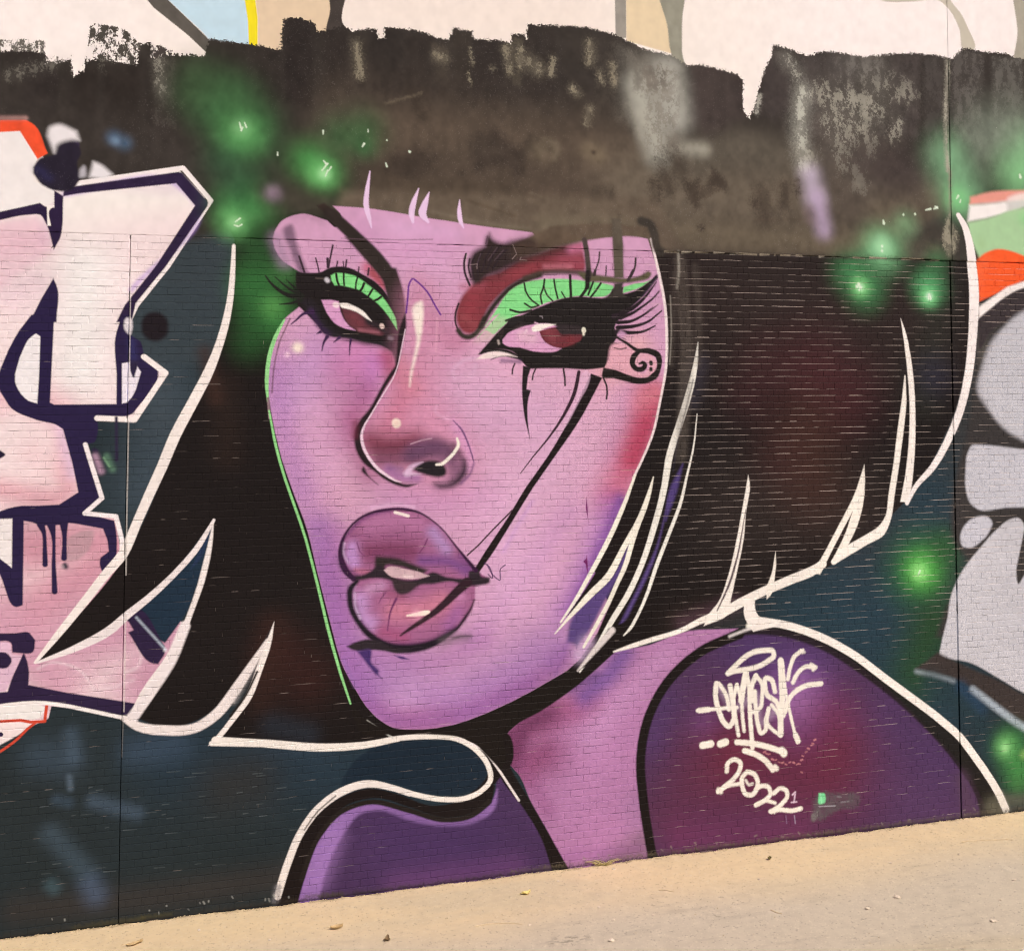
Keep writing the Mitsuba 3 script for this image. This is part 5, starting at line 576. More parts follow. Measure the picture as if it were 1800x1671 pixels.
('s',(58,55,50),-11.3,11.3,1,0,0,0,[1714.2,3022.7,21.9,1744.2,3017.1,21.9,1752.6,3013.3,21.9,1758.9,3007.8,21.9,1763.9,3000.7,22,1780.6,2958.5,22,1785.3,2924.3,22,1788.9,2908.1,22,1796.8,2894.4,22,1809.6,2883.1,22]),
('s',(58,49,52),-4.1,4.1,1,0,0,0,[1504.7,2860.1,3.7,1502.5,2832.7,3.7,1499.5,2814.7,3.7,1485.7,2777.9,3.7,1482.4,2750.8,3.7]),
('s',(58,49,52),-4.1,4.1,1,0,0,0,[1537.6,2796.1,3.1,1534.3,2750.9,3.1]),
('s',(58,49,52),-4.2,4.2,1,0,0,0,[1684.4,2841.5,5,1682.7,2811.7,5,1681,2802,5,1675,2784.1,5,1661.6,2758.5,5,1642.5,2733.2,4.9]),
('s',(58,49,52),-4.1,4.1,1,0,0,0,[1482.5,2771.7,5.5,1476.2,2750.4,5.5]),
('s',(58,49,52),-4.2,4.2,1,0,0,0,[1671.3,2783.2,6.8,1648.9,2739.6,6.8]),
('p',(205,157,197),-4.8,4.8,1,0,0,0,[1038,2427,1059,2454,1066,2460,1082,2469,1122,2486,1146,2495,1179,2503,1214,2509,1240,2511,1257,2510,1300,2500,1215,2470,1224,2446,1233,2433,1239,2427,1253,2418,1277,2408,1318,2398,1295,2385,1278,2380,1259,2378,1222,2377,1179,2380,1119,2395,1075,2395,1067,2396,1051,2402,1043,2407,1038,2412]),
('s',(218,189,205),0,66.4,0.6,0,0,0,[1130.6,2451.4,0,1178.6,2441.9,0]),
('p',(104,47,56),-5.4,5.4,1,0,0,0,[1209,2475,1270,2492,1279,2494,1288,2494,1294,2490,1306,2477,1312,2471,1321,2468,1330,2467,1370,2468,1422,2471,1419,2460,1415,2449,1410,2440,1402,2434,1346,2408,1327,2403,1307,2401,1297,2401,1278,2405,1261,2412,1245,2421,1238,2427,1226,2442,1221,2450,1213,2467]),
('s',(135,70,80),0,58.6,0.5,0,0,0,[1257.2,2468.9,0,1275.4,2446.2,0]),
('s',(120,49,56),0,50.6,0.5,0,0,0,[1360.9,2438.2,0]),
('p',(48,42,45),-10.8,10.8,1,0,0,0,[1288,2506,1334,2510,1352,2510,1391,2507,1411,2503,1419,2500,1425,2495,1429,2489,1429,2468,1361,2465,1329,2461,1320,2462,1312,2466,1307,2472,1300,2489,1294,2497]),
('p',(236,237,232),-4.8,4.8,1,0,0,0,[1173,2486,1191,2501,1199,2505,1209,2507,1248,2510,1291,2509,1239,2489,1212,2475,1190,2470,1179,2471]),
('s',(218,185,210),-5.3,5.3,1,0,0,0,[1190.8,2512.8,3,1202.8,2508.7,3]),
('s',(222,199,216),-6.7,6.7,1,0,0,0,[1142.6,2463.7,4.1,1151.6,2475.8,4.2]),
('s',(222,228,210),-4.4,4.4,1,0,0,0,[1425.6,2491.5,10.3,1426.2,2485.6,10.3]),
('s',(213,214,199),-5.4,5.4,1,0,0,0,[1425.6,2485.5,5.5,1424.9,2467.7,5.5]),
('s',(164,157,155),-5.3,5.3,1,0,0,0,[1017.6,2420.2,5.3,1020.5,2408.7,5.3]),
('s',(184,178,188),-4,4,0.6,0,0,0,[1214.9,2543.3,1.5,1224,2543.8,1.5,1227,2535.1,1.5]),
('s',(67,53,56),-5.3,5.3,0.5,0,0,0,[1023.5,2452.4,2.9,1041.2,2470.7,2.9,1041.5,2467.1,2.9,1029.4,2435.2,2.9]),
('p',(29,26,26),-5.3,5.3,1,0,0,0,[932,2355,955,2372,970,2381,987,2385,1006,2386,1040,2385,1063,2381,1079,2376,1110,2360,1127,2356,1163,2353,1205,2355,1275,2365,1301,2371,1318,2377,1348,2396,1414,2416,1439,2420,1464,2421,1537,2421,1558,2420,1565,2417,1569,2414,1571,2409,1570,2403,1565,2388,1540,2343,1527,2317,1481,2311,1436,2308,1360,2308,1239,2307,1177,2300,1161,2302,1155,2305,1148,2310,1137,2323,1124,2333,1108,2339,1073,2346,1054,2349,1035,2348,1017,2345,982,2332,1000,2347,1010,2352,1031,2360,1035,2363,1032,2365,1012,2367,988,2367,972,2365,940,2357]),
('p',(234,224,225),-5.8,5.8,1,0,0,0,[917,2332,935,2349,948,2357,972,2366,996,2371,1022,2372,1047,2369,1064,2365,1098,2354,1107,2351,1064,2353,1038,2352,1021,2349,980,2339,924,2333]),
('s',(77,53,100),0,24.7,0.6,0,0,0,[1035.4,2331,0,1118.6,2328.4,0]),
('s',(218,195,227),-13,13,0.35,0,0,0,[911.9,2337.7,5.8,878.9,2332.7,5.8,862.3,2326.8,5.8,845.5,2317.5,5.8,823.4,2299.2,5.8,810.7,2284.3,5.8,807.4,2276.3,5.8,807.5,2268.2,5.7,816.2,2242.3,5.8]),
('s',(218,195,227),-15.6,15.6,0.3,0,0,0,[911.9,2303.2,4.6,894.5,2256.5,4.6]),
('s',(42,34,39),-3.7,3.7,1,0,0,0,[1094.8,2318.8,3.5,1085.8,2298.1,3.5,1082.9,2271.9,3.5]),
('s',(42,34,39),-3.7,3.7,1,0,0,0,[1193.5,2299.2,3.6,1181.5,2272.5,3.6,1178.4,2249,3.6]),
('s',(42,34,39),-3.8,3.8,1,0,0,0,[1326.9,2304.1,4.5,1332.9,2266.1,4.5,1334.6,2227.9,4.5]),
('s',(42,34,39),-3.8,3.8,1,0,0,0,[1520.9,2269.7,4.6,1534,2239.4,4.6,1537.9,2222.9,4.6,1539.2,2196.1,4.6,1536,2172.3,4.6]),
('s',(42,34,39),-3.8,3.8,1,0,0,0,[1552.7,2398.9,3.1,1590.1,2367.6,3.1]),
('s',(42,34,39),-3.9,3.9,1,0,0,0,[1565.3,2429.2,3.1,1590.4,2424.3,3.1]),
('s',(42,34,39),-3.8,3.8,1,0,0,0,[1540,2362.6,3.1,1564.9,2339.7,3.1]),
('p',(32,28,32),-4.2,4.2,1,0,0,0,[1134,2312,1172,2304,1157,2260,1155,2244,1151,2204,1171,2199,1160,2165,1156,2142,1154,2118,1156,2060,1164,1992,1166,1975,1144,2060,1138,2093,1133,2135,1130,2176,1129,2217,1130,2250,1133,2303]),
('s',(222,189,205),0,11.6,0.5,0,0,0,[1172.5,2272.2,0,1157.4,2213.4,0]),
('s',(44,34,43),-4.2,4.2,1,0,0,0,[1572.2,2561.1,10.8,1626.5,2573.4,9,1643.5,2579.6,8.4,1667.6,2591.6,7.6,1731.8,2628.2,5.5,1755.5,2643.6,4.7,1776.3,2661.5,3.7,1801.7,2687.8,2.2]),
('s',(44,34,43),-4.2,4.2,1,0,0,0,[1590.9,2532.1,8.3,1638.5,2535.9,6.5,1656,2540.3,5.8,1672.3,2546.7,5.2,1696.1,2559,4.4,1718.9,2573,3.6,1769.1,2613.3,1.7]),
('s',(44,34,43),-4.2,4.2,1,0,0,0,[1597.1,2508.4,10,1663.6,2516,7.7,1699.2,2525,6.5,1725.1,2534,5.6,1749.4,2545.8,4.7,1764.8,2556.2,4.1,1813.9,2600.5,2]),
('s',(44,34,43),-4.2,4.2,1,0,0,0,[1590.7,2490.2,10.8,1651.4,2487.1,8.3,1678.3,2488.5,7.1,1705.9,2491.8,5.9,1732,2499.4,4.7,1780,2526.1,2.2]),
('s',(44,34,43),-4.2,4.2,1,0,0,0,[1606.8,2556.9,12.5,1652.3,2578.2,9.7,1660.6,2583.6,9.2,1674.3,2595.2,8.1,1698.9,2621.7,5.9,1716.3,2642.7,4.7,1763.3,2710,2.5]),
('p',(54,47,67),-11.2,11.2,0.8,0,0,0,[1712,2659,1732,2684,1787,2759,1796,2768,1784,2740,1763,2704,1748,2683,1725,2657,1666,2601,1621,2563,1706,2652]),
('p',(198,157,197),-11.2,11.2,0.9,0,0,0,[1673,2608,1725,2659,1785,2738,1791,2745,1796,2748,1798,2746,1800,2740,1800,2719,1798,2697,1792,2679,1781,2664,1760,2643,1730,2618,1701,2598,1661,2578,1623,2564,1666,2602]),
('s',(36,28,34),-4.2,4.2,1,0,0,0,[1610,2575,13.1,1666,2603.5,10,1681.2,2613.9,9.1,1703.5,2632.5,7.7,1724.4,2652.8,6.4,1742.5,2672.7,5.3,1789.2,2735.7,2.4]),
('s',(36,28,34),-4.2,4.2,1,0,0,0,[1597.3,2556.4,9.2,1651.9,2573.7,7.7,1669.5,2582.2,7.1,1686.6,2592.8,6.4,1734,2626.4,4.9,1762.8,2649.4,4.2,1782.6,2669.8,3.2,1801.8,2693.9,1.7]),
('s',(36,28,34),-4.2,4.2,1,0,0,0,[1597.2,2532.4,8.4,1651.6,2540.3,6.5,1668.7,2545.6,5.9,1685,2552.7,5.3,1708.7,2565.5,4.4,1738.8,2584.2,3.4,1794.8,2626.8,1.6]),
('s',(36,28,34),-4.2,4.2,1,0,0,0,[1590.8,2508.1,9.2,1634.3,2512.3,7.6,1660.2,2516.2,6.7,1694.9,2524.6,5.6,1720.4,2533.2,4.8,1744.2,2544.4,4,1758.8,2553.7,3.5,1813.9,2597.4,1.7]),
('s',(36,28,34),-4.2,4.2,1,0,0,0,[1584.4,2486.9,8.4,1650.6,2485.5,6.5,1696.7,2490.9,4.9,1714.8,2494.9,4.2,1731.9,2500.5,3.6,1780,2524.3,1.6]),
('s',(36,28,34),-4.1,4.1,1,0,0,0,[1571.7,2459.4,5.4,1592.8,2463.3,3.9,1603.1,2463.8,3.2,1613.8,2461.4,2.4,1634.6,2453.2,1]),
('s',(36,28,34),-4.1,4.1,1,0,0,0,[1565.3,2435.2,4.6,1583.2,2432.8,3.4,1591.7,2430.4,2.7,1609.2,2419.2,0.8]),
('p',(198,157,197),-8.3,8.3,0.8,0,0,0,[1608,2497,1597,2487,1592,2475,1596,2467,1603,2461,1612,2461,1622,2467,1631,2474,1635,2480,1630,2486,1619,2491]),
('p',(213,166,184),-11.1,11.1,1,0,0,0,[1540,2321,1543,2339,1551,2398,1556,2414,1560,2421,1565,2426,1572,2430,1580,2432,1590,2433,1612,2433,1632,2429,1652,2422,1668,2410,1672,2404,1673,2396,1671,2387,1660,2358,1659,2349,1662,2341,1670,2323,1683,2308,1691,2303,1708,2297,1729,2295,1748,2299,1757,2304,1781,2331,1788,2336,1793,2336,1797,2329,1799,2317,1799,2306,1796,2299,1791,2292,1776,2279,1760,2269,1743,2265,1725,2264,1680,2269,1654,2273,1612,2284,1570,2291,1553,2297,1546,2302,1542,2308,1540,2315]),
('p',(29,25,24),-5,5,1,0,0,0,[1521,2317,1583,2308,1632,2291,1668,2281,1687,2277,1707,2276,1728,2278,1738,2280,1748,2284,1756,2289,1780,2312,1801,2353,1810,2367,1812,2367,1813,2355,1809,2325,1804,2307,1797,2290,1792,2282,1780,2270,1764,2261,1747,2254,1728,2248,1707,2246,1687,2246,1669,2248,1571,2268,1528,2267,1520,2269,1515,2272,1513,2279,1514,2288,1519,2308]),
('s',(29,25,24),-4.5,4.5,1,0,0,0,[1590.6,2460.2,4.9,1634.5,2438.2,6.8,1669.1,2414.8,8.1,1683.5,2407.1,8.8,1691.2,2404.6,9.3,1700.3,2403.3,10,1739.2,2405.1,13.6,1748.5,2404,14.3,1778.3,2395.3,15.5,1786.8,2390.7,15.7,1793.1,2384.7,15.6,1796.8,2377.7,15.2,1800.2,2360.5,14,1799.2,2342.7,12.4,1796.3,2332.2,11.4,1786.2,2312.1,9.3,1780.8,2305.2,8.6,1754,2280.8,6.2]),
('s',(29,25,24),-4.4,4.4,1,0,0,0,[1697.5,2398.9,9.3,1677.1,2380.7,13.3,1672,2373.8,14.2,1665.8,2357.3,14.3,1664.7,2348.6,13.9,1665.5,2340.6,13.5,1669.6,2331.5,13.1,1676.3,2323.1,12.7,1684.3,2317.3,12.3,1694.6,2314.9,12.3,1706.2,2315.1,12.5,1716.1,2318.5,12.4,1725,2327.1,12,1728.9,2337,11.1,1724.1,2344.1,9.8,1716.3,2348.5,8,1700.3,2341.9,4.3]),
('p',(213,168,186),-5.6,5.6,1,0,0,0,[1710,2378,1729,2385,1739,2386,1748,2386,1757,2383,1766,2379,1774,2373,1780,2366,1784,2358,1787,2349,1787,2339,1786,2330,1783,2321,1777,2312,1769,2304,1761,2299,1749,2296,1736,2296,1729,2298,1732,2304,1741,2313,1748,2323,1748,2335,1745,2347,1739,2355,1731,2363,1723,2367,1714,2366,1704,2363,1696,2357,1691,2351,1691,2339,1681,2344,1681,2352,1685,2361,1691,2369,1700,2374]),
('s',(29,25,24),-4.5,4.5,1,0,0,0,[1757.7,2350.1,9.3,1758.9,2344.2,9.3]),
('s',(29,25,24),-4.5,4.5,1,0,0,0,[1757.5,2320,8.7,1758.1,2315.8,8.7]),
('s',(58,49,50),-5.5,5.5,1,0,0,0,[1574.6,2411.7,2.4,1600.5,2407.2,2.5,1609.1,2407.2,2.5,1634.4,2414.2,2.5]),
('p',(27,20,22),-4.2,4.2,1,0,0,0,[1460,2287,1516,2269,1422,2096,1396,2055,1368,2013,1226,1817,1179,1751,1127,1670,1008,1481,981,1442,939,1385,930,1373,899,1373,959,1468,1057,1610,1123,1718,1149,1759,1246,1892,1282,1947,1320,2011,1364,2092,1409,2181,1456,2279]),
('p',(218,185,216),-5.4,5.4,0.6,0,0,0,[1410,2274,1431,2300,1438,2302,1445,2299,1452,2292,1457,2285,1458,2277,1457,2268,1450,2241,1444,2226,1432,2203,1409,2166,1366,2085,1345,2049,1317,2009,1275,1958,1249,1926,1301,2001,1319,2029,1339,2065,1356,2102,1371,2139,1387,2185,1408,2266]),
('s',(50,32,45),-3.7,3.7,1,0,0,0,[1401.2,2291.9,8.2,1388.8,2226.5,9,1379.7,2194.5,9,1370.5,2170.8,8.8,1359.8,2147.5,8.4,1327.4,2087.8,7,1296.5,2040,5.8,1258.1,1987.5,4.5,1236.9,1961,4,1181.8,1896.4,3.2,1122.6,1819.5,1.8]),
('s',(50,36,41),-3.6,3.6,1,0,0,0,[1082.4,1650.4,3.5,998.3,1568.6,3.5,927.8,1495.2,3.5,876,1449.6,3.4]),
('s',(184,147,210),-15.7,15.7,0.5,0,0,0,[1176.3,1689.7,6.2,1104.7,1577.1,6.1,1042.5,1465.4,6.1]),
('s',(58,34,78),-3.4,3.4,1,0,0,0,[954.6,1414.8,2.2,970,1403.8,2.2,976.5,1397.5,2.2,981.8,1388.9,2.2,986.4,1377.6,2.2,992,1355.1,2.2,992.1,1347.9,2.2,989.7,1346.2,2.2,972.2,1363.5,2.2]),
('s',(67,42,89),-3.4,3.4,1,0,0,0,[967.7,1406.2,2.2,983.5,1375,2.2,992.7,1360.7,2.2,1012.4,1343.2,2.2,1019.4,1338.8,2.2,1024.9,1337.1,2.2,1028,1340.1,2.2,1026.4,1380.2,2.2,1029.3,1388.4,2.2,1035.7,1394.6,2.2,1051.4,1405.3,2.2]),
('p',(108,38,100),-3.2,3.2,1,0,0,0,[1437,1713,1442,1663,1443,1612,1435,1646,1433,1663,1434,1679,1436,1705]),
('p',(108,38,100),-3.2,3.2,1,0,0,0,[1436,1445,1441,1401,1442,1358,1435,1384,1432,1401,1433,1419,1435,1436]),
('p',(106,38,98),-3.2,3.2,1,0,0,0,[1419,1417,1429,1426,1436,1432,1439,1424,1439,1409,1436,1401,1429,1407]),
('s',(184,74,100),0,70.8,0.7,0,0,0,[426,2721.8,0,493.4,2649.5,0]),
('p',(162,82,96),-15.2,15.2,1,0,0,0,[430,2688,439,2718,443,2723,447,2723,459,2713,476,2691,485,2677,491,2661,502,2629,437,2683]),
('p',(48,40,39),-8.9,8.9,1,0,0,0,[325,2851,400,2856,463,2805,480,2789,494,2771,518,2732,552,2725,571,2668,580,2638,586,2607,595,2544,586,2468,566,2328,563,2305,554,2288,537,2347,532,2385,522,2524,518,2562,514,2585,504,2623,498,2646,492,2661,485,2674,470,2694,331,2845]),
('p',(48,40,36),-7.5,7.5,1,0,0,0,[201,2980,233,2995,318,2932,359,2898,397,2861,471,2783,477,2778,413,2798,393,2807,367,2823,343,2842,309,2873,259,2925,206,2975]),
('s',(44,38,36),-10.1,10.1,1,0,0,0,[258.5,2950.2,25.1,417.6,2816.8,25.4,444.8,2790,25.4,502.4,2728.2,25.5]),
('p',(27,23,24),-5,5,1,0,0,0,[115,2682,163,2681,204,2684,220,2688,228,2691,250,2705,265,2712,289,2717,314,2719,344,2715,366,2708,430,2676,451,2664,464,2655,493,2628,511,2604,523,2585,533,2563,542,2541,557,2494,562,2470,562,2462,558,2432,555,2398,551,2382,537,2351,502,2371,488,2377,473,2381,411,2390,336,2404,321,2405,279,2405,255,2411,239,2418,228,2427,211,2452,201,2463,124,2537,124,2578,115,2632,115,2673]),
('p',(36,32,39),-19.9,19.9,1,0,0,0,[124,2562,158,2563,173,2562,181,2561,192,2554,197,2549,205,2537,229,2485,241,2465,252,2455,265,2445,300,2425,336,2411,357,2406,379,2402,448,2396,537,2393,543,2362,546,2347,510,2364,488,2372,465,2375,419,2378,396,2382,329,2397,290,2404,275,2408,261,2414,242,2425,231,2434,221,2445,202,2478,187,2498,159,2528,130,2556]),
('s',(58,38,78),0,34.6,0.6,0,0,0,[181.1,2514.8,0,198,2479.4,0,210.5,2459.7,0,226.4,2442,0,255.1,2414.2,0]),
('p',(129,222,140),-5,5,1,0,0,0,[265,2676,282,2686,296,2689,327,2688,352,2684,369,2680,383,2673,402,2662,439,2635,471,2611,490,2594,505,2576,519,2556,539,2523,549,2502,554,2480,556,2457,557,2449,519,2508,494,2539,471,2562,446,2582,402,2611,382,2621,314,2634,298,2634,282,2633,269,2653,266,2668]),
('s',(29,25,24),-3.5,3.5,1,0,0,0,[287.7,2683.8,5,292,2654.7,5,300.4,2634.2,5]),
('s',(29,25,24),-3.5,3.5,1,0,0,0,[320.5,2694.2,4.2,320.7,2664.8,4.2,323,2635.5,4.2]),
('s',(29,25,24),-3.5,3.5,1,0,0,0,[380.6,2674.6,3.8,374.5,2651.1,3.8,372.7,2621.4,3.8]),
('s',(29,25,24),-3.5,3.5,1,0,0,0,[409.8,2648.9,5.5,401.7,2627.3,5.4,389.3,2609.7,5.4]),
('s',(29,25,24),-3.5,3.5,1,0,0,0,[447.5,2625.7,4.6,426.9,2590.7,4.6]),
('s',(29,25,24),-3.5,3.5,1,0,0,0,[485.3,2593.9,5.1,468.7,2580.3,5.1,456.1,2575.3,5]),
('p',(207,157,203),-5,5,1,0,0,0,[225,2565,263,2568,280,2566,299,2563,307,2521,313,2506,320,2491,328,2478,338,2467,349,2456,368,2443,374,2438,343,2442,329,2445,305,2453,283,2466,268,2482,250,2508,240,2529,228,2558]),
('p',(94,53,63),-7.5,7.5,1,0,0,0,[311,2534,341,2531,356,2528,372,2523,394,2513,407,2505,431,2486,444,2478,458,2471,495,2459,505,2453,511,2447,509,2440,502,2431,495,2425,488,2422,480,2421,471,2422,406,2433,391,2437,367,2446,353,2454,347,2459,332,2478,322,2498,314,2527]),
('s',(116,59,69),0,52.6,0.6,0,0,0,[361.2,2498.7,0,390.3,2466.5,0]),
('s',(164,105,122),0,19.9,0.6,0,0,0,[390.5,2441.3,0,473.7,2434.6,0]),
('p',(42,36,41),-12.6,12.6,1,0,0,0,[402,2513,444,2486,488,2467,517,2445,521,2439,520,2435,507,2430,500,2430,493,2433,465,2451,429,2464,424,2468,418,2474,415,2481,406,2506]),
('p',(238,239,236),-5,5,1,0,0,0,[301,2554,319,2557,336,2557,353,2552,384,2539,404,2527,416,2517,440,2488,444,2482,422,2493,393,2512,379,2520,349,2530,317,2535,311,2538,306,2546]),
('s',(232,218,227),-6.2,6.2,1,0,0,0,[286.7,2547.4,12.4,288.8,2546.2,12.4]),
('s',(222,205,199),-5.1,5.1,1,0,0,0,[488.2,2464.9,9.7,490.3,2460.7,9.7]),
('s',(125,116,129),-10.1,10.1,1,0,0,0,[524.1,2411.5,7.6,532.5,2409.8,7.6]),
('s',(203,205,216),-7.5,7.5,1,0,0,0,[247,2656.2,9.1,251.1,2652.3,9.1]),
('s',(116,105,100),-5,5,0.6,0,0,0,[200.1,2659.7,1.6,232.6,2659.6,1.7]),
('s',(54,38,52),-3.7,3.7,1,0,0,0,[128.3,2751.4,4.3,151.2,2684,4.3]),
('s',(54,38,52),-3.7,3.7,1,0,0,0,[199.3,2747.6,3.3,207.7,2716.7,3.3,214.1,2687.8,3.3]),
('s',(54,38,52),-3.7,3.7,1,0,0,0,[272.3,2809,4,254.6,2715.4,4]),
('s',(54,38,52),-3.7,3.7,1,0,0,0,[250.3,2748.7,6,252.6,2711.1,6]),
('s',(54,38,52),-3.7,3.7,1,0,0,0,[293.4,2738.9,3.3,289.5,2717.6,3.3]),
('s',(54,38,52),-3.8,3.8,1,0,0,0,[332.5,2747.7,3.7,328.6,2715.8,3.7]),
('s',(54,38,52),-3.8,3.8,1,0,0,0,[386.5,2719.4,3,384.6,2698.1,3]),
('s',(54,38,52),-3.8,3.8,1,0,0,0,[430.2,2717.8,4,426.2,2687.9,4]),
('s',(54,38,52),-3.8,3.8,1,0,0,0,[318.1,2740.4,2.3,320.3,2715.3,2.3]),
('s',(29,32,28),-3.9,3.9,1,0,0,0,[140.1,2579.2,11.7,99.6,2575.7,9.8,84.6,2578.2,9.2,63.3,2586.9,8.3,43.6,2598.7,7.3,23.5,2614.1,6,6.2,2631.8,4.6,-12.8,2657.5,2.9]),
('s',(29,32,28),-3.9,3.9,1,0,0,0,[131.9,2591.2,6.9,107.4,2597,5.6,99.6,2599.8,5.2,86.9,2606.8,4.6,57.1,2629.6,3.1,27,2655.7,1.7]),
('s',(29,32,28),-3.9,3.9,1,0,0,0,[123.7,2603.2,5.3,95.3,2626.5,3.3,75.1,2646.1,1.3]),
('s',(29,32,28),-3.9,3.9,1,0,0,0,[140.3,2560.5,7.5,108.3,2548.3,5.6,92.2,2543.4,4.6,48.2,2536.9,1.8]),
('s',(58,36,74),-3.9,3.9,1,0,0,0,[189.2,2511,8,164.3,2506.2,6.8,148.9,2500.7,6,137.2,2491.3,5.2,121,2474.4,4,97.1,2452.5,2]),
('s',(58,36,74),-3.9,3.9,1,0,0,0,[222.5,2425.2,6.4,206.3,2416.1,1.6]),
('s',(58,36,74),-4,4,1,0,0,0,[251.1,2405.6,7.5,237.1,2380,4.7,233.1,2365.2,3.5,229.3,2342.2,1.9]),
('s',(58,36,74),-4,4,1,0,0,0,[304.3,2403.8,6.5,279.9,2381.9,1.6]),
('s',(58,36,74),-4,4,1,0,0,0,[353.6,2397.7,5.9,349.7,2368.2,3.7,348,2328.3,1.5]),
('s',(238,231,216),0,54.2,0.95,0,0,0,[126.2,2352.5,0]),
('s',(238,231,221),0,34.2,0.7,0,0,0,[126.2,2352.5,0]),
('s',(232,205,227),0,28.4,0.8,0,0,0,[82.4,2319.7,0]),
('p',(29,28,26),-3.2,3.2,0,0,0,0,[93,2835,116,2839,140,2840,146,2838,150,2836,152,2832,153,2827,152,2822,148,2808,121,2745,115,2727,114,2718,115,2703,123,2678,128,2655,132,2630,133,2614,132,2589,130,2573,123,2550,116,2536,106,2522,97,2510,93,2509,91,2510,89,2519,90,2546,95,2600,95,2626,91,2661,72,2756,69,2789,70,2803,73,2815,79,2825,88,2832]),
('p',(197,136,168),-101.8,101.8,0.75,0,0,0,[593,2600,651,2691,684,2670,696,2660,704,2649,712,2628,714,2613,719,2565,735,2490,742,2452,744,2414,745,2328,751,2234,755,2195,761,2165,768,2144,778,2123,821,2060,864,1986,892,1929,900,1907,902,1891,903,1865,901,1848,895,1823,887,1810,872,1791,853,1776,839,1768,815,1760,789,1756,757,1753,733,1753,701,1755,661,1762,615,1772,585,1781,563,1790,535,1806,509,1825,485,1845,462,1868,447,1887,433,1906,417,1935,407,1958,404,1973,405,1980,408,1996,414,2011,453,2091,488,2152,522,2208,533,2229,549,2268,565,2315,576,2360,582,2406,586,2452,589,2545,592,2592]),
('p',(199,136,166),-7.6,7.6,0,0,0,1,[563,2291,537,2237,495,2165,451,2079,425,2031,412,2000,405,1976,404,1961,406,1945,409,1930,417,1909,425,1895,438,1876,453,1857,470,1839,494,1817,528,1793,558,1778,588,1770,618,1765,642,1764,666,1765,723,1770,762,1756,777,1754,793,1755,817,1762,847,1776,861,1786,875,1797,887,1809,891,1816,895,1823,900,1839,903,1856,903,1874,900,1907,895,1922,889,1937,864,1986,821,2050,771,2137,751,2362,750,2393,750,2481,747,2528,742,2551,735,2574,727,2596,700,2655,641,2651,616,2557,605,2510,584,2394,564,2299]),
('s',(184,113,142),0,142.1,0.65,0,0,2,[594.8,2209.4,0,574.7,2133.5,0,562.7,2096.5,0,549.8,2068.2,0,518.6,2013.7,0]),
('s',(201,134,155),0,102.1,0.5,0,0,2,[574.9,2305.9,0,633.8,2186.3,0]),
('s',(124,61,83),0,141.4,0.9,0,0,2,[447.3,1949.7,0,495.1,1935.8,0,511.1,1932.6,0,526.7,1931.6,0,542,1932.8,0,565.1,1937.5,0,634.8,1958.1,0]),
('s',(100,49,67),0,87.5,0.7,0,0,2,[480.9,1911.9,0,586.5,1918.6,0]),
('s',(116,70,96),0,94.8,0.85,0,0,2,[490.7,1873.7,0,566.3,1880.3,0,603.9,1886.6,0,641.2,1897.1,0,722.8,1925.8,0]),
('s',(94,61,89),0,82.1,0.85,0,0,2,[625.3,1904.7,0,671.5,1925.7,0,687.2,1931.5,0,711.7,1936.3,0,738.5,1938,0,756,1936.5,0,771.9,1931.5,0,786.4,1921.6,0,806.6,1902.9,0]),
('s',(155,109,162),0,60.7,0.85,0,0,2,[519.7,1826.1,0,555.3,1806.8,0,577.5,1797.9,0,602.3,1794.5,0,645.3,1793.8,0]),
('s',(106,74,129),0,33.7,0.4,0,0,2,[529.2,1835.8,0,577.3,1831.6,0]),
('s',(199,147,186),0,62.2,0.6,0,0,2,[811.2,2020.3,0,871,1943.1,0]),
('s',(93,61,83),0,41.4,0.6,0,0,2,[811.4,1942,0,842.1,1901.1,0,849.8,1886.2,0,861.3,1854.8,0]),
('s',(67,47,67),0,40.8,0.4,0,0,2,[625.4,1890.2,0,674,1895.8,0]),
('p',(209,157,205),-31,31,0.8,0,0,0,[811,2060,813,2059,816,2057,832,2037,861,1992,883,1947,893,1916,898,1882,898,1864,896,1855,889,1840,867,1813,861,1806,868,1844,871,1867,870,1891,866,1917,861,1933,856,1948,831,1996,817,2034,811,2057]),
('p',(100,70,102),-40.8,40.8,0.75,0,0,0,[620,1943,658,1959,690,1967,715,1970,723,1970,740,1966,756,1959,778,1947,795,1932,821,1903,852,1877,861,1865,870,1840,872,1824,871,1816,869,1809,865,1801,854,1788,835,1772,820,1764,794,1756,769,1753,733,1756,773,1775,778,1780,782,1786,784,1793,785,1810,781,1827,777,1834,772,1840,758,1850,727,1865,701,1871,684,1872,675,1871,642,1858,634,1856,626,1856,617,1858,599,1865,592,1870,587,1875,585,1881,586,1887,593,1902,616,1936]),
('p',(34,30,36),-10.2,10.2,1,0,0,0,[626,1830,648,1852,662,1861,678,1867,703,1872,729,1871,745,1867,752,1863,767,1853,773,1846,777,1839,780,1829,780,1819,777,1810,771,1804,762,1800,744,1796,726,1798,693,1805,662,1815,633,1827]),
('p',(38,28,43),-20.5,20.5,1,0,0,0,[861,1879,871,1841,871,1826,869,1817,862,1801,846,1780,826,1764,812,1757,804,1754,787,1752,753,1750,743,1756,728,1766,729,1767,764,1765,782,1766,803,1776,822,1791,834,1804,848,1827,854,1844,859,1870]),
('p',(218,193,227),-10.1,10.1,0.85,0,0,0,[587,1812,609,1841,616,1847,623,1851,639,1857,674,1864,641,1843,629,1830,626,1823,628,1818,635,1815,665,1809,626,1803,605,1797,597,1798,592,1805]),
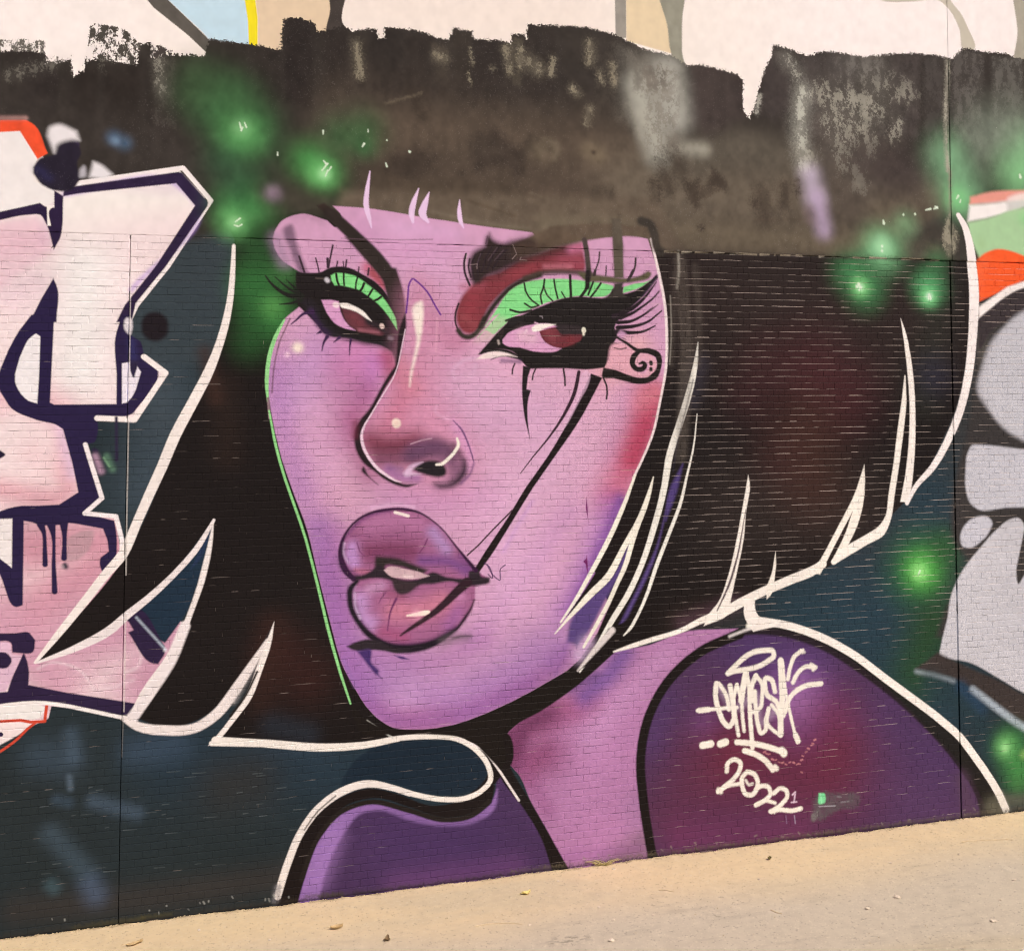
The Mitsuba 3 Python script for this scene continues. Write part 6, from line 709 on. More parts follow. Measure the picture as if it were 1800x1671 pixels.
('p',(38,28,34),-7.5,7.5,1,0,0,0,[593,2531,598,2481,597,2457,593,2434,579,2379,567,2307,556,2266,527,2222,506,2187,491,2158,455,2086,423,2031,410,2002,405,1988,402,1973,402,1958,404,1942,407,1927,412,1913,420,1899,443,1867,472,1837,497,1816,522,1799,542,1787,572,1772,587,1767,603,1765,650,1767,629,1758,614,1752,607,1751,591,1751,566,1757,543,1765,522,1775,494,1792,458,1821,426,1843,415,1853,404,1867,394,1881,386,1896,380,1912,375,1928,372,1945,371,1960,372,1983,374,1998,378,2013,386,2028,404,2056,427,2082,441,2101,452,2121,476,2170,502,2218,523,2252,546,2285,549,2292,553,2315,559,2411,563,2444,572,2476,590,2523]),
('p',(42,32,41),-7.5,7.5,1,0,0,0,[410,1839,414,1840,417,1836,430,1809,434,1801,445,1789,477,1761,414,1810,408,1816,405,1822,405,1829]),
('s',(106,42,67),0,39.9,0.6,0,0,0,[375.6,2029.6,0,371.3,1972.1,0]),
('s',(230,210,230),-4.5,4.5,1,0,0,0,[593.6,2452.9,2,565,2304,1.9,558.4,2280.7,2,547.7,2251,2.1,537.8,2229.4,2.2,529.8,2215.2,2.2,479,2130.5,2.4,441.8,2064.8,2.9,419.5,2028.5,3.6,412.5,2012.5,4.2,406.6,1995.2,5,403.4,1977.6,5.7,403.3,1969,5.9,405.4,1951.6,6.1,409.4,1934.6,6.2,414.6,1919.1,6.2,421.4,1904,6.2,437.6,1876,6.2,461.2,1846,6.7,477.5,1829.9,6.6,489.5,1819.9,6.5,528.9,1793.1,5.2,550.7,1781.4,4,558.4,1778.5,3.4,577.6,1773.9,1.4]),
('p',(238,233,227),-12.8,12.8,1,0,0,0,[642,2573,652,2579,661,2584,666,2583,669,2579,671,2573,673,2554,671,2507,659,2400,627,2275,617,2217,614,2200,616,2243,619,2269,638,2357,643,2390,645,2414,643,2440,628,2503,625,2528,625,2543,626,2550,632,2563,636,2568]),
('s',(240,237,227),0,31.6,0.7,0,0,0,[659.1,2534.5,0,654.6,2446,0]),
('s',(218,168,195),0,13.8,0.5,0,0,0,[735.5,2508.8,0,731.1,2361,0]),
('s',(218,178,210),-12.8,12.8,0.5,0,0,0,[736.8,2116.3,3.9,730.2,2099.4,3.9,729.6,2091.6,3.9,733.3,2084.5,3.9,739.8,2078.1,3.9,753.2,2068.8,3.9,768,2064.1,3.9,791.3,2059,3.9]),
('s',(215,174,210),-20.6,20.6,0.4,0,0,0,[776.5,2063.5,4.9,793.9,2088.6,4.9,801.1,2093.6,4.9,809,2094.6,4.9,835.9,2089.6,4.9]),
('s',(230,228,216),-7.6,7.6,1,0,0,0,[555,2036.2,18.3,556,2031.4,18.3]),
('s',(213,168,166),0,40.5,0.5,0,0,0,[555.1,2033.8,0]),
('s',(218,187,210),-5.1,5.1,0.6,0,0,0,[620.3,1943.3,1.7,668.9,1961.2,1.7,712.8,1969.4,1.7]),
('s',(89,57,111),-5.2,5.2,1,0,0,0,[811.1,2052.2,1,840.8,2022.6,3.2,850.6,2009.6,3.6,858.9,1995.5,3.6,872.8,1965.5,3.1,884.3,1936.3,2.8,896.1,1899.4,2.5,904.1,1870.1,2]),
('s',(100,65,120),-10.3,10.3,0.8,0,0,0,[905.1,1860.3,3.5,893.9,1826.6,3.5,886.3,1811.1,3.5,876.4,1798.8,3.5,846.6,1771.5,3.4]),
('s',(238,239,230),-4.6,4.6,1,0,0,0,[828.7,1971.7,4.9,834.1,1955.4,6.4,835.2,1947.4,6.9,833.6,1938.4,7.1,829.6,1929.6,7.1,814.4,1906.5,7,798.5,1888.9,7.3,773,1865.3,7.4,765.5,1859.7,7.2,757.4,1855.8,6.8,735.3,1853.1,4.9]),
('s',(63,47,122),-3.1,3.1,0,0,0,0,[644,2622.1,2,622.1,2596.3,2,616.5,2582.5,2,614.3,2559.6,2,617.7,2503,2]),
('s',(106,55,144),-3.8,3.8,1,0,0,0,[596.9,2528.1,3.8,604.1,2604.8,3.9,606.6,2644.3,3.9,610.2,2659.2,3.9,613.3,2666.3,3.9,617.9,2675.6,3.9,623.5,2682.4,3.9,630.8,2681.3,3.9,661,2658,3.9,673.6,2646.5,3.9,690.7,2627.6,3.9,703.4,2609,3.9,725.5,2569.1,3.9,751.6,2527.3,3.9]),
('p',(155,99,142),-6.3,6.3,1,0,0,1,[374,1351,351,1375,341,1389,330,1410,325,1425,322,1441,320,1456,319,1472,322,1495,325,1509,331,1523,344,1549,361,1574,381,1596,398,1611,426,1629,447,1639,476,1648,506,1654,551,1658,590,1657,605,1655,628,1649,659,1637,688,1623,710,1611,730,1597,743,1587,760,1570,801,1523,860,1449,898,1399,915,1382,942,1364,970,1347,934,1337,927,1333,920,1328,916,1323,912,1309,912,1259,908,1243,900,1219,890,1196,877,1175,861,1156,844,1138,825,1122,799,1104,770,1089,742,1077,713,1068,683,1061,644,1054,611,1052,587,1052,564,1055,533,1063,503,1074,473,1087,452,1099,440,1109,424,1126,411,1146,391,1180,381,1201,375,1223,372,1240,371,1256,373,1281,377,1297,388,1320,388,1327,385,1335,379,1343]),
('s',(184,126,173),0,100.7,0.6,0,0,2,[442.9,1591.8,0,510.1,1606.9,0,532.6,1610.1,0,547.7,1610.9,0,562.8,1610.2,0,585.5,1606.9,0,654,1591.7,0]),
('s',(185,147,210),0,72.6,0.85,0,0,2,[354.2,1459.4,0,370.6,1425,0,373.3,1421.4,0,374.7,1422.3,0,374.5,1435,0,368.1,1487.6,0]),
('s',(176,153,212),0,75,0.6,0,0,2,[722.3,1553,0,781.4,1475.4,0]),
('s',(114,55,89),0,107,0.8,0,0,2,[443.7,1468.2,0,498.1,1475.1,0,529.3,1477.1,0,561.2,1475.3,0,625.5,1466.8,0]),
('s',(116,61,102),0,53.5,0.5,0,0,2,[472.3,1448.9,0,606.3,1447.8,0]),
('s',(108,70,137),0,68.2,0.75,0,0,2,[674.1,1428,0,756.1,1427.2,0,780.3,1425.1,0,796,1422,0,811.1,1417.1,0,826.3,1409.8,0,870.4,1382.5,0]),
('s',(184,111,135),0,33.1,0.5,0,0,2,[382.9,1388.2,0,434.8,1378.2,0]),
('s',(189,153,212),0,98.9,0.8,0,0,2,[402.6,1260.5,0,400.9,1212.6,0,402.4,1197.8,0,404.6,1191.1,0,407.9,1185,0,418.5,1174.2,0,445.7,1155.8,0]),
('s',(197,157,201),0,59.7,0.6,0,0,2,[444.8,1307,0,492.1,1320.5,0]),
('s',(197,128,153),0,127.9,0.8,0,0,2,[554.7,1210.1,0,619,1206.7,0,642.9,1207.2,0,658.4,1209.2,0,673.5,1212.5,0,695.8,1219.4,0,762.5,1244.1,0]),
('s',(155,101,166),0,81.7,0.6,0,0,2,[831.4,1194.6,0,797.1,1137.6,0]),
('s',(135,70,102),0,53.4,0.5,0,0,2,[530.4,1286.6,0,578.3,1271.5,0]),
('s',(158,82,124),0,79.9,0.7,0,0,2,[588.8,1095.3,0,502.8,1121.3,0]),
('s',(205,147,197),0,68.4,0.5,0,0,2,[846,1266.7,0]),
('s',(89,45,94),0,26.3,0.5,0,0,2,[330.6,1487.9,0,334.1,1433.3,0,337.6,1418.9,0,340.5,1412.3,0,344.2,1406.2,0,353.6,1395.1,0,387.8,1364.6,0]),
('s',(83,45,91),0,40,0.75,0,0,2,[374.6,1242.2,0,389.2,1191.1,0,396.8,1170,0,407.2,1150.4,0,420.5,1131.2,0,441.4,1107.1,0,465.1,1086.6,0,477.7,1078.2,0,490.8,1071.3,0,512.4,1064,0,527.8,1060.8,0,551.8,1058,0,608.2,1056.8,0,655.2,1058.8,0,694.2,1064.4,0,724.1,1072.4,0,745.9,1081.6,0,766.8,1093.2,0,821.7,1127.4,0]),
('s',(112,63,120),0,23.9,0.6,0,0,2,[334.9,1530.3,0,364.4,1568.6,0,380.3,1586.5,0,398.6,1601.7,0,418.8,1615.2,0,440.1,1626.6,0,461.4,1635,0,483.3,1640.4,0,528.3,1649.2,0]),
('s',(106,63,124),0,41.2,0.6,0,0,2,[845.5,1445.8,0,895.3,1387.1,0]),
('s',(218,185,221),0,22.8,0.6,0,0,0,[451.9,1658.5,0,515.4,1672.2,0,547.4,1675.6,0,578.8,1673.2,0,634.2,1663.9,0]),
('p',(48,42,43),-12.5,12.5,1,0,0,0,[463,1411,465,1438,468,1444,473,1448,482,1449,491,1448,527,1445,552,1442,568,1439,590,1431,699,1387,689,1375,684,1371,678,1369,664,1368,650,1372,601,1394,585,1399,528,1409,520,1408,514,1406,511,1401,510,1392,511,1382,515,1374,530,1360,494,1364,485,1366,478,1368,473,1373,469,1379,467,1386,465,1403]),
('p',(44,36,45),-8.8,8.8,1,0,0,0,[360,1365,394,1366,409,1368,424,1373,444,1383,451,1387,470,1405,476,1409,482,1411,488,1409,495,1405,520,1382,552,1357,566,1350,589,1344,606,1342,623,1342,655,1347,670,1353,708,1374,715,1376,723,1377,737,1374,774,1357,790,1353,822,1348,880,1344,882,1371,885,1378,892,1381,900,1382,930,1382,936,1364,940,1357,946,1354,954,1352,972,1351,980,1350,980,1330,976,1325,968,1321,959,1319,923,1314,906,1313,881,1315,857,1319,812,1333,797,1335,780,1334,723,1324,680,1323,663,1320,648,1314,621,1293,615,1288,599,1283,581,1282,573,1283,566,1288,560,1294,549,1310,543,1333,540,1339,534,1343,527,1345,495,1352,469,1353,444,1352,411,1346,377,1343,370,1345,364,1348,362,1356]),
('p',(58,47,52),-25,25,0.8,0,0,0,[540,1344,541,1347,546,1350,553,1351,571,1351,605,1345,626,1338,643,1330,648,1326,651,1322,650,1318,640,1307,625,1295,602,1283,595,1281,588,1281,580,1283,565,1291,559,1296,553,1302,545,1320,540,1337]),
('p',(199,174,184),-5,5,1,0,0,0,[505,1387,520,1401,528,1403,536,1404,561,1402,607,1390,655,1380,706,1360,682,1353,658,1349,626,1347,593,1349,552,1355,537,1359,530,1363,523,1368,511,1380]),
('s',(232,216,221),0,20.2,0.7,0,0,0,[597.1,1361.8,0,626,1359.1,0]),
('s',(155,126,133),-3.8,3.8,0.6,0,0,0,[637.9,1385.3,1,640.5,1356.5,1]),
('s',(52,24,58),-5.5,5.5,1,0,0,0,[373.8,1350.6,10.4,347.3,1377.1,13.4,338.4,1388.8,14.1,327.9,1409.4,13.7,322.8,1424,13,319,1439.2,12.3,316.8,1455.4,11.6,316.3,1471.8,10.8,318.9,1496.6,9.3,326.1,1522.2,7.5,332.5,1537.6,6.7,339.9,1551.6,6,353.2,1571.4,5.3,368.8,1589.6,5.2,393.5,1611,5.6,414.2,1623.7,5.8,436.7,1633.8,5.9,466.8,1643.9,6,497.3,1650.2,6,535.9,1654.6,6,566.8,1655.9,6.1,590,1655,6.1,613.7,1651.8,5.9,639,1646,5.4,663.5,1637.5,4.8,678,1630.4,4.4,698.9,1617.7,3.8,718.6,1604.1,3.3,748.9,1579.4,2.9,776.7,1551.8,3,825.6,1488.5,4.1,915.2,1382,9.8]),
('p',(48,38,63),-17.1,17.1,0.6,0,0,0,[298,1450,317,1413,341,1370,369,1355,352,1364,336,1375,320,1392,308,1413,302,1431,298,1447]),
('s',(31,24,36),-8.7,8.7,1,0,0,0,[388,1341,9,371.2,1324.8,11.4,362.3,1313,12.7,358.1,1299.4,13.1,357,1284.3,13,358.8,1253.4,12.6,361.3,1237.4,12.5,365.2,1221.7,12.3,373.8,1200,12,389.6,1173,11.7,407,1147.6,12.2,426.5,1123.9,13,443.3,1107.9,13.5,468.1,1088.7,14,495.2,1071.4,15,524.2,1057.1,16.3,547.7,1049.6,17.4,572.5,1044.9,18.6,589.1,1043.1,19.1,612.1,1042.3,19.2,635.4,1043.7,19,666,1047.9,18.2,696.7,1054.6,17.3,719.3,1061.6,16.3,741,1070.7,14.9,755.1,1078.2,13.7,811.5,1112.1,8.7,825.2,1121.7,7.7,837.3,1132.8,7.1,857.1,1158.7,7.1,889.2,1205.6,5.3,896.6,1220,4.4,907.9,1251,2.5]),
('p',(44,38,45),-7.4,7.4,1,0,0,0,[346,1062,377,1077,402,1085,427,1090,443,1090,459,1088,482,1082,496,1076,537,1054,551,1049,573,1044,620,1038,627,1037,590,1028,575,1026,560,1025,545,1028,513,1036,472,1042,449,1042,411,1039,396,1040,378,1044,370,1046,362,1050,354,1056]),
('p',(67,47,107),-8.6,8.6,1,0,0,0,[390,1040,433,1047,447,1046,451,1043,453,1038,454,1031,451,1006,450,998,452,991,455,984,480,960,484,954,485,947,483,938,486,931,499,919,471,938,459,950,395,1034]),
('p',(67,47,107),-5,5,1,0,0,0,[551,1016,574,1013,589,1010,618,997,595,998,580,1001,558,1012]),
('p',(93,84,94),-30.4,30.4,0.7,0,0,0,[753,1076,754,1082,758,1087,765,1091,784,1098,812,1104,819,1104,835,1104,891,1092,891,1085,889,1079,884,1075,877,1072,822,1070,785,1056,776,1053,769,1054,763,1057,757,1066]),
('s',(67,59,67),-10.2,10.2,0.8,0,0,0,[812,1081.9,3.4,846.4,1090.6,3.4,861.9,1091.8,3.4,893.3,1091.7,3.4]),
('s',(48,30,41),-6.3,6.3,1,0,0,0,[875.5,1329.1,22.1,831.1,1291.1,19.5,781,1243,16.7,738.2,1206.2,14.5,707.1,1184.7,12.8,623.8,1131.9,8.6,579.2,1102.7,3.8]),
('s',(236,228,227),-4,4,1,0,0,0,[552.3,1640.6,6.7,610.2,1625.3,6.7]),
('s',(238,231,219),-4.5,4.5,1,0,0,0,[607.5,1187.6,3.4,679.1,1196.7,11,686.8,1198.1,10.9,701.7,1202.2,7.2]),
('s',(232,189,210),0,53.8,0.4,0,0,0,[650.9,1193.7,0]),
('s',(106,53,100),-4.9,4.9,1,0,0,0,[386.8,1508.8,2.1,397,1475.8,1.6,401.2,1468.5,1.5,406.9,1461.8,1.3,420.2,1449.4,0.9]),
('s',(106,53,100),-5,5,1,0,0,0,[695.6,1521.7,3.4,686.1,1499.7,2.8,678.7,1485.7,2.4,659.4,1461.8,1.4]),
('s',(106,53,100),-5,5,1,0,0,0,[511.3,1289.3,2.4,492.4,1263.6,1.7,483,1244.8,0.9]),
('s',(106,53,100),-5,5,1,0,0,0,[559.2,1262.3,5.7,541.5,1225.6,4.5,533.3,1203.1,3.8,528.6,1180.2,3.3,521.8,1125.5,2.3]),
('s',(106,53,100),-4.9,4.9,1,0,0,0,[358.3,1535.9,1.6,400.7,1539.6,1.2,415.5,1538.4,1,452.8,1532.3,0.7]),
('s',(106,53,100),-5,5,1,0,0,0,[490.8,1536.9,1.2,576.9,1536.6,0.5]),
('s',(218,199,238),-9.8,9.8,0.6,0,0,0,[332.8,1506.7,2.4,329.7,1474.9,2.3,330.8,1459.6,2.3,337,1444.1,2.3,349.8,1421.6,2.4]),
('s',(218,199,238),-9.8,9.8,0.7,0,0,0,[378.9,1289.2,2.8,379.5,1248.5,2.8,381.7,1232.6,2.8,386.5,1217.4,2.8,403.2,1180.4,2.8]),
('p',(25,20,20),-4.9,4.9,1,0,0,0,[1694,1835,1564,1531,1545,1487,1523,1444,1483,1374,1439,1305,1406,1259,1338,1168,1409,1224,1495,1287,1550,1224,1485,1086,1471,1067,1392,958,1457,1007,1491,1029,1534,1052,1615,1091,1699,1234,1720,1278,1734,1316,1744,1355,1754,1403,1760,1452,1765,1510,1770,1583,1772,1632,1771,1809,1703,1832]),
('p',(87,70,129),-16.1,16.1,1,0,0,0,[1674,1567,1639,1451,1629,1420,1616,1391,1593,1346,1537,1252,1474,1137,1443,1089,1392,1028,1364,1043,1342,1055,1346,1103,1350,1125,1354,1140,1364,1161,1382,1188,1411,1218,1473,1275,1535,1324,1547,1336,1563,1354,1582,1381,1602,1416,1651,1523,1670,1560]),
('s',(199,178,216),0,87.4,0.7,0,0,0,[1438.3,1043.7,0,1401.5,992.8,0]),
('s',(145,105,173),0,98.8,0.5,0,0,0,[1310.6,1012.9,0,1265.3,962.7,0]),
('p',(89,74,135),-11,11,1,0,0,0,[1847,1729,1809,1563,1795,1508,1779,1455,1759,1402,1724,1327,1634,1161,1582,1098,1577,1092,1695,1307,1747,1410,1772,1463,1789,1508,1803,1555,1845,1721]),
('p',(89,74,144),-11.1,11.1,0.7,0,0,0,[1916,1874,1897,1789,1883,1739,1866,1693,1827,1603,1836,1700,1841,1724,1847,1747,1856,1770,1868,1793,1912,1867]),
('s',(234,237,225),-4,4,1,0,0,0,[1675.4,1817,5.4,1633.5,1711.3,9,1608.1,1652,10.4,1567.3,1564.7,11.3,1526.8,1485.9,11.4,1474.4,1394,10.9,1401.1,1271.4,9,1370.7,1225.4,7.5,1310.9,1142.5,3.7]),
('p',(25,20,20),-4,4,1,0,0,0,[1636,1585,1582,1469,1561,1426,1533,1377,1498,1322,1465,1276,1434,1238,1407,1209,1338,1142,1388,1196,1411,1218,1431,1233,1479,1266,1498,1281,1520,1305,1540,1331,1554,1352,1570,1381,1588,1417,1598,1440,1612,1488,1634,1577]),
('s',(234,237,225),-4.1,4.1,1,0,0,0,[1766.8,1809.1,2.3,1748.4,1744.2,8.8,1737.9,1712.2,11.1,1720.4,1664.7,12.9,1700.4,1618.2,13.7,1677.5,1574.7,13.9,1629.5,1499.6,13,1612.5,1471.7,13.1,1573.4,1396.5,15.5,1551.4,1360.7,16.6,1535.9,1341.1,16.8,1518.3,1323,16.7,1460.7,1272.7,15.6,1425.4,1238.8,13.8,1347.3,1158.9,7.5,1283.6,1091.4,2.2]),
('s',(234,237,225),-4.1,4.1,1,0,0,0,[1693,1603.1,13.1,1661.6,1515.4,12.3,1634.1,1422.1,11.7,1615.8,1376.7,11.1,1578.4,1303,9.9,1547.9,1238.6,9.9,1529.4,1203.8,9.8,1480.5,1122.7,8.9,1419.9,1026.9,6]),
('s',(232,237,230),-4.1,4.1,1,0,0,0,[1999.4,2455.9,1.6,1990.1,2381.5,8.7,1983.6,2340.5,12,1972.7,2291.2,14.5,1959.7,2242.4,15.9,1934.9,2160.9,17,1895.1,2046.9,16.6,1868.9,1974.2,17.1,1852.9,1925.5,17.3,1842.6,1885,17.2,1823.2,1770.9,15.8,1807.9,1705.7,15.4,1791.7,1648.7,15.1,1769,1576.3,14.7,1745.6,1505.4,14,1723.2,1443.1,13.4,1704.5,1397.2,13.1,1680.5,1344.9,13.3,1654.4,1293.7,13.6,1626.1,1244.4,13.7,1559,1145.3,12.9,1488.7,1031.5,10,1460.5,992,8.2,1401.3,914.9,3.7]),
('s',(232,237,230),-4.1,4.1,1,0,0,0,[1991.3,2112,1.6,1978.1,1996.5,3.3,1968.5,1939.4,4.1,1958.8,1899,4.5,1934.8,1810.9,5.5,1912,1718.1,7.4,1896.6,1670,8.1,1881.4,1631.9,8.3,1786.4,1411.9,9.4,1771.3,1373.3,9.2,1738.1,1279.3,8,1711.3,1217.7,7.2,1684.6,1165.6,7.1,1659.4,1122.6,7.6,1649.8,1109.3,7.1,1639.1,1096.7,6.1,1614.6,1073.7,2.3]),
('s',(42,40,56),-5.6,5.6,0.6,0,0,0,[1973.1,2276,3.8,1891.2,1980.4,3.8,1881.1,1930.4,3.7,1867.1,1837.2,3.7]),
('p',(25,20,20),-5.4,5.4,1,0,0,0,[1540,1108,1634,1140,1591,1048,1578,1027,1569,1014,1558,1002,1541,987,1521,975,1492,961,1422,934,1392,921,1432,956,1459,987,1483,1019,1536,1101]),
('s',(218,216,216),-6.7,6.7,1,0,0,0,[1558.7,1098.3,15.3,1478.7,1015.9,13.1,1392.1,920.7,3.6]),
('s',(240,241,234),-4.2,4.2,1,0,0,0,[1565.5,1000.7,3.6,1632.8,1018.8,9.1,1684.1,1032.6,10.6,1751.8,1050.5,11.2,1843.5,1072.4,10.6,1884.7,1084.1,10.7,1925.4,1099,11.6,1981.6,1124.7,13.8,2006.4,1134.7,15,2032.9,1143.1,16.5,2078.1,1155.2,19.4,2104.6,1164,20.7,2138.2,1178.7,21.6,2212.6,1215.5,21.9,2281.3,1245.9,21.3,2333.2,1267.4,21.1,2476.3,1320,22.4,2545.9,1342.5,23.6,2580.2,1355,23.7,2612.8,1370.5,22.6,2649.5,1393.4,19.7]),
('p',(240,241,234),-4.5,4.5,1,0,0,0,[2254,1824,2262,1788,2262,1755,2258,1731,2240,1648,2231,1546,2226,1513,2214,1456,2155,1222,2147,1176,2144,1168,2135,1155,2129,1150,2115,1141,2089,1131,2033,1114,2016,1108,2029,1138,2036,1152,2045,1166,2085,1209,2095,1223,2104,1237,2115,1260,2124,1284,2154,1372,2174,1444,2200,1557,2253,1815]),
('s',(93,84,89),-4.5,4.5,1,0,0,0,[2239.3,1658.1,1.4,2206.8,1487.9,4.3,2192.3,1431.6,4.9,2172.5,1366.1,5.7,2158.3,1325.8,5.8,2142,1286.3,5.6,2122.5,1247.1,4.8,2085.1,1177.9,2.8]),
('p',(240,241,232),-4.3,4.3,1,0,0,0,[2395,1456,2397,1392,2386,1309,2374,1259,2365,1245,2352,1233,2345,1227,2344,1264,2345,1282,2350,1298,2368,1338,2374,1354,2382,1388,2393,1447]),
('p',(240,241,232),-4.8,4.8,1,0,0,0,[2887,1883,2889,1802,2884,1730,2873,1669,2854,1611,2841,1578,2821,1538,2782,1472,2717,1393,2697,1407,2752,1498,2780,1553,2817,1650,2770,1574,2710,1475,2633,1342,2592,1352,2646,1430,2675,1475,2808,1695,2825,1727,2840,1759,2884,1875]),
('s',(240,241,234),-4.8,4.8,1,0,0,0,[3127.2,2335,3.1,3120,2217.8,12.9,3114.9,2174.1,15.1,3108.3,2130.7,16.3,3093.8,2044.2,17.5,3068.8,1890.1,16.4,3036.8,1727.8,17.3,3026.1,1654.8,16.2,3022.1,1637,16.3,3016.4,1619.8,17,3004.1,1594.9,19.3,2993.9,1578.4,21.9,2982.1,1562.9,24.4,2975.5,1555.8,25.3,2960.7,1544,25.9,2943.7,1534.3,25.5,2888.8,1508.8,23.1,2813.8,1471,24,2789.5,1457.7,23.4,2756.3,1436.5,20.2,2707.1,1402.1,12.9]),
('p',(241,241,236),-4.9,4.9,1,0,0,0,[3109,2626,3129,2577,3140,2542,3151,2497,3164,2425,3171,2373,3177,2312,3182,2242,3183,2181,3183,2094,3180,2014,3174,1935,3165,1856,3154,1776,3130,1697,3119,1698,3087,1699,3118,1827,3132,1916,3140,1979,3147,2061,3150,2125,3151,2188,3148,2275,3139,2388,3125,2510,3110,2617]),
('s',(241,241,241),-5,5,1,0,0,0,[3455.2,3179.7,12.8,3482.1,3141.6,16.3,3491.5,3125.6,17.6,3502.1,3100.3,19.4,3514.7,3055.8,21.9,3520.8,3028.4,23.4,3526.2,2990.8,25.3,3536.8,2899.2,28.2,3542.5,2837,28.8,3544.1,2782.3,29.1,3543,2718.2,28.8,3532.9,2581.9,26.3,3517.5,2452.6,24.9,3508.8,2398.1,24.4,3498,2343.9,23.8,3474.9,2252.8,22.9,3448,2172.1,22,3429.5,2127.8,21.6,3408.9,2084.2,21.1,3363.5,2000.5,19.9,3319.4,1929.9,18.5,3280.5,1878,17,3254.2,1850.4,15.9,3197.3,1798.4,13.3,3172.6,1770.3,12.3,3157.2,1747.7,11.7,3125.1,1692.8,10.7]),
('p',(241,241,236),-4.6,4.6,1,0,0,0,[2234,1220,2282,1221,2281,1202,2283,1183,2289,1166,2298,1151,2311,1140,2343,1122,2389,1112,2404,1107,2406,1105,2404,1103,2395,1098,2366,1092,2272,1074,2241,1115,2230,1138,2225,1156,2223,1175,2225,1193,2231,1211]),
('s',(234,233,230),-3.5,3.5,1,0,0,0,[-145.9,2780.1,7.2,-147.9,2691.2,10,-150.4,2638.5,11.3,-155,2576.7,12.4,-161.4,2522.9,13.5,-170.5,2469.6,14.9,-180.3,2424,15.7,-196.5,2363.1,16.3,-214.9,2305.5,17.6,-235.3,2250.1,19.6,-255.7,2201.9,20.6,-308.1,2093.6,21.3,-351,2007.7,22,-372.5,1961,22.1,-386.3,1926.5,21.9,-422.5,1829,20.8,-472.2,1709.9,19.5,-519.3,1591.8,18.3,-546,1519.1,18.9,-556.6,1493.3,19.2,-569,1468.8,19.3,-584.1,1445.8,19.2,-632.6,1387.4,18.1,-652.8,1360.4,17.8,-711,1278.8,16.8,-782.9,1181.7,15,-822.8,1128.5,12.4,-894.2,1033.9,5.5]),
('s',(228,226,227),-3.4,3.4,1,0,0,0,[-885.8,1033.6,4.4,-780.9,1071.3,11.6,-756.5,1081.4,13,-708.6,1103.2,15.4,-672.8,1120.7,17,-643.8,1136.9,17.9,-621.5,1151.4,18.2,-600.3,1167.6,18,-547.8,1217.4,15.7,-475.6,1277,13.9,-424.1,1324.2,12.7,-374,1374.5,11.7,-321.5,1433.2,11.8,-289.9,1472.7,11.8,-269.5,1502.7,11.1,-251,1534.4,9.7,-212.2,1606,5.9]),
('p',(232,231,230),-4.1,4.1,1,0,0,0,[-212,1611,-215,1532,-218,1496,-225,1445,-237,1388,-247,1346,-258,1311,-298,1195,-337,1072,-375,997,-415,924,-436,887,-455,858,-480,825,-511,794,-538,780,-545,777,-511,859,-494,896,-469,937,-410,1020,-384,1061,-352,1123,-321,1195,-295,1269,-274,1338,-239,1487,-214,1603]),
('s',(230,228,230),-6.9,6.9,1,0,0,0,[-322.3,1165.3,20.8,-359.6,1064.7,22.6,-373.5,1032.2,22.9,-386.1,1007.1,22.8,-414,958.8,21.7,-451.6,900.5,20.5,-477.9,860.8,20.8,-523.8,794.4,22.6]),
('s',(230,228,227),-5.1,5.1,1,0,0,0,[-554.5,795.8,11.3,-518.2,770.6,15.7,-499.3,760.5,17.5,-472.5,751.1,19,-437.2,744.1,19.9,-366.9,737.2,20.6,-338.7,735.9,20.3,-317.7,736.4,20,-297.1,738.6,19.7,-277.5,743,19.6,-264.6,747.6,19.6,-245.4,756.9,19.9,-220.8,772.6,20.4,-192.3,795.4,20.9,-173.4,814.3,21.2,-152.3,841.1,21.5,-105,910.2,20.7,-80.9,946.6,18.9,-34.2,1020.9,13.7,12.4,1096.9,7.1]),
('s',(207,205,205),-14.1,14.1,0.5,0,0.5,0,[-124.2,851.4,16.4,-81.1,931.2,16.4,-60.1,967.6,16.5,-40.7,996.9,16.5,-10.4,1037.7,16.6]),
('p',(234,233,230),-3.8,3.8,1,0,0,0,[40,1175,32,1103,23,1061,-26,915,-36,887,-48,861,-62,836,-79,813,-173,693,-216,671,-222,668,-160,743,-127,788,-95,835,-70,878,-53,917,-29,990,37,1169]),
('s',(31,28,26),-4.7,4.7,1,0,0,0,[-28.3,966.5,4.7,-57.9,899.7,4.7,-74.5,867.5,4.7,-94.6,837.3,4.7,-134.9,785.6,4.7]),
('s',(189,174,199),0,50,0.4,0,0,0,[2101.5,802.6,0,2112.6,788.7,0,2139.8,749.8,0,2151.1,736.3,0,2163,726,0,2176,720.2,0,2183.4,719.9,0,2200,725,0,2218.1,735.4,0,2254.2,759.9,0,2269.7,767.8,0,2276.3,769.3,0,2281.9,768.7,0,2286.2,765.8,0,2291.5,753.7,0,2293.7,735.5,0,2294,660.4,0,2297.1,646.3,0,2299.9,642.1,0,2303.8,640.2,0,2314.4,642.3,0,2327.3,650.1,0,2387.5,700.2,0]),
('s',(236,237,227),-5.4,5.4,1,1.4,0,0,[2137.1,880.4,12.1,2156.4,887.2,12.1,2175.4,891.5,12.1,2239.7,896.5,12.2,2266.3,900.4,12.2,2283.6,904.5,12.2,2310,913.2,12.3,2327,920.5,12.3,2369.4,944.3,12.3,2375.9,950.4,12.3,2379,957.5,12.3,2378.1,968.9,12.3,2373.4,979.1,12.3,2365.8,983.1,12.3,2355.1,984.1,12.3,2311.8,982.7,12.3,2291.8,980.8,12.3,2272.7,976.9,12.2,2246,966.4,12.2,2213.6,946.8,12.2,2142.9,885.5,12.1]),
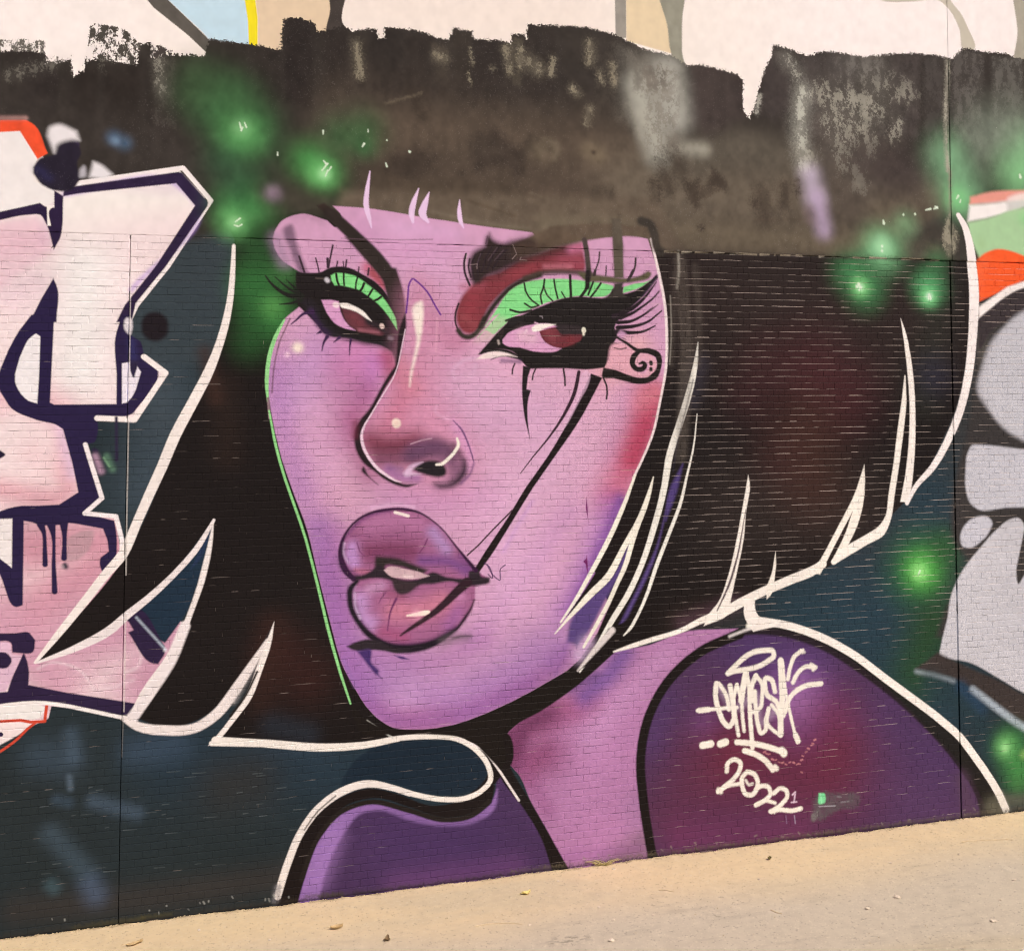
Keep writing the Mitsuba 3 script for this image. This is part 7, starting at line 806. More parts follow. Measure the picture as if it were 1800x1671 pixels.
('s',(236,237,227),-5.4,5.4,1,1.4,0,0,[2414.5,932.1,15.3,2421.3,758.6,15.3,2420.1,733.2,15.3,2410.8,667.1,15.3,2409.6,581.7,15.2]),
('s',(236,237,227),-5.4,5.4,1,1.4,0,0,[2409.6,576.4,8.8,2374.2,599.5,8.8,2350.9,619.8,8.8,2345,627.5,8.8,2341.2,635.2,8.8,2333.6,660,8.7]),
('s',(236,237,227),-5.3,5.3,1,1.4,0,0,[2078.7,835.1,12.6,2073.5,807.7,12.6,2072.7,780.9,12.6,2077.8,745.6,12.6,2084.8,718.6,12.6,2101.9,674,12.6,2111,656.6,12.6,2124.4,641.9,12.6,2132.5,635.3,12.6,2140.2,632.2,12.6,2146.9,634.7,12.6,2159.1,649.5,12.7,2166.8,665.4,12.7,2168.2,674,12.7,2167.6,692.5,12.7,2161.8,746.1,12.7,2148,821.8,12.7]),
('s',(236,237,227),-5.3,5.3,1,1.4,0,0,[2090.3,834.7,9.8,2113.8,804.5,9.8,2126.9,779.9,9.8,2133.2,762.5,9.8,2137.4,745.3,9.8,2141,711.2,9.8]),
('s',(236,237,227),-5.3,5.3,1,1.4,0,0,[1980,713.2,8.5,2117.9,718.6,8.6,2181.8,718.9,8.7]),
('s',(236,237,227),-5.3,5.3,1,1.4,0,0,[1991.4,713.7,12.5,2037.2,715.9,12.6]),
('s',(236,237,227),-5.3,5.3,1,1.4,0,0,[2183,825.8,9.2,2168.9,777,9.2,2165.6,760.7,9.2,2164.4,744,9.2,2167.7,710.1,9.2,2189,587.6,9.2]),
('s',(236,237,227),-5.3,5.3,1,1.4,0,0,[2183,825.8,8.7,2199.3,775.9,8.7,2205.5,750.7,8.7,2208.2,726,8.7,2210.4,676.4,8.7,2218.4,607.2,8.7]),
('s',(236,237,227),-5.4,5.4,1,1.4,0,0,[2230.4,877.1,15.1,2213.3,801.3,15.1,2205.5,750.7,15]),
('s',(236,237,227),-5.4,5.4,1,1.4,0,0,[2233.3,877,11,2244.5,828.8,11,2248.1,803.6,11,2251.2,663.9,11,2261.3,525.7,11]),
('s',(236,237,227),-5.4,5.4,1,1.4,0,0,[2283.1,864.5,12.2,2263.8,827.5,12.2,2258.9,812.2,12.2,2257.9,794.3,12.2,2264,748.2,12.2]),
('s',(236,237,227),-5.4,5.4,1,1.4,0,0,[2283.1,864.5,9.9,2307.7,838.5,9.9,2315.3,823.1,9.9,2317,814.2,9.9,2317.1,795.6,9.9,2311.7,730.2,9.9,2309.1,721.8,9.9,2304.8,714.5,9.9,2291.6,702.6,9.9,2283.6,697.9,9.9,2275.1,694.6,9.9,2248.7,693.2,9.9]),
('s',(236,237,227),-5.4,5.4,1,1.4,0,0,[2276.3,790.2,10.5,2279.6,722,10.5,2286.1,654.6,10.5,2296.9,611,10.5,2299.9,601.5,10.5,2303.8,594.6,10.5,2309.1,592.1,10.5,2318.2,595.5,10.5,2326.9,601.8,10.5,2331.7,609.3,10.5,2333.2,618.5,10.5,2333.4,649.4,10.5,2349,707.3,10.5]),
('s',(236,237,227),-5.4,5.4,1,1.4,0,0,[2382.7,785.9,11.7,2374.1,824.4,11.7,2371,833.1,11.7,2366.4,840.4,11.7,2359.7,845.6,11.7,2347.5,850.5,11.7,2336.1,851.9,11.7,2331.1,846.8,11.7,2329.3,837.1,11.7,2330.2,805.9,11.7,2333.7,787.9,11.7,2341,771.6,11.7,2346.9,765,11.7,2381.1,744,11.7,2388,737.6,11.7,2397.1,723,11.7,2408.3,699.3,11.7]),
('s',(236,237,227),-5.4,5.4,1,1.4,0,0,[2364,722.6,8.8,2389.1,693.7,8.8,2399.1,678.3,8.8,2404.7,661.4,8.8,2410.4,635.1,8.8]),
('s',(236,237,227),-5.4,5.4,1,1.4,0,0,[2425.1,921,7.7,2435.4,811.9,7.7,2445.1,750.5,7.7,2456.1,699,7.7,2483.3,589.7,7.7,2498.7,539.7,7.7]),
('s',(236,237,227),-5.5,5.5,1,1.4,0,0,[2490.2,572.3,13.6,2501.8,544.9,13.6]),
('s',(236,237,227),-5.5,5.5,1,1.4,0,0,[2435,692.7,11.8,2443.7,720.7,11.8,2455.8,744.3,11.8,2466,758.2,11.8,2477.7,770.8,11.8,2499.6,787.1,11.8,2526.2,800,11.9,2553.7,808.5,11.9,2572.2,811.2,11.9,2629.9,813.8,12]),
('s',(236,237,227),-5.4,5.4,1,1.4,0,0,[2428.7,666.3,7,2447.2,708.2,7.1]),
('s',(236,237,227),-5.5,5.5,1,1.4,0,0,[2452.1,842.2,10,2462.3,892.7,10,2477.9,932.9,10.1,2487,947.5,10.1,2492.7,953.8,10.1,2523.2,974.5,10.1]),
('s',(236,237,227),-5.5,5.5,1,1.4,0,0,[2478.8,825,10.6,2492.4,851.2,10.7,2503.5,867.2,10.7,2515.9,879.7,10.7,2530.3,890.9,10.7,2546.2,898,10.7,2556.3,899.3,10.7,2600.7,893.4,10.7]),
('s',(236,237,227),-7.2,7.2,1,1.4,0,0,[2517.1,969.2,5.3,2527.9,976.5,5.3,2535.3,979.5,5.4,2532.1,966.1,5.4,2541.2,968.5,5.4]),
('s',(236,237,227),-7.3,7.3,1,1.5,0,0,[2576.6,907.8,8.9,2587.7,902,8.9,2594.7,895.3,9,2588.4,883,8.9]),
('s',(236,237,227),-5.3,5.3,1,1.4,0,0,[2004.1,550,16.5,2047.1,555.6,16.5]),
('s',(236,237,227),-5.3,5.3,1,1.4,0,0,[2096,553,17.7,2122,559.5,17.8]),
('s',(236,237,227),-5.4,5.4,1,1.4,0,0,[2179.9,556.4,13.2,2246.3,548.8,13.3,2292.3,539.3,13.4,2346.7,524.2,13.4,2426.3,495.5,13.5]),
('s',(236,237,227),-7.1,7.1,1,1.4,0,0,[2414.5,504.2,17.6,2426.2,490.2,17.6]),
('s',(236,237,227),-5.4,5.4,1,1.4,0,0,[2220.2,514.7,13.3,2269.1,497.4,13.3,2286.5,488.9,13.3,2309.8,474.8,13.4,2324.3,464.1,13.4,2337.4,452,13.4,2365.9,416.5,13.4]),
('s',(236,237,227),-7.1,7.1,1,1.4,0,0,[2377.9,429.1,11.7,2386.6,420.6,11.7]),
('s',(236,237,227),-5.3,5.3,1,1.4,0,0,[2126.3,422.8,10.9,2128.9,451.5,10.9,2132.5,459.1,10.9,2139.2,465.5,10.9,2148.1,470.9,10.9,2157.9,474.6,10.9,2167.4,475.5,10.9,2178,472.9,10.9,2188.6,467.5,10.9,2196.3,460.7,10.9,2199,453.8,10.9,2198.8,445.4,10.9,2196.7,436.2,10.9,2190,419,10.9,2180.3,403.9,10.9,2154.4,378.7,10.9,2082.1,331.4,10.8]),
('s',(236,237,227),-5.3,5.3,1,1.4,0,0,[2082.2,334,8.5,2114.5,348.6,8.6,2131.3,354.4,8.6,2149,357.6,8.6,2195.1,360.9,8.6]),
('s',(236,237,227),-8.3,8.3,1,1.4,0,0,[2082.2,341.8,8.5,2096.5,327.8,8.6]),
('s',(236,237,227),-5.3,5.3,1,1.4,0,0,[2230.7,414,11,2213.6,399.7,10.9,2207.1,391.7,10.9,2203.9,383.3,10.9,2202.9,363.8,10.9,2209.2,335.5,10.9,2217.3,318,10.9,2223.6,311.8,10.9,2232.6,307.5,10.9,2243.1,304.8,11,2252.7,304.7,11,2260.8,307.9,11,2268.1,314,11,2274.4,321.6,11,2282.9,336.9,11,2286.8,354,11,2287,362.8,11,2282.9,380.1,11,2272.7,397.4,11,2265.6,404,11,2256.8,408.2,11,2236.5,413.6,11]),
('s',(238,241,232),-5.6,5.6,0.8,0,0,0,[2224.4,374.9,6.6,2234.9,357.5,6.7,2241.6,352.7,6.7,2259.2,356.9,6.7]),
('s',(236,237,227),-5.4,5.4,1,1.4,0,0,[2276.4,329.5,10.4,2295.8,340.3,10.4,2305.9,343.4,10.4,2324.8,342.6,10.4,2333.9,340,10.5,2341.2,335.9,10.5,2346.6,329.4,10.5,2350.6,320.8,10.5,2352.8,311.6,10.5,2352.5,303.5,10.5,2349.2,296.5,10.5,2343.3,290,10.5,2328.6,278.6,10.4,2312.3,269.4,10.4,2275.5,255.8,10.4]),
('s',(236,237,227),-5.4,5.4,1,1.4,0,0,[2275.6,258.4,8.1,2303.6,269.6,8.1,2322.7,273.7,8.1,2340.1,271.3,8.1,2375.6,259.6,8.1]),
('s',(236,237,227),-5.4,5.4,1,1.4,0,0,[2370.3,305,10.5,2396.7,324.3,10.5,2406.1,326.5,10.5,2416.6,324.7,10.5,2427.5,320.3,10.5,2435.7,314,10.5,2439.8,306,10.5,2441.6,296.3,10.5,2441.2,287.1,10.5,2438,278.7,10.5,2432,271,10.5,2410.6,251.4,10.5,2396.3,241.9,10.5,2357.4,221.2,10.5]),
('s',(236,237,227),-5.4,5.4,1,1.4,0,0,[2351.5,221.6,10.5,2386.9,225.4,10.5,2404.7,225.9,10.5,2414.6,225,10.5,2454.2,217.1,10.5,2464.1,216.5,10.5,2483.3,218.5,10.6,2512,223.9,10.6]),
('s',(236,237,227),-5.4,5.4,1,1.4,0,0,[2372,212.3,4.1,2375.1,222.6,4.1]),
('s',(218,199,221),-5.1,5.1,1,0,0,0,[2468.7,291.7,3.7,2483.2,303.6,3.7,2476.6,257.2,3.7]),
('s',(218,199,221),-5.1,5.1,1,0,0,0,[2462.3,256,2.8,2489.7,257.3,2.8]),
('s',(199,136,144),-4.5,4.5,0.75,0,0,0,[2319.7,501.4,4.2,2328,503.6,4.2]),
('s',(199,136,144),-4.5,4.5,0.75,0,0,0,[2331.5,495.4,2.8,2339.7,492.3,2.8]),
('s',(199,136,144),-4.5,4.5,0.75,0,0,0,[2344.4,489.4,2.8,2352.7,491.6,2.8]),
('s',(199,136,144),-4.5,4.5,0.75,0,0,0,[2360.6,467.3,4.2,2368.9,464.1,4.2]),
('s',(199,136,144),-4.5,4.5,0.75,0,0,0,[2378.3,461,2.8,2386.6,463.1,2.8]),
('s',(199,136,144),-4.6,4.6,0.75,0,0,0,[2396,452,2.8,2404.2,448.8,2.8]),
('s',(199,136,144),-4.6,4.6,0.75,0,0,0,[2413.7,445.6,4.2,2422.1,447.8,4.2]),
('s',(199,136,144),-4.6,4.6,0.75,0,0,0,[2431.5,439.3,2.8,2439.8,436.2,2.8]),
('s',(199,136,144),-4.6,4.6,0.75,0,0,0,[2452.4,445,2.8,2460.8,447.2,2.8]),
('s',(199,136,144),-4.6,4.6,0.75,0,0,0,[2473.3,444.9,4.2,2481.7,441.8,4.2]),
('s',(199,136,144),-4.6,4.6,0.75,0,0,0,[2491.1,433.2,2.8,2499.5,435.4,2.8]),
('s',(199,136,144),-4.6,4.6,0.75,0,0,0,[2503.2,437.8,2.8,2511.5,434.7,2.8]),
('s',(199,136,144),-4.6,4.6,0.75,0,0,0,[2515.4,453.2,4.3,2523.9,455.4,4.3]),
('s',(199,136,144),-4.6,4.6,0.75,0,0,0,[2521.7,474.2,2.8,2530.1,471.1,2.8]),
('s',(199,136,144),-4.6,4.6,0.75,0,0,0,[2540,489.3,2.8,2548.5,491.5,2.8]),
('s',(199,136,144),-4.6,4.6,0.75,0,0,0,[2552.4,507.4,4.3,2560.8,504.3,4.3]),
('s',(199,136,144),-4.6,4.6,0.75,0,0,0,[2570.7,519.8,2.8,2579.2,522.1,2.9]),
('s',(199,136,144),-4.6,4.6,0.75,0,0,0,[2576.9,530.3,2.9,2585.3,527.1,2.9]),
('s',(199,136,144),-4.6,4.6,0.75,0,0,0,[2588,544.7,4.3,2596.5,547,4.3]),
('s',(199,136,144),-4.6,4.6,0.75,0,0,0,[2514.6,397.1,2.8,2522.9,393.9,2.8]),
('p',(89,84,91),-14.5,14.5,0.85,11.6,0.3,0,[2574,186,2575,237,2578,253,2585,266,2592,274,2608,287,2616,292,2625,294,2645,295,2699,286,2793,281,2813,277,2821,274,2827,270,2832,265,2834,259,2835,251,2831,231,2823,214,2817,209,2810,206,2792,204,2738,205,2718,203,2685,191,2614,156,2582,180]),
('p',(116,118,118),-11.5,11.5,0.8,0,0.6,0,[2564,195,2595,208,2604,211,2610,210,2612,206,2612,197,2610,187,2606,176,2601,167,2594,162,2581,158,2568,159,2564,164,2564,185]),
('p',(122,224,162),-5.8,5.8,1,0,0.2,0,[2608,290,2629,290,2637,289,2643,282,2646,271,2646,258,2644,247,2638,240,2630,238,2619,237,2610,238,2606,242,2604,249,2608,281]),
('s',(155,231,188),-4.3,4.3,1,0,0,0,[2618.3,287,1.9,2623.8,241.2,1.9]),
('s',(193,199,210),-4.3,4.3,0.7,0,0,0,[2610.2,226.7,1.9,2697.8,224.4,1.9]),
('s',(145,147,155),-5.2,5.2,0.6,0,0,0,[2729.2,238.7,2.4,2770.9,240.5,2.4]),
('s',(145,147,155),-5.2,5.2,0.6,0,0,0,[2708.9,267.5,2.4,2729.6,264.3,2.4]),
('s',(174,168,199),-4.6,4.6,0.6,0,0,0,[2477,192.4,2.4,2481.6,156,2.4]),
('s',(155,136,177),-4.5,4.5,0.5,0,0,0,[2431.6,195.5,1.9,2436.1,159.2,1.9]),
('s',(89,84,78),-17,17,0.5,0,0.3,0,[1909.3,2841,34.1,1933.2,2566.6,34,1937.2,2491.7,34,1938.5,2417.1,33.9,1936.8,2342.6,33.9,1932.3,2259.8,33.8,1904.4,1913.8,33.6]),
('s',(89,84,78),-17.1,17.1,0.35,0,0.3,0,[1988.4,2818.4,20,2000.5,2653.6,20,2003.6,2579.5,19.9,2002.8,2503.5,19.9,1995.8,2351.4,19.9]),
('s',(89,84,78),-16.9,16.9,0.3,0,0.3,0,[1882.5,2784.4,14.2,1874.9,2564.9,14.1,1861.6,2346.2,14]),
('s',(151,151,142),-7.1,7.1,0.7,0,0.4,0,[1900.9,2890,7.1,1903.4,2829.1,7.1,1903.4,2794.3,7.1,1901.2,2767.6,7.1,1893.6,2713.7,7.1]),
('s',(145,145,137),-4.2,4.2,0.6,0,0,0,[1858.4,2673.4,3.5,1862.4,2567,3.5,1862.9,2509.7,3.5,1860.4,2452.3,3.5,1852.9,2345.9,3.5]),
('s',(174,166,146),-3.4,3.4,0.9,0,0,0,[1830.9,2884.3,4,1901.5,2884.8,2.8]),
('s',(218,214,197),-3.4,3.4,0.9,0,0,0,[1920.2,2886.3,4.6,1968.4,2890.3,2.3]),
('s',(174,166,146),-3.4,3.4,0.9,0,0,0,[1989,2890.5,4.1,2054.4,2892,1.6]),
('s',(218,214,197),-3.5,3.5,0.9,0,0,0,[2085.4,2894.3,3.9,2139.8,2896.5,1.2]),
('s',(218,214,197),-3.5,3.5,0.9,0,0,0,[2170.9,2893.8,2.6,2211.6,2898.9,2]),
('s',(174,166,146),-3.5,3.5,0.9,0,0,0,[2218.9,2898.9,4.8,2312,2900.1,3.7]),
('s',(199,191,170),-3.5,3.5,0.9,0,0,0,[2331.2,2902,4.8,2379.6,2904.5,2.1]),
('s',(174,166,146),-3.5,3.5,0.9,0,0,0,[2409.7,2903.7,3.1,2410.9,2905.4,3.4]),
('s',(199,191,170),-3.6,3.6,0.9,0,0,0,[2441.7,2905.7,2.7,2491.9,2908.4,3.7]),
('s',(199,191,170),-3.6,3.6,0.9,0,0,0,[2527.3,2910.7,4.5,2559.7,2910.5,2.7]),
('s',(218,214,197),-3.6,3.6,0.9,0,0,0,[2653.8,2912.6,5,2682.9,2915.9,1.8]),
('s',(174,166,146),-3.7,3.7,0.9,0,0,0,[2844.7,2920.6,3.8,2909.1,2921,1.5]),
('s',(199,191,170),-3.7,3.7,0.9,0,0,0,[2938.3,2925.4,5.1,3031.7,2928.5,2.2]),
('s',(199,191,170),-3.7,3.7,0.9,0,0,0,[3121.3,2931,4.4,3227.1,2935.7,3.1]),
('s',(174,166,146),-3.8,3.8,0.9,0,0,0,[3239.1,2935.9,4.4,3254,2932.4,1.7]),
('s',(174,166,146),-3.8,3.8,0.9,0,0,0,[3287.5,2934,2.5,3337.8,2936.6,2.2]),
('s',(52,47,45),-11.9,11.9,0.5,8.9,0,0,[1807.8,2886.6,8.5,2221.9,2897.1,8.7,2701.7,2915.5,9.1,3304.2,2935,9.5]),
('s',(93,70,85),-3.8,3.8,0.5,0,0,0,[408.5,2847.9,2.5,559.7,2853.2,2.6,713.4,2866.3,2.6]),
('s',(106,84,100),-3,3,0.5,0,0,0,[309,2843.6,1.9,408.5,2845.3,1.9]),
('s',(218,216,216),-2.3,2.3,0.55,0,0,0,[-560,2771.6,2.6,-556.8,2111.3,2.5]),
('s',(193,193,188),-2.3,2.3,0.6,0,0,0,[-557.4,2016.4,3,-557.8,1667.1,3,-556.7,1381,3]),
('s',(207,205,199),-2.3,2.3,0.6,0,0,0,[-555.1,1217.6,2.7,-555,823.5,2.7]),
('s',(135,136,133),-2.2,2.2,0.4,0,0,0,[-556.8,800.6,2.3,-560.6,639.6,2.2]),
('p',(162,162,144),-15.9,15.9,0.7,12.7,0.6,0,[3391,3172,3411,3147,3438,3106,3447,3090,3451,3072,3451,3054,3441,2997,3406,2963,3399,2959,3393,2959,3387,2962,3377,2975,3365,3007,3357,3051,3357,3069,3361,3087,3388,3162]),
('s',(58,63,56),-4.8,4.8,0.5,0,0,0,[3419.7,3983.4,4.8,3412.9,3534.3,4.8,3408.1,3054.3,4.8]),
('s',(93,105,109),-2.3,2.3,0.56,0,0,0,[-283.2,557.4,1.6,-229.8,557.9,0.7]),
('s',(93,105,109),-2.3,2.3,0.69,0,0,0,[-103.6,465.9,1.6,-81.3,468.3,0.7]),
('s',(93,105,109),-2.3,2.3,0.47,0,0,0,[-384.6,568.1,1.6,-335.2,568.9,0.7]),
('s',(93,105,109),-2.2,2.2,0.47,0,0,0,[-828.4,468.4,1.5,-813.7,471,0.7]),
('s',(93,105,109),-2.2,2.2,0.37,0,0,0,[-853.2,194.8,1.5,-817.1,195.4,0.7]),
('s',(93,105,109),-2.3,2.3,0.43,0,0,0,[-427,183.4,1.6,-386.3,183.7,0.7]),
('s',(93,105,109),-2.2,2.2,0.35,0,0,0,[-711.2,417.7,1.5,-663.6,418.1,0.7]),
('s',(93,105,109),-2.3,2.3,0.67,0,0,0,[-78.1,378,1.6,-56.9,380.3,0.7]),
('s',(93,105,109),-2.4,2.4,0.51,0,0,0,[-24.9,530.8,1.6,9.5,532.5,0.7]),
('s',(93,105,109),-2.3,2.3,0.62,0,0,0,[-400.4,396.4,1.6,-384.7,399,0.7]),
('s',(93,105,109),-2.2,2.2,0.42,0,0,0,[-618.8,359.2,1.6,-604.5,361.8,0.7]),
('s',(93,105,109),-2.3,2.3,0.41,0,0,0,[-386.4,319.3,1.6,-339.4,319.5,0.7]),
('s',(93,105,109),-2.4,2.4,0.44,0,0,0,[115,296.7,1.7,169.7,296.5,0.7]),
('s',(93,105,109),-2.2,2.2,0.61,0,0,0,[-812.9,230.2,1.5,-782.3,231.4,0.7]),
('s',(93,105,109),-2.2,2.2,0.5,0,0,0,[-654.9,511.9,1.6,-630.8,514,0.7]),
('s',(93,105,109),-2.3,2.3,0.44,0,0,0,[-255.2,460.3,1.6,-230.6,462.4,0.7]),
('s',(93,105,109),-2.4,2.4,0.37,0,0,0,[60.6,429,1.7,113.7,429.3,0.7]),
('s',(93,105,109),-2.3,2.3,0.43,0,0,0,[-24.7,412.9,1.6,4.5,414.8,0.7]),
('s',(93,105,109),-2.2,2.2,0.44,0,0,0,[-851.8,165.9,1.5,-831.9,167.8,0.7]),
('s',(93,105,109),-2.3,2.3,0.57,0,0,0,[-41.3,486.5,1.6,-24.2,489.2,0.7]),
('s',(93,105,109),-2.2,2.2,0.51,0,0,0,[-549.9,344.6,1.6,-499.9,344.6,0.7]),
('s',(93,105,109),-2.4,2.4,0.65,0,0,0,[58.7,474.5,1.7,96.3,475.9,0.7]),
('s',(93,105,109),-2.2,2.2,0.53,0,0,0,[-710,160.8,1.5,-689.8,162.7,0.7]),
('s',(93,105,109),-2.3,2.3,0.37,0,0,0,[-314.5,542.7,1.6,-270.1,543.8,0.7]),
('s',(93,105,109),-2.3,2.3,0.37,0,0,0,[-198.6,175.8,1.6,-145,175.2,0.7]),
('s',(93,105,109),-2.4,2.4,0.49,0,0,0,[3.6,559.7,1.6,58.5,560.2,0.7]),
('s',(93,105,109),-2.3,2.3,0.57,0,0,0,[-400.8,437,1.6,-373.5,438.9,0.7]),
('s',(93,105,109),-2.2,2.2,0.45,0,0,0,[-936,556.9,1.5,-896.3,558.1,0.7]),
('s',(93,105,109),-2.2,2.2,0.65,0,0,0,[-621.5,183.9,1.6,-575.2,183.7,0.7]),
('s',(93,105,109),-2.3,2.3,0.52,0,0,0,[-236.1,373.3,1.6,-183.1,373.3,0.7]),
('s',(93,105,109),-2.2,2.2,0.68,0,0,0,[-682.3,502.3,1.6,-649.6,503.8,0.7]),
('s',(93,105,109),-2.2,2.2,0.46,0,0,0,[-690.8,475.1,1.5,-673.1,477.6,0.7]),
('s',(93,105,109),-2.3,2.3,0.36,0,0,0,[-381.9,379.6,1.6,-349.7,381,0.7]),
('s',(93,105,109),-2.2,2.2,0.35,0,0,0,[-589.4,412,1.6,-568.5,414.2,0.7]),
('s',(93,105,109),-2.2,2.2,0.45,0,0,0,[-909,244.7,1.5,-871.7,245.3,0.7]),
('s',(93,105,109),-2.2,2.2,0.43,0,0,0,[-649.3,200.5,1.5,-615.3,201.3,0.7]),
('s',(93,105,109),-2.3,2.3,0.69,0,0,0,[-12.5,362.8,1.6,19.3,364.4,0.7]),
('s',(93,105,109),-2.3,2.3,0.45,0,0,0,[-463.4,408.3,1.6,-422.1,409.2,0.7]),
('s',(93,105,109),-2.3,2.3,0.6,0,0,0,[-40.5,540.7,1.6,-1.8,542.2,0.7]),
('s',(93,105,109),-2.2,2.2,0.68,0,0,0,[-683.4,523.9,1.6,-669.6,526.7,0.7]),
('s',(93,105,109),-2.2,2.2,0.31,0,0,0,[-669.8,194,1.5,-651.4,196.1,0.7]),
('s',(93,105,109),-2.3,2.3,0.32,0,0,0,[-267.4,186.1,1.6,-244,187.9,0.7]),
('s',(93,105,109),-2.2,2.2,0.52,0,0,0,[-863.8,459.6,1.5,-832.9,461.1,0.7]),
('s',(93,105,109),-2.2,2.2,0.5,0,0,0,[-745.1,416.2,1.5,-730.9,418.9,0.7]),
('s',(93,105,109),-2.3,2.3,0.5,0,0,0,[-51.1,294.5,1.6,-25.2,296.4,0.7]),
('s',(93,105,109),-2.4,2.4,0.65,0,0,0,[128.3,380.8,1.7,179.1,381.1,0.7]),
('s',(145,153,151),-3.1,3.1,0.6,0,0,0,[111.7,20.1,3.4,112.4,16.7,3.4]),
('s',(145,153,151),-3,3,0.6,0,0,0,[-212.1,32.8,3.3,-212,28.9,3.3]),
('s',(145,153,151),-3,3,0.6,0,0,0,[15.7,20.6,3.4,15.7,14,3.4]),
('s',(145,153,151),-2.8,2.8,0.6,0,0,0,[-764.5,9.9,3.4,-763.6,5.1,3.4]),
('s',(145,153,151),-3,3,0.6,0,0,0,[-233.3,30.5,3.7,-228.6,22.7,3.7]),
('s',(145,153,151),-3,3,0.6,0,0,0,[48.7,33.9,3.9,52.1,25.1,3.9]),
('s',(145,153,151),-2.9,2.9,0.6,0,0,0,[-378.1,27.3,3.5,-376.8,27.1,3.5]),
('s',(145,153,151),-3,3,0.6,0,0,0,[-247.4,28.6,2.1,-245.3,24.9,2.1]),
('s',(145,153,151),-3,3,0.6,0,0,0,[-119.6,42,2.7,-114.9,35.3,2.7]),
('s',(145,153,151),-3,3,0.6,0,0,0,[-292.8,6.2,1.9,-289.4,2.6,1.9]),
('s',(145,153,151),-2.8,2.8,0.6,0,0,0,[-811.7,16.8,1.8,-810.3,11.8,1.8]),
('s',(145,153,151),-2.9,2.9,0.6,0,0,0,[-443.9,15.4,3.1,-443.2,14,3.1]),
('s',(145,153,151),-3,3,0.6,0,0,0,[29.4,20.3,3.4,33.7,8.2,3.4]),
('s',(145,153,151),-2.9,2.9,0.6,0,0,0,[-407.7,6.4,1.8,-406.6,-2.8,1.8]),
('s',(145,139,129),-4.1,4.1,0.45,0,0,0,[1792.8,86.2,2.3,1802.1,79,2.3]),
('s',(145,139,129),-4.3,4.3,0.45,0,0,0,[2590.8,102.1,1.7,2596.8,96.8,1.8]),
('s',(145,139,129),-4,4,0.45,0,0,0,[1535.8,80.6,3.2,1542.4,79.8,3.2]),
('s',(145,139,129),-4.6,4.6,0.45,0,0,0,[3422.6,133.3,3.7,3427.5,129,3.7]),
('s',(145,139,129),-4.1,4.1,0.45,0,0,0,[1959.4,104.7,1.8,1967.2,105.9,1.8]),
('s',(145,139,129),-4.1,4.1,0.45,0,0,0,[1841.2,96.8,3.6,1845.1,86.3,3.6]),
('s',(145,139,129),-4.5,4.5,0.45,0,0,0,[3294.6,139.1,1.9,3300.9,142,1.9]),
('s',(145,139,129),-4.1,4.1,0.45,0,0,0,[2071.8,97.2,2.9,2072.3,89,2.9]),
('s',(145,139,129),-4.2,4.2,0.45,0,0,0,[2321.6,100.9,2,2328.3,90.2,2]),
('s',(145,139,129),-4.3,4.3,0.45,0,0,0,[2497.6,112.2,4.1,2503.5,103.4,4.1]),
('s',(145,139,129),-4.2,4.2,0.45,0,0,0,[2267.2,111.6,4,2278.2,114.8,4]),
('s',(145,139,129),-4.3,4.3,0.45,0,0,0,[2407.6,98.2,3.8,2418.1,96.9,3.8]),
('s',(145,139,129),-4.1,4.1,0.45,0,0,0,[1958.3,104.2,2.6,1968.5,96.1,2.6]),
('s',(145,139,129),-4.4,4.4,0.45,0,0,0,[2949.7,123.2,4.3,2954.1,117.9,4.3]),
('s',(145,139,129),-4.2,4.2,0.45,0,0,0,[2117.2,81.9,2.1,2131.8,82.9,2.1]),
('s',(145,139,129),-4,4,0.45,0,0,0,[1477.2,58.8,2.7,1479.7,60.6,2.7]),
('s',(145,139,129),-4.6,4.6,0.45,0,0,0,[3479.6,153.1,2.7,3485.6,151,2.7]),
('s',(145,139,129),-4.6,4.6,0.45,0,0,0,[3473.5,161.4,2.4,3478.8,159.1,2.4]),
('s',(145,139,129),-4.4,4.4,0.45,0,0,0,[2784,107.5,3,2797.2,97.8,3]),
('s',(145,139,129),-4.3,4.3,0.45,0,0,0,[2546.9,100.2,3.5,2559.2,92.5,3.5]),
('s',(145,139,129),-3.9,3.9,0.45,0,0,0,[1415.2,82.5,2.3,1419.7,75.8,2.3]),
('s',(145,139,129),-4,4,0.45,0,0,0,[1468.3,57.9,2,1474.2,49.6,2]),
('s',(145,139,129),-4.5,4.5,0.45,0,0,0,[3101.7,127.6,4.5,3108.8,128.7,4.5]),
('s',(145,139,129),-3.9,3.9,0.45,0,0,0,[1416,77.1,3,1423.8,71.4,3]),
('s',(145,139,129),-4.6,4.6,0.45,0,0,0,[3415.5,152.1,2.8,3426.8,153.9,2.8]),
('s',(145,139,129),-4,4,0.45,0,0,0,[1484.7,88.2,2,1491.2,80.8,2]),
('s',(81,80,50),-11.1,11.1,0.6,6.6,0.3,0,[-729.4,-32.6,9.9,-609.7,-24,10,-471,-16.5,10.1]),
('s',(81,80,50),-11.3,11.3,0.6,6.8,0.3,0,[-471.1,-11.9,6.7,-361,-8.4,6.8]),
('s',(81,80,50),-11.9,11.9,0.6,7.2,0.3,0,[188.2,14,8.3,331.2,10.9,8.4]),
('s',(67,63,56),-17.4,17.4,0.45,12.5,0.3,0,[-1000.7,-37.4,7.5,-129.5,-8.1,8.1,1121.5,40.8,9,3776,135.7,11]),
('s',(116,109,89),-14.1,14.1,0.4,14.1,0.6,0,[1082.3,44.3,6.4,3776.1,141.4,7.8]),
('s',(164,166,153),0,35.9,0.9,9.6,0.45,0,[3409.4,3982.2,0,3394.1,3742.3,0,3389.6,3641.4,0,3389.6,3550.1,0,3396.1,3410.6,0]),
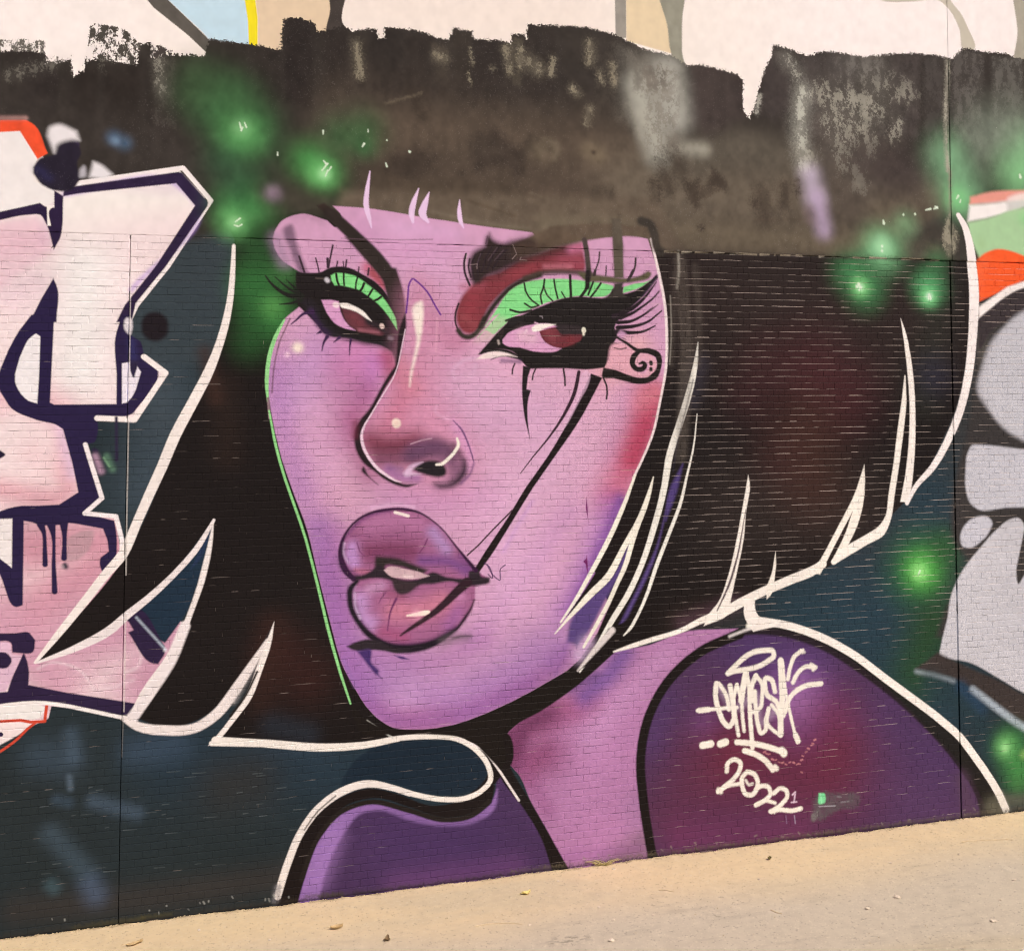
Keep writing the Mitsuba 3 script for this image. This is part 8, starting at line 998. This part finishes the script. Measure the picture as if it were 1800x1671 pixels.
('s',(145,145,131),0,31.3,0.7,9.6,0.5,0,[3409.7,3411.8,0,3404.1,3172.9,0]),
('s',(27,22,28),-14,14,1,0,0,0,[-461.1,2425.8,51.3,-460.8,2409,51.2]),
('s',(38,34,29),-7.6,7.6,0.6,7.6,0,0,[-1021.1,-44.2,3.7,708.3,18.6,4.3,3810.1,127.7,5.5]),  # contact shade at the foot of the wall, painted as a dark line
]
X0, Z0, CELL, NX, NZ = -2150.1371, -200.2713, 25.0, 312, 228


def paint_tables():
    """For each 25 mm square of the wall: the outline edges and strokes that matter there, in painting order."""
    layers, items, cx, cz = [], {}, X0 + (np.arange(NX) + .5) * CELL, Z0 + (np.arange(NZ) + .5) * CELL
    half = CELL * .7072
    cells = [[] for _ in range(NX * NZ)]
    masked = set()
    for kind, col, lo, hi, op, amp, dry, stencil, pts in PAINT:
        li = len(layers)
        c = (np.array(col) / 255.0)
        c = np.where(c < .04045, c / 12.92, ((c + .055) / 1.055) ** 2.4)
        layers.append([*c, op, lo, hi, amp, dry])
        n = 2 if kind == 'p' else 3
        q = np.array(pts, float).reshape(-1, n)
        if kind == 'p':
            a, b = q, np.roll(q, -1, 0)
            ra = rb = np.zeros(len(q))
            reach = max(-lo, hi) + amp + half
        else:
            if len(q) == 1:
                q = np.vstack([q, q + [[.01, 0, 0]]])
            a, b, ra, rb = q[:-1, :2], q[1:, :2], q[:-1, 2], q[1:, 2]
            reach = hi + amp + half
        rm = max(ra.max(), rb.max()) + reach
        i0, i1 = np.searchsorted(cx, [q[:, 0].min() - rm, q[:, 0].max() + rm])
        k0, k1 = np.searchsorted(cz, [q[:, 1].min() - rm, q[:, 1].max() + rm])
        if i1 <= i0 or k1 <= k0:
            continue
        gx, gz = np.meshgrid(cx[i0:i1], cz[k0:k1], indexing='xy')
        near = {}
        inside = np.zeros(gx.shape, bool)
        for s in range(len(a)):
            dx, dz = b[s] - a[s]
            t = np.clip(((gx - a[s, 0]) * dx + (gz - a[s, 1]) * dz) / max(dx * dx + dz * dz, 1e-9), 0, 1)
            d = np.hypot(gx - a[s, 0] - t * dx, gz - a[s, 1] - t * dz) - (ra[s] + t * (rb[s] - ra[s]))
            for k, i in zip(*np.nonzero(d <= reach)):
                near.setdefault((k, i), []).append(s)
            if kind == 'p':
                hit = ((a[s, 1] > gz) != (b[s, 1] > gz))
                if hit.any():
                    inside ^= hit & (gx < a[s, 0] + (gz - a[s, 1]) * dx / (dz if dz else 1e-9))
        if kind == 'p':
            for k, i in zip(*np.nonzero(inside)):
                near.setdefault((k, i), [])
        if stencil == 1:
            masked = {(k + k0) * NX + i + i0 for k, i in near}
        for (k, i), segs in near.items():
            cell = (k + k0) * NX + i + i0
            if stencil == 2 and cell not in masked:
                continue
            flag0 = (1 if kind == 'p' else 0) + (4 if inside[k, i] else 0) + 8 * stencil
            if kind == 'p' and not segs:
                if op >= 1 and dry == 0 and stencil < 2:
                    cells[cell] = []
                cells[cell].append((1e5, 1e5, 1e5, 1e5, 0, 0, li, flag0 + 2))
                continue
            for m, s in enumerate(segs):
                cells[cell].append((*a[s], *b[s], ra[s], rb[s], li, flag0 + (2 if m == len(segs) - 1 else 0)))
    start = np.concatenate([[0], np.cumsum([len(c) for c in cells])])
    flat = np.array([x for c in cells for x in c], np.float32)
    return flat, np.array(layers, np.float32), start.astype(np.uint32)


_flat, _layers, _start = paint_tables()
SEGMENTS, RECORDS = mi.Float(_flat[:, :4].ravel()), mi.Float(_flat[:, 4:].ravel())
LAYER_A, LAYER_B, START = mi.Float(_layers[:, :4].ravel()), mi.Float(_layers[:, 4:].ravel()), mi.UInt32(_start)
Four = mi.Vector4f


def mural(x, z):
    """The painting's colour at x, z (wall millimetres)."""
    x, z = mi.Float(x), mi.Float(z)
    ix = dr.clip(mi.Int32(dr.floor((x - X0) / CELL)), 0, NX - 1)
    iz = dr.clip(mi.Int32(dr.floor((z - Z0) / CELL)), 0, NZ - 1)
    cell = mi.UInt32(iz * NX + ix)
    cx, cz = X0 + (mi.Float(ix) + .5) * CELL, Z0 + (mi.Float(iz) + .5) * CELL
    fuzz = fbm(x * .16, z * .16, 3.0, 2) * 2 - 1
    brush = .42 * noise(x * .042, z * .019, 7.0) + .30 * noise(x * .10, z * .075, 2.0) + .28 * noise(x * .29, z * .22, 1.0)
    at, end = dr.gather(mi.UInt32, START, cell), dr.gather(mi.UInt32, START, cell + 1)

    def step(at, r, g, b, far, odd, stencil):
        s, q = dr.gather(Four, SEGMENTS, at), dr.gather(Four, RECORDS, at)
        flag = mi.UInt32(q.w)
        outline, last, start_in = (flag & 1) > 0, (flag & 2) > 0, (flag & 4) > 0
        dx, dz, px, pz = s.z - s.x, s.w - s.y, x - s.x, z - s.y
        t = dr.clip((px * dx + pz * dz) / dr.maximum(dx * dx + dz * dz, 1e-6), 0, 1)
        d = dr.sqrt(dr.square(px - t * dx) + dr.square(pz - t * dz)) - (q.x + t * (q.y - q.x))
        far = dr.minimum(far, d)
        # does the line from the square's centre to this point cross the edge?
        ex, ez = cx - x, cz - z
        side = lambda ux, uz, vx, vz: ux * vz - uz * vx > 0                                  # noqa: E731
        cross = (side(ex, ez, s.x - x, s.y - z) != side(ex, ez, s.z - x, s.w - z)) & (side(dx, dz, px, pz) != side(dx, dz, cx - s.x, cz - s.y))
        odd = odd ^ (cross & outline)
        la, lb = dr.gather(Four, LAYER_A, mi.UInt32(q.z), last), dr.gather(Four, LAYER_B, mi.UInt32(q.z), last)
        sd = dr.select(outline & (odd != start_in), -far, far) + lb.z * fuzz
        w = 1 - smoothstep(lb.x, lb.y, sd)
        w = dr.select(lb.x == 0, w * w, w)                                             # a can's cone falls off gently
        stencil = dr.select(last & ((flag & 8) > 0), w, stencil)
        w = dr.select((flag & 16) > 0, w * stencil, w)
        w = w * la.w * (1 - lb.w * smoothstep(.42, .62, brush + .35 * (1 - w)))
        w = dr.select(last, w, 0)
        return (at + 1, r + (la.x - r) * w, g + (la.y - g) * w, b + (la.z - b) * w, dr.select(last, 1e9, far), odd & ~last, stencil)

    out = dr.while_loop((at, mi.Float(.5), mi.Float(.5), mi.Float(.5), mi.Float(1e9), mi.Bool(False), mi.Float(0)),
                        lambda at, *_: at < end, step)
    return mi.Color3f(out[1], out[2], out[3])


# ------------------------------------------------------------------ materials
def two(**d):
    return {'type': 'twosided', 'bsdf': d}


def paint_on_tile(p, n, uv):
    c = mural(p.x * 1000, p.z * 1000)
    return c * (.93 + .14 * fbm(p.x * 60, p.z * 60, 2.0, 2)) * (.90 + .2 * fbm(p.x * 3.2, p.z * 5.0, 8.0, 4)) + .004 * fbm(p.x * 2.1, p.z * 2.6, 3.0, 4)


def paint_on_render(p, n, uv):
    c = mural(p.x * 1000, p.z * 1000)
    g = fbm(p.x * 30, p.z * 24, 4.0, 4) - .5
    speck = smoothstep(.84, .90, noise(p.x * 260, p.z * 220, 6.0)) * smoothstep(.4, .7, fbm(p.x * 4, p.z * 4, 2.0, 2))
    dark = smoothstep(.5, .1, mi.luminance(c))
    return c * (1 + (.12 + .42 * dark) * g) + .03 * dark * speck


def paint_in_joint(p, n, uv):
    """Along many courses broken thin pale lines are coloured into the bed joint, most of all at the right."""
    c = mural(p.x * 1000, p.z * 1000)
    lum = mi.luminance(c)
    h = p.z - SLOPE * p.x - BASE
    row = dr.floor(h / COURSE + .5)
    bed = dr.abs(h - row * COURSE - .0007 * (noise(p.x * 30, row * 2.3, 4.0) - .5)) < .0024
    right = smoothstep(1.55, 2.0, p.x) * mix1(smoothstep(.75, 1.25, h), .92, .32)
    density = dr.maximum(right, .62 * smoothstep(.40, .75, noise(p.x * 1.1, p.z * 1.3, 4.0)) * mix1(smoothstep(.02, .15, lum), 1, .22))
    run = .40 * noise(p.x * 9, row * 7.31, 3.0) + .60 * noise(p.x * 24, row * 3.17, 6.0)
    dash = .8 * smoothstep(.74 - .34 * density, .84 - .30 * density, run) * (.2 + .8 * noise(p.x * 6, row * 5.7, 2.0)) * (.45 + .5 * density)
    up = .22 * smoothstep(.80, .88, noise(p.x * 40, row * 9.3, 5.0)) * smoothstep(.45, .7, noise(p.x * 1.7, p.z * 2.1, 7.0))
    dirt = smoothstep(.55, .8, noise(p.x * 23, row * 3.7, 8.0))
    c = c * (1 - .45 * dirt * smoothstep(.02, .2, lum))
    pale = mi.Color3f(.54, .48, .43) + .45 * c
    return mix(c, dr.minimum(pale, .85), dr.select(bed, dash, up))


def mix1(t, a, b):
    return b + (a - b) * t


def rough_paint(p, n, uv):
    return .42 + .2 * fbm(p.x * 9, p.z * 9, 1.0, 3)


def render_relief(p, n, uv):
    return .6 * fbm(p.x * 55, p.z * 70, 0.0, 3) + .4 * noise(p.x * 9, p.z * 14, 4.0)


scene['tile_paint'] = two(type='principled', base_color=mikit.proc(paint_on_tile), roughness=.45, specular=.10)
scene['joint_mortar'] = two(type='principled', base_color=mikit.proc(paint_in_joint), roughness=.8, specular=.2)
scene['render_paint'] = two(type='bumpmap', tex=mikit.proc(render_relief, eps=2e-3), scale=.0011,
                            bsdf={'type': 'principled', 'base_color': mikit.proc(paint_on_render), 'roughness': .6, 'specular': .09})


def pave(p, n, uv):
    d = -p.y + .25 * (fbm(p.x * 1.3, p.y * 1.3, 2.0, 3) - .5)
    sand, grey = mi.Color3f(.615, .52, .325), mi.Color3f(.495, .46, .355)
    c = mix(sand, grey, smoothstep(.22, .75, d))
    c = mix(c, mi.Color3f(.50, .455, .32), .6 * smoothstep(.5, .75, fbm(p.x * .9 + 4, p.y * 3.1, 1.0, 4)))
    c = c * (.93 + .14 * fbm(p.x * 38, p.y * 38, 5.0, 4))
    grit = smoothstep(.80, .86, noise(p.x * 170, p.y * 170, 1.0))
    c = mix(c, mi.Color3f(.62, .57, .44), .5 * grit)
    pit = smoothstep(.84, .90, noise(p.x * 120, p.y * 120, 9.0))
    streak = smoothstep(.62, .80, fbm(p.x * 5.0 + 3, p.y * 26.0, 7.0, 4)) * smoothstep(.3, .6, d)
    c = c * (1 - .10 * streak)
    stain = smoothstep(.16, .02, dr.sqrt(dr.square(p.x - 1.13) + dr.square((p.y + .72) * 2.6))) * smoothstep(.4, .7, noise(p.x * 40, p.y * 90, 3.0))
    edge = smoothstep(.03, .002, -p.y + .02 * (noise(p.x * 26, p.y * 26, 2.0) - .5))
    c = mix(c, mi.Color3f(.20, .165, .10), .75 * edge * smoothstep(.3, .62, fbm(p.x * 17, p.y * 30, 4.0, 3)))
    return c * (1 - .22 * pit) * (1 - .35 * stain)


def pave_relief(p, n, uv):
    return .5 * fbm(p.x * 90, p.y * 90, 0.0, 3) + .5 * fbm(p.x * 14, p.y * 14, 3.0, 2)


scene['pavement_sand'] = two(type='bumpmap', tex=mikit.proc(pave_relief, eps=2e-3), scale=.004,
                             bsdf={'type': 'principled', 'base_color': mikit.proc(pave), 'roughness': .85, 'specular': .25})

# ------------------------------------------------------------------ pavement: one sheet, fine near the wall, climbing with the street
def axis(a, b, fine, far):
    core = np.arange(a, b + 1e-9, fine)
    grow = np.cumsum(.2 * 1.45 ** np.arange(16))
    grow = grow[grow < far]
    return np.concatenate([(a - grow)[::-1], core, b + grow])


def ground_z(X, Y):
    X, Y = np.asarray(X, float), np.asarray(Y, float)
    core = np.clip(1 - np.maximum(np.abs(X - 2) - 4.2, np.abs(Y + 1.5) - 1.8) / .5, 0, 1)
    rough = lambda f, z: meshkit.fbm(np.stack([X * f, Y * f, X * 0 + z], -1).reshape(-1, 3)).reshape(X.shape)      # noqa: E731
    z = SLOPE * X + BASE - .008 + core * (.012 * rough(2.2, 0.0) + .005 * rough(17., 3.0))
    foot = np.exp(-np.abs(Y) / .018) * core
    return z + foot * (.012 * rough(21., 6.0) - .004) - .012 * np.exp(-np.abs(Y) / .003) * core    # grit and crumbs swept against the wall, and the crack at its foot


gx = axis(-2.2, 6.2, .03, 120)
gx = np.unique(np.concatenate([gx, np.arange(-1.3, 4.2, .01)]).round(5))
gy = axis(-3.2, .12, .03, 120)
gy = np.unique(np.concatenate([gy[(gy < -.045) | (gy > .02)], [-.045, -.035, -.027, -.02, -.014, -.009, -.005, -.002, .004, .02]]).round(5))
GX, GY = np.meshgrid(gx, gy, indexing='ij')
GZ = ground_z(GX, GY)
idx = np.arange(GX.size).reshape(GX.shape)
quads = np.stack([idx[:-1, :-1], idx[1:, :-1], idx[1:, 1:], idx[:-1, 1:]], -1).reshape(-1, 4)
scene['pavement'] = mikit.ply((np.stack([GX, GY, GZ], -1).reshape(-1, 3), quads), 'pavement_sand', smooth=True)
labels['pavement'] = {'label': 'sandy tan asphalt pavement sloping along the foot of the painted wall', 'category': 'pavement', 'kind': 'structure'}

# ------------------------------------------------------------------ the wall: core with mortar joints, tiles, rendered panels
def box(x0, x1, y0, y1, b0, b1):
    """A box whose bottom and top follow the slope: b0, b1 are heights above the slope line."""
    v = [(x, y, b + SLOPE * x) for x in (x0, x1) for y in (y0, y1) for b in (b0, b1)]
    f = [(0, 1, 3, 2), (4, 6, 7, 5), (0, 4, 5, 1), (2, 3, 7, 6), (0, 2, 6, 4), (1, 5, 7, 3)]
    return v, f


def joined(parts):
    vs, fs, n = [], [], 0
    for v, f in parts:
        vs.append(np.asarray(v, float)); fs.append(np.asarray(f, int) + n); n += len(v)
    return np.vstack(vs), np.vstack(fs)


WALL = 'mural_wall'
labels[WALL] = {'label': 'long wall of small tiles and render painted with a black-haired violet woman and graffiti', 'category': 'wall', 'kind': 'thing'}
GAPS = (.0018, .0044)                                                                      # half the width of each movement joint
bays = [(LEFT, JOINT_L - GAPS[0]), (JOINT_L + GAPS[0], JOINT_R - GAPS[1]), (JOINT_R + GAPS[1], RIGHT)]
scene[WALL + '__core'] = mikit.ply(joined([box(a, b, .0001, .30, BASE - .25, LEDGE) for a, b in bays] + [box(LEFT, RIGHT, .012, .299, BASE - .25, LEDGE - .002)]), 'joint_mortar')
labels[WALL + '__core'] = {'label': 'mortar joints with thin pale lines between the painted tiles'}

rng = np.random.default_rng(11)
TOL = .0014


def tile(x0, x1, row):
    """One tile, slightly out of true, with a small bevel and open back."""
    jx, jz = .0005, TOL
    b0, b1 = BASE + row * COURSE + jz + rng.normal(0, .0004), BASE + (row + 1) * COURSE - jz + rng.normal(0, .0004)
    x0, x1 = x0 + jx + rng.normal(0, .0005), x1 - jx + rng.normal(0, .0005)
    proud, tx, tz = rng.normal(0, .0003), rng.normal(0, .007), rng.normal(0, .010)
    mx, mb = (x0 + x1) / 2, (b0 + b1) / 2
    out = lambda x, b: -.0014 + min(max(proud, -.0006), .0006) + tx * (x - mx) + tz * (b - mb)                      # noqa: E731
    e = .0013
    rings = [[(x0 + e, b0 + e), (x1 - e, b0 + e), (x1 - e, b1 - e), (x0 + e, b1 - e)], [(x0, b0), (x1, b0), (x1, b1), (x0, b1)]]
    v = [(x, out(x, b), b + SLOPE * x) for x, b in rings[0]] + [(x, out(x, b) + .0006, b + SLOPE * x) for x, b in rings[1]] + [(x, .006, b + SLOPE * x) for x, b in rings[1]]
    f = [(0, 1, 2, 3)]
    for r in (0, 4):
        f += [(r + k, r + 4 + k, r + 4 + (k + 1) % 4, r + (k + 1) % 4) for k in range(4)]
    return v, f


tiles = []
for row in range(-2, ROWS):
    for a, b in bays:
        a, b = max(a, -1.95), min(b, 5.4)
        first = math.floor((a - .013) / TILE) * TILE + .013 + (TILE / 2 if row % 2 else 0) - TILE
        x = first
        while x < b:
            x0, x1 = max(x, a), min(x + TILE, b)
            if x1 - x0 > .008:
                tiles.append((x0, x1, row))
            x += TILE
RT = np.array([math.cos(YAW), -math.sin(YAW), 0]); UP = np.cross(RT, FWD)


def seen(x, b):
    d = np.array([x, 0, b + SLOPE * x]) - EYE
    w = d @ FWD
    return 900 + 1750 * (d @ RT) / w, 835.5 - 1750 * (d @ UP) / w, w


size = []
for x0, x1, row in tiles:
    b0, b1 = BASE + row * COURSE, BASE + (row + 1) * COURSE
    q = [seen(x, b) for x in (x0, x1) for b in (b0, b1)]
    ok = all(0 <= u <= 1800 and 0 <= v <= 1671 for u, v, _ in q) and row >= 1
    size.append((max(u for u, _, _ in q) - min(u for u, _, _ in q)) * (max(v for _, v, _ in q) - min(v for _, v, _ in q)) if ok else 0)
largest = set(np.argsort(-np.array(size), kind='stable')[:300].tolist())                   # tiles as large as these are parts, the others one part
rest, k = [], 0
for i, t in enumerate(tiles):
    m = tile(*t)
    if i in largest:
        scene[WALL + '__tile' + (f'_{k:03d}' if k else '')] = mikit.ply(m, 'tile_paint')
        k += 1
    else:
        rest.append(m)
scene[WALL + '__tiling'] = mikit.ply(joined(rest), 'tile_paint')
labels[WALL + '__tiling'] = {'kind': 'stuff', 'label': 'small painted wall tiles in half bond, thousands of them'}
# beyond what the camera can see the facing goes on flat
scene[WALL + '__plain_facing'] = mikit.ply(joined([box(LEFT, -1.951, -.0005, .003, BASE - .2, LEDGE - .003), box(5.401, RIGHT, -.0005, .003, BASE - .2, LEDGE - .003)]), 'tile_paint')


def panel(a, b):
    """A rendered panel above the tiles: its lower edge is chipped and its face stands a few millimetres proud."""
    xs = np.linspace(a, b, int((b - a) / .008) + 2)
    n1 = meshkit.fbm(np.stack([xs * 40, xs * 0, xs * 0 + 2], -1)) if True else 0
    n2 = meshkit.fbm(np.stack([xs * 6, xs * 0 + 5, xs * 0], -1))
    low = LEDGE + SLOPE * xs + .006 * (n1 - .5) + .005 * (n2 - .5)
    out = -.0016 - .0055 * np.clip((xs - .9) / 1.6, 0, 1) * np.clip((meshkit.noise(np.stack([xs * 3, xs * 0, xs * 0 + 8], -1)) - .2) * 3, .15, 1)
    rows = [(.2, low + .003), (out + .0012, low + .0015), (out, low + .005), (out, low * 0 + TOP), (.29, low * 0 + TOP)]
    v = np.concatenate([np.stack([xs, xs * 0 + y, z], -1) for y, z in rows])
    n = len(xs)
    f = [(r * n + i, r * n + i + 1, (r + 1) * n + i + 1, (r + 1) * n + i) for r in range(len(rows) - 1) for i in range(n - 1)]
    for i in (0, n - 1):
        ring = [r * n + i for r in range(5)]
        f += [(ring[0], ring[1], ring[3], ring[4]), (ring[1], ring[2], ring[3], ring[3])]
    return v, np.array(f)


cut = JOINT_R + .008
scene[WALL + '__render_panel'] = mikit.ply(panel(LEFT, cut - .0022), 'render_paint')
scene[WALL + '__render_panel_001'] = mikit.ply(panel(cut + .0022, RIGHT), 'render_paint')
labels[WALL + '__render_panel'] = {'label': 'long rendered panel above the tiles, cream above ragged black roller paint'}
labels[WALL + '__render_panel_001'] = {'label': 'rendered panel right of the upright joint'}

# ------------------------------------------------------------------ loose things on the pavement
def colour(key, base, rough=.7, var=.18, f=90):
    base = mi.Color3f(*base)
    scene[key] = two(type='principled', base_color=mikit.proc(lambda p, n, uv: base * (1 - var + 2 * var * fbm(p.x * f, p.y * f, p.z * f, 3))), roughness=rough, specular=.25)


colour('yellow_leaf', (.80, .70, .26)); colour('tan_leaf', (.55, .42, .22)); colour('brown_leaf', (.20, .14, .07)); colour('green_leaf', (.17, .15, .06))
colour('pale_stone', (.66, .60, .48), .8); colour('dry_straw', (.68, .58, .38)); colour('weed_green', (.46, .40, .18)); colour('grit_stone', (.46, .39, .25), .85, .35, 45)


def leaf(x, y, length, width, turn, curl, seed, lift=.003):
    """A fallen leaf: a pointed oval with a folded midrib and a curled rim, half a millimetre thick, on a short stalk."""
    r = np.random.default_rng(seed)
    u, v = np.meshgrid(np.linspace(0, 1, 15), np.linspace(-1, 1, 9), indexing='ij')
    half = width / 2 * np.sin(np.pi * u ** .8) ** .9 * (1 + .16 * np.sin(u * 19 + seed) * np.abs(v))
    X, Y = (u - .5) * length, half * v
    Z = lift + curl * (np.abs(v) ** 1.6 * (.5 + .5 * np.sin(2.2 * u + seed)) + .5 * (2 * u - 1) ** 2) + .0012 * np.abs(v) + .0008 * r.normal(size=u.shape)
    c, s_ = math.cos(turn), math.sin(turn)
    P = np.stack([x + c * X - s_ * Y, y + s_ * X + c * Y, Z], -1)
    P[..., 2] += ground_z(P[..., 0], P[..., 1])
    top, n = P.reshape(-1, 3), u.size
    q = np.arange(n).reshape(u.shape)
    f = np.stack([q[:-1, :-1], q[1:, :-1], q[1:, 1:], q[:-1, 1:]], -1).reshape(-1, 4)
    rim = np.concatenate([q[0, :-1], q[:-1, -1], q[-1, :0:-1], q[:0:-1, 0]])
    side = np.stack([rim, np.roll(rim, -1), np.roll(rim, -1) + n, rim + n], -1)
    a, b = P[0, 4] + [0, 0, .0002], P[0, 4] - np.array([c, s_, 0]) * length * .28 + [0, 0, .001]
    body = joined([(np.vstack([top, top - [0, 0, .0005]]), np.vstack([f, f[:, ::-1] + n, side])), rod([a, b], [.0007, .0009], 5)])
    return body


def rod(points, radii, sides=6):
    """A thin closed tube along the points."""
    pts, v, f = np.asarray(points, float), [], []
    for i, p in enumerate(pts):
        d = pts[min(i + 1, len(pts) - 1)] - pts[max(i - 1, 0)]
        d /= np.linalg.norm(d)
        a = np.cross(d, [0, .1, 1.0] if abs(d[2]) < .9 else [1.0, 0, 0]); a /= np.linalg.norm(a)
        b = np.cross(d, a)
        v += [p + radii[i] * (math.cos(t) * a + math.sin(t) * b) for t in np.arange(sides) * 2 * math.pi / sides]
    for i in range(len(pts) - 1):
        f += [(i * sides + k, i * sides + (k + 1) % sides, (i + 1) * sides + (k + 1) % sides, (i + 1) * sides + k) for k in range(sides)]
    for e in (0, (len(pts) - 1) * sides):
        f += [(e, e + k, e + k + 1, e + k + 1) for k in range(1, sides - 1)]
    return np.array(v), np.array(f)


LEAVES = [(1.087, -.232, .050, .034, .5, .010, 'yellow_leaf', 'bright yellow curled leaf lying on the sand below the left violet shoulder'),
          (.467, -.497, .034, .026, 1.2, .014, 'brown_leaf', 'dark brown crumpled leaf, the nearest one at the bottom edge left of centre'),
          (-.474, -.229, .062, .030, .25, .009, 'tan_leaf', 'flat tan leaf at the bottom edge, farthest left of the leaves'),
          (.289, -.333, .050, .024, .1, .011, 'tan_leaf', 'tan leaf curled to one side, below the white line of the left shoulder'),
          (2.236, -.204, .026, .018, .9, .008, 'green_leaf', 'small dark green leaf scrap on the sand below the 2022 date')]
for i, (x, y, l, w, t, cu, m, lab) in enumerate(LEAVES):
    key = 'leaf' + (f'_{i:03d}' if i else '')
    scene[key] = mikit.ply(leaf(x, y, l, w, t, cu, i + 3), m, smooth=40)
    labels[key] = {'label': lab, 'category': 'leaf', 'group': 'fallen leaves on the pavement'}


def stone(x, y, size, seed, sink=.35):
    r = np.random.default_rng(seed)
    m = trimesh.creation.icosphere(subdivisions=1)
    v = m.vertices * (1 + .22 * r.normal(size=(len(m.vertices), 1))) * np.array([1.0, r.uniform(.6, .95), r.uniform(.35, .6)]) * size / 2
    t = r.uniform(0, 6.28)
    v = v @ np.array([[math.cos(t), -math.sin(t), 0], [math.sin(t), math.cos(t), 0], [0, 0, 1]]).T
    return v + [x, y, float(ground_z(x, y)) + size * .5 * (.45 - sink * .5)], m.faces


CHIPS = [(1.273, -.779, .026), (1.341, -.61, .014), (2.499, -.768, .026), (2.323, -.829, .020), (2.075, -.407, .012), (3.064, -.761, .018), (2.692, -1.087, .022), (3.06, -.42, .014), (1.018, -.546, .013), (1.33, -.47, .011), (2.858, -.923, .012), (-.238, -.177, .013), (.032, -.367, .012), (1.255, -.14, .012), (1.506, -.614, .012), (2.713, -.413, .012), (1.534, -.078, .016)]
CHIP_LABELS = [
    'largest pale stone chip, at the bottom edge below the pink neck',
    'pale stone chip just behind the largest chip, below the pink neck',
    'large pale stone chip below the right side of the round purple shoulder',
    'pale stone chip just left of the large chip below the purple shoulder',
    'tiny pale stone chip below the date 2022, midway to the bottom edge',
    'pale stone chip by the right edge of the picture, nearer the wall',
    'pale stone chip nearest the bottom right corner',
    'small pale stone chip close to the wall below the right upright joint',
    'small pale stone chip at the right end of the long straw',
    'tiny pale stone chip between the yellow leaf and the largest chip',
    'small pale stone chip midway between the two chips by the right edge',
    'tiny pale stone chip near the wall, right of the flat tan leaf',
    'tiny pale stone chip at the bottom edge between the two tan leaves',
    'tiny pale stone chip just right of the yellow leaf, nearer the wall',
    'tiny pale stone chip below the short straw under the neck',
    'small pale stone chip close to the wall below the green paint smudge',
    'pale stone chip beside the weed tuft at the foot of the wall']
for i, (x, y, z) in enumerate(CHIPS):
    key = 'stone_chip' + (f'_{i:03d}' if i else '')
    scene[key] = mikit.ply(stone(x, y, z, 40 + i), 'pale_stone')
    labels[key] = {'label': CHIP_LABELS[i], 'category': 'stone', 'group': 'pale stone chips scattered on the pavement'}

STRAWS = [((.813, -.488), (.994, -.526), .018, 'long pale straw on the pavement, nearest of the straws, left of centre'), ((1.626, -.38), (1.674, -.423), .004, 'short pale straw on the pavement below the pink neck'),
          ((1.963, -.718), (1.984, -.766), -.008, 'short bent pale straw on the pavement below the 2022 date'), ((3.177, -.289), (3.42, -.343), .010, 'thin pale straw lying near the wall at the far right')]
for i, (p, q, bend, lab) in enumerate(STRAWS):
    key = 'straw' + (f'_{i:03d}' if i else '')
    ts = np.linspace(0, 1, 9)
    xs, ys = p[0] + (q[0] - p[0]) * ts, p[1] + (q[1] - p[1]) * ts + bend * np.sin(np.pi * ts) + .002 * np.sin(ts * 9)
    scene[key] = mikit.ply(rod(np.stack([xs, ys, ground_z(xs, ys) + .0014], -1), np.linspace(.0021, .0011, 9)), 'dry_straw', smooth=60)
    labels[key] = {'label': lab, 'category': 'straw', 'group': 'dry straws on the pavement'}

r = np.random.default_rng(5)
blades = []
for k in range(26):
    a, l = r.uniform(0, 2 * math.pi), r.uniform(.018, .062)
    x, y = 1.512 + r.normal(0, .016), -.012 - abs(r.normal(0, .006))
    ts = np.linspace(0, 1, 5)
    px, py = x + math.cos(a) * l * ts * 1.1, np.minimum(y + math.sin(a) * l * ts * .6, -.004)
    blades.append(rod(np.stack([px, py, float(ground_z(x, y)) + l * .8 * (ts - .55 * ts ** 2)], -1), np.linspace(.0022, .0008, 5), 4))
scene['weed_tuft'] = mikit.ply(joined(blades), 'weed_green', smooth=60)
labels['weed_tuft'] = {'label': 'small dry weed tuft growing from the crack below the pink neck', 'category': 'plant'}

grains = []
for k in range(1500):
    x = r.uniform(-1.3, 4.3)
    y = -.004 - abs(r.normal(0, .014)) if k < 900 else -abs(r.uniform(.02, 1.5)) ** 1.2
    grains.append(stone(x, y, r.uniform(.003, .009) if k < 900 else r.uniform(.002, .006), 1000 + k))
scene['grit'] = mikit.ply(joined(grains), 'grit_stone')
labels['grit'] = {'label': 'loose sandy grit and crumbs along the foot of the wall', 'category': 'grit', 'kind': 'stuff'}
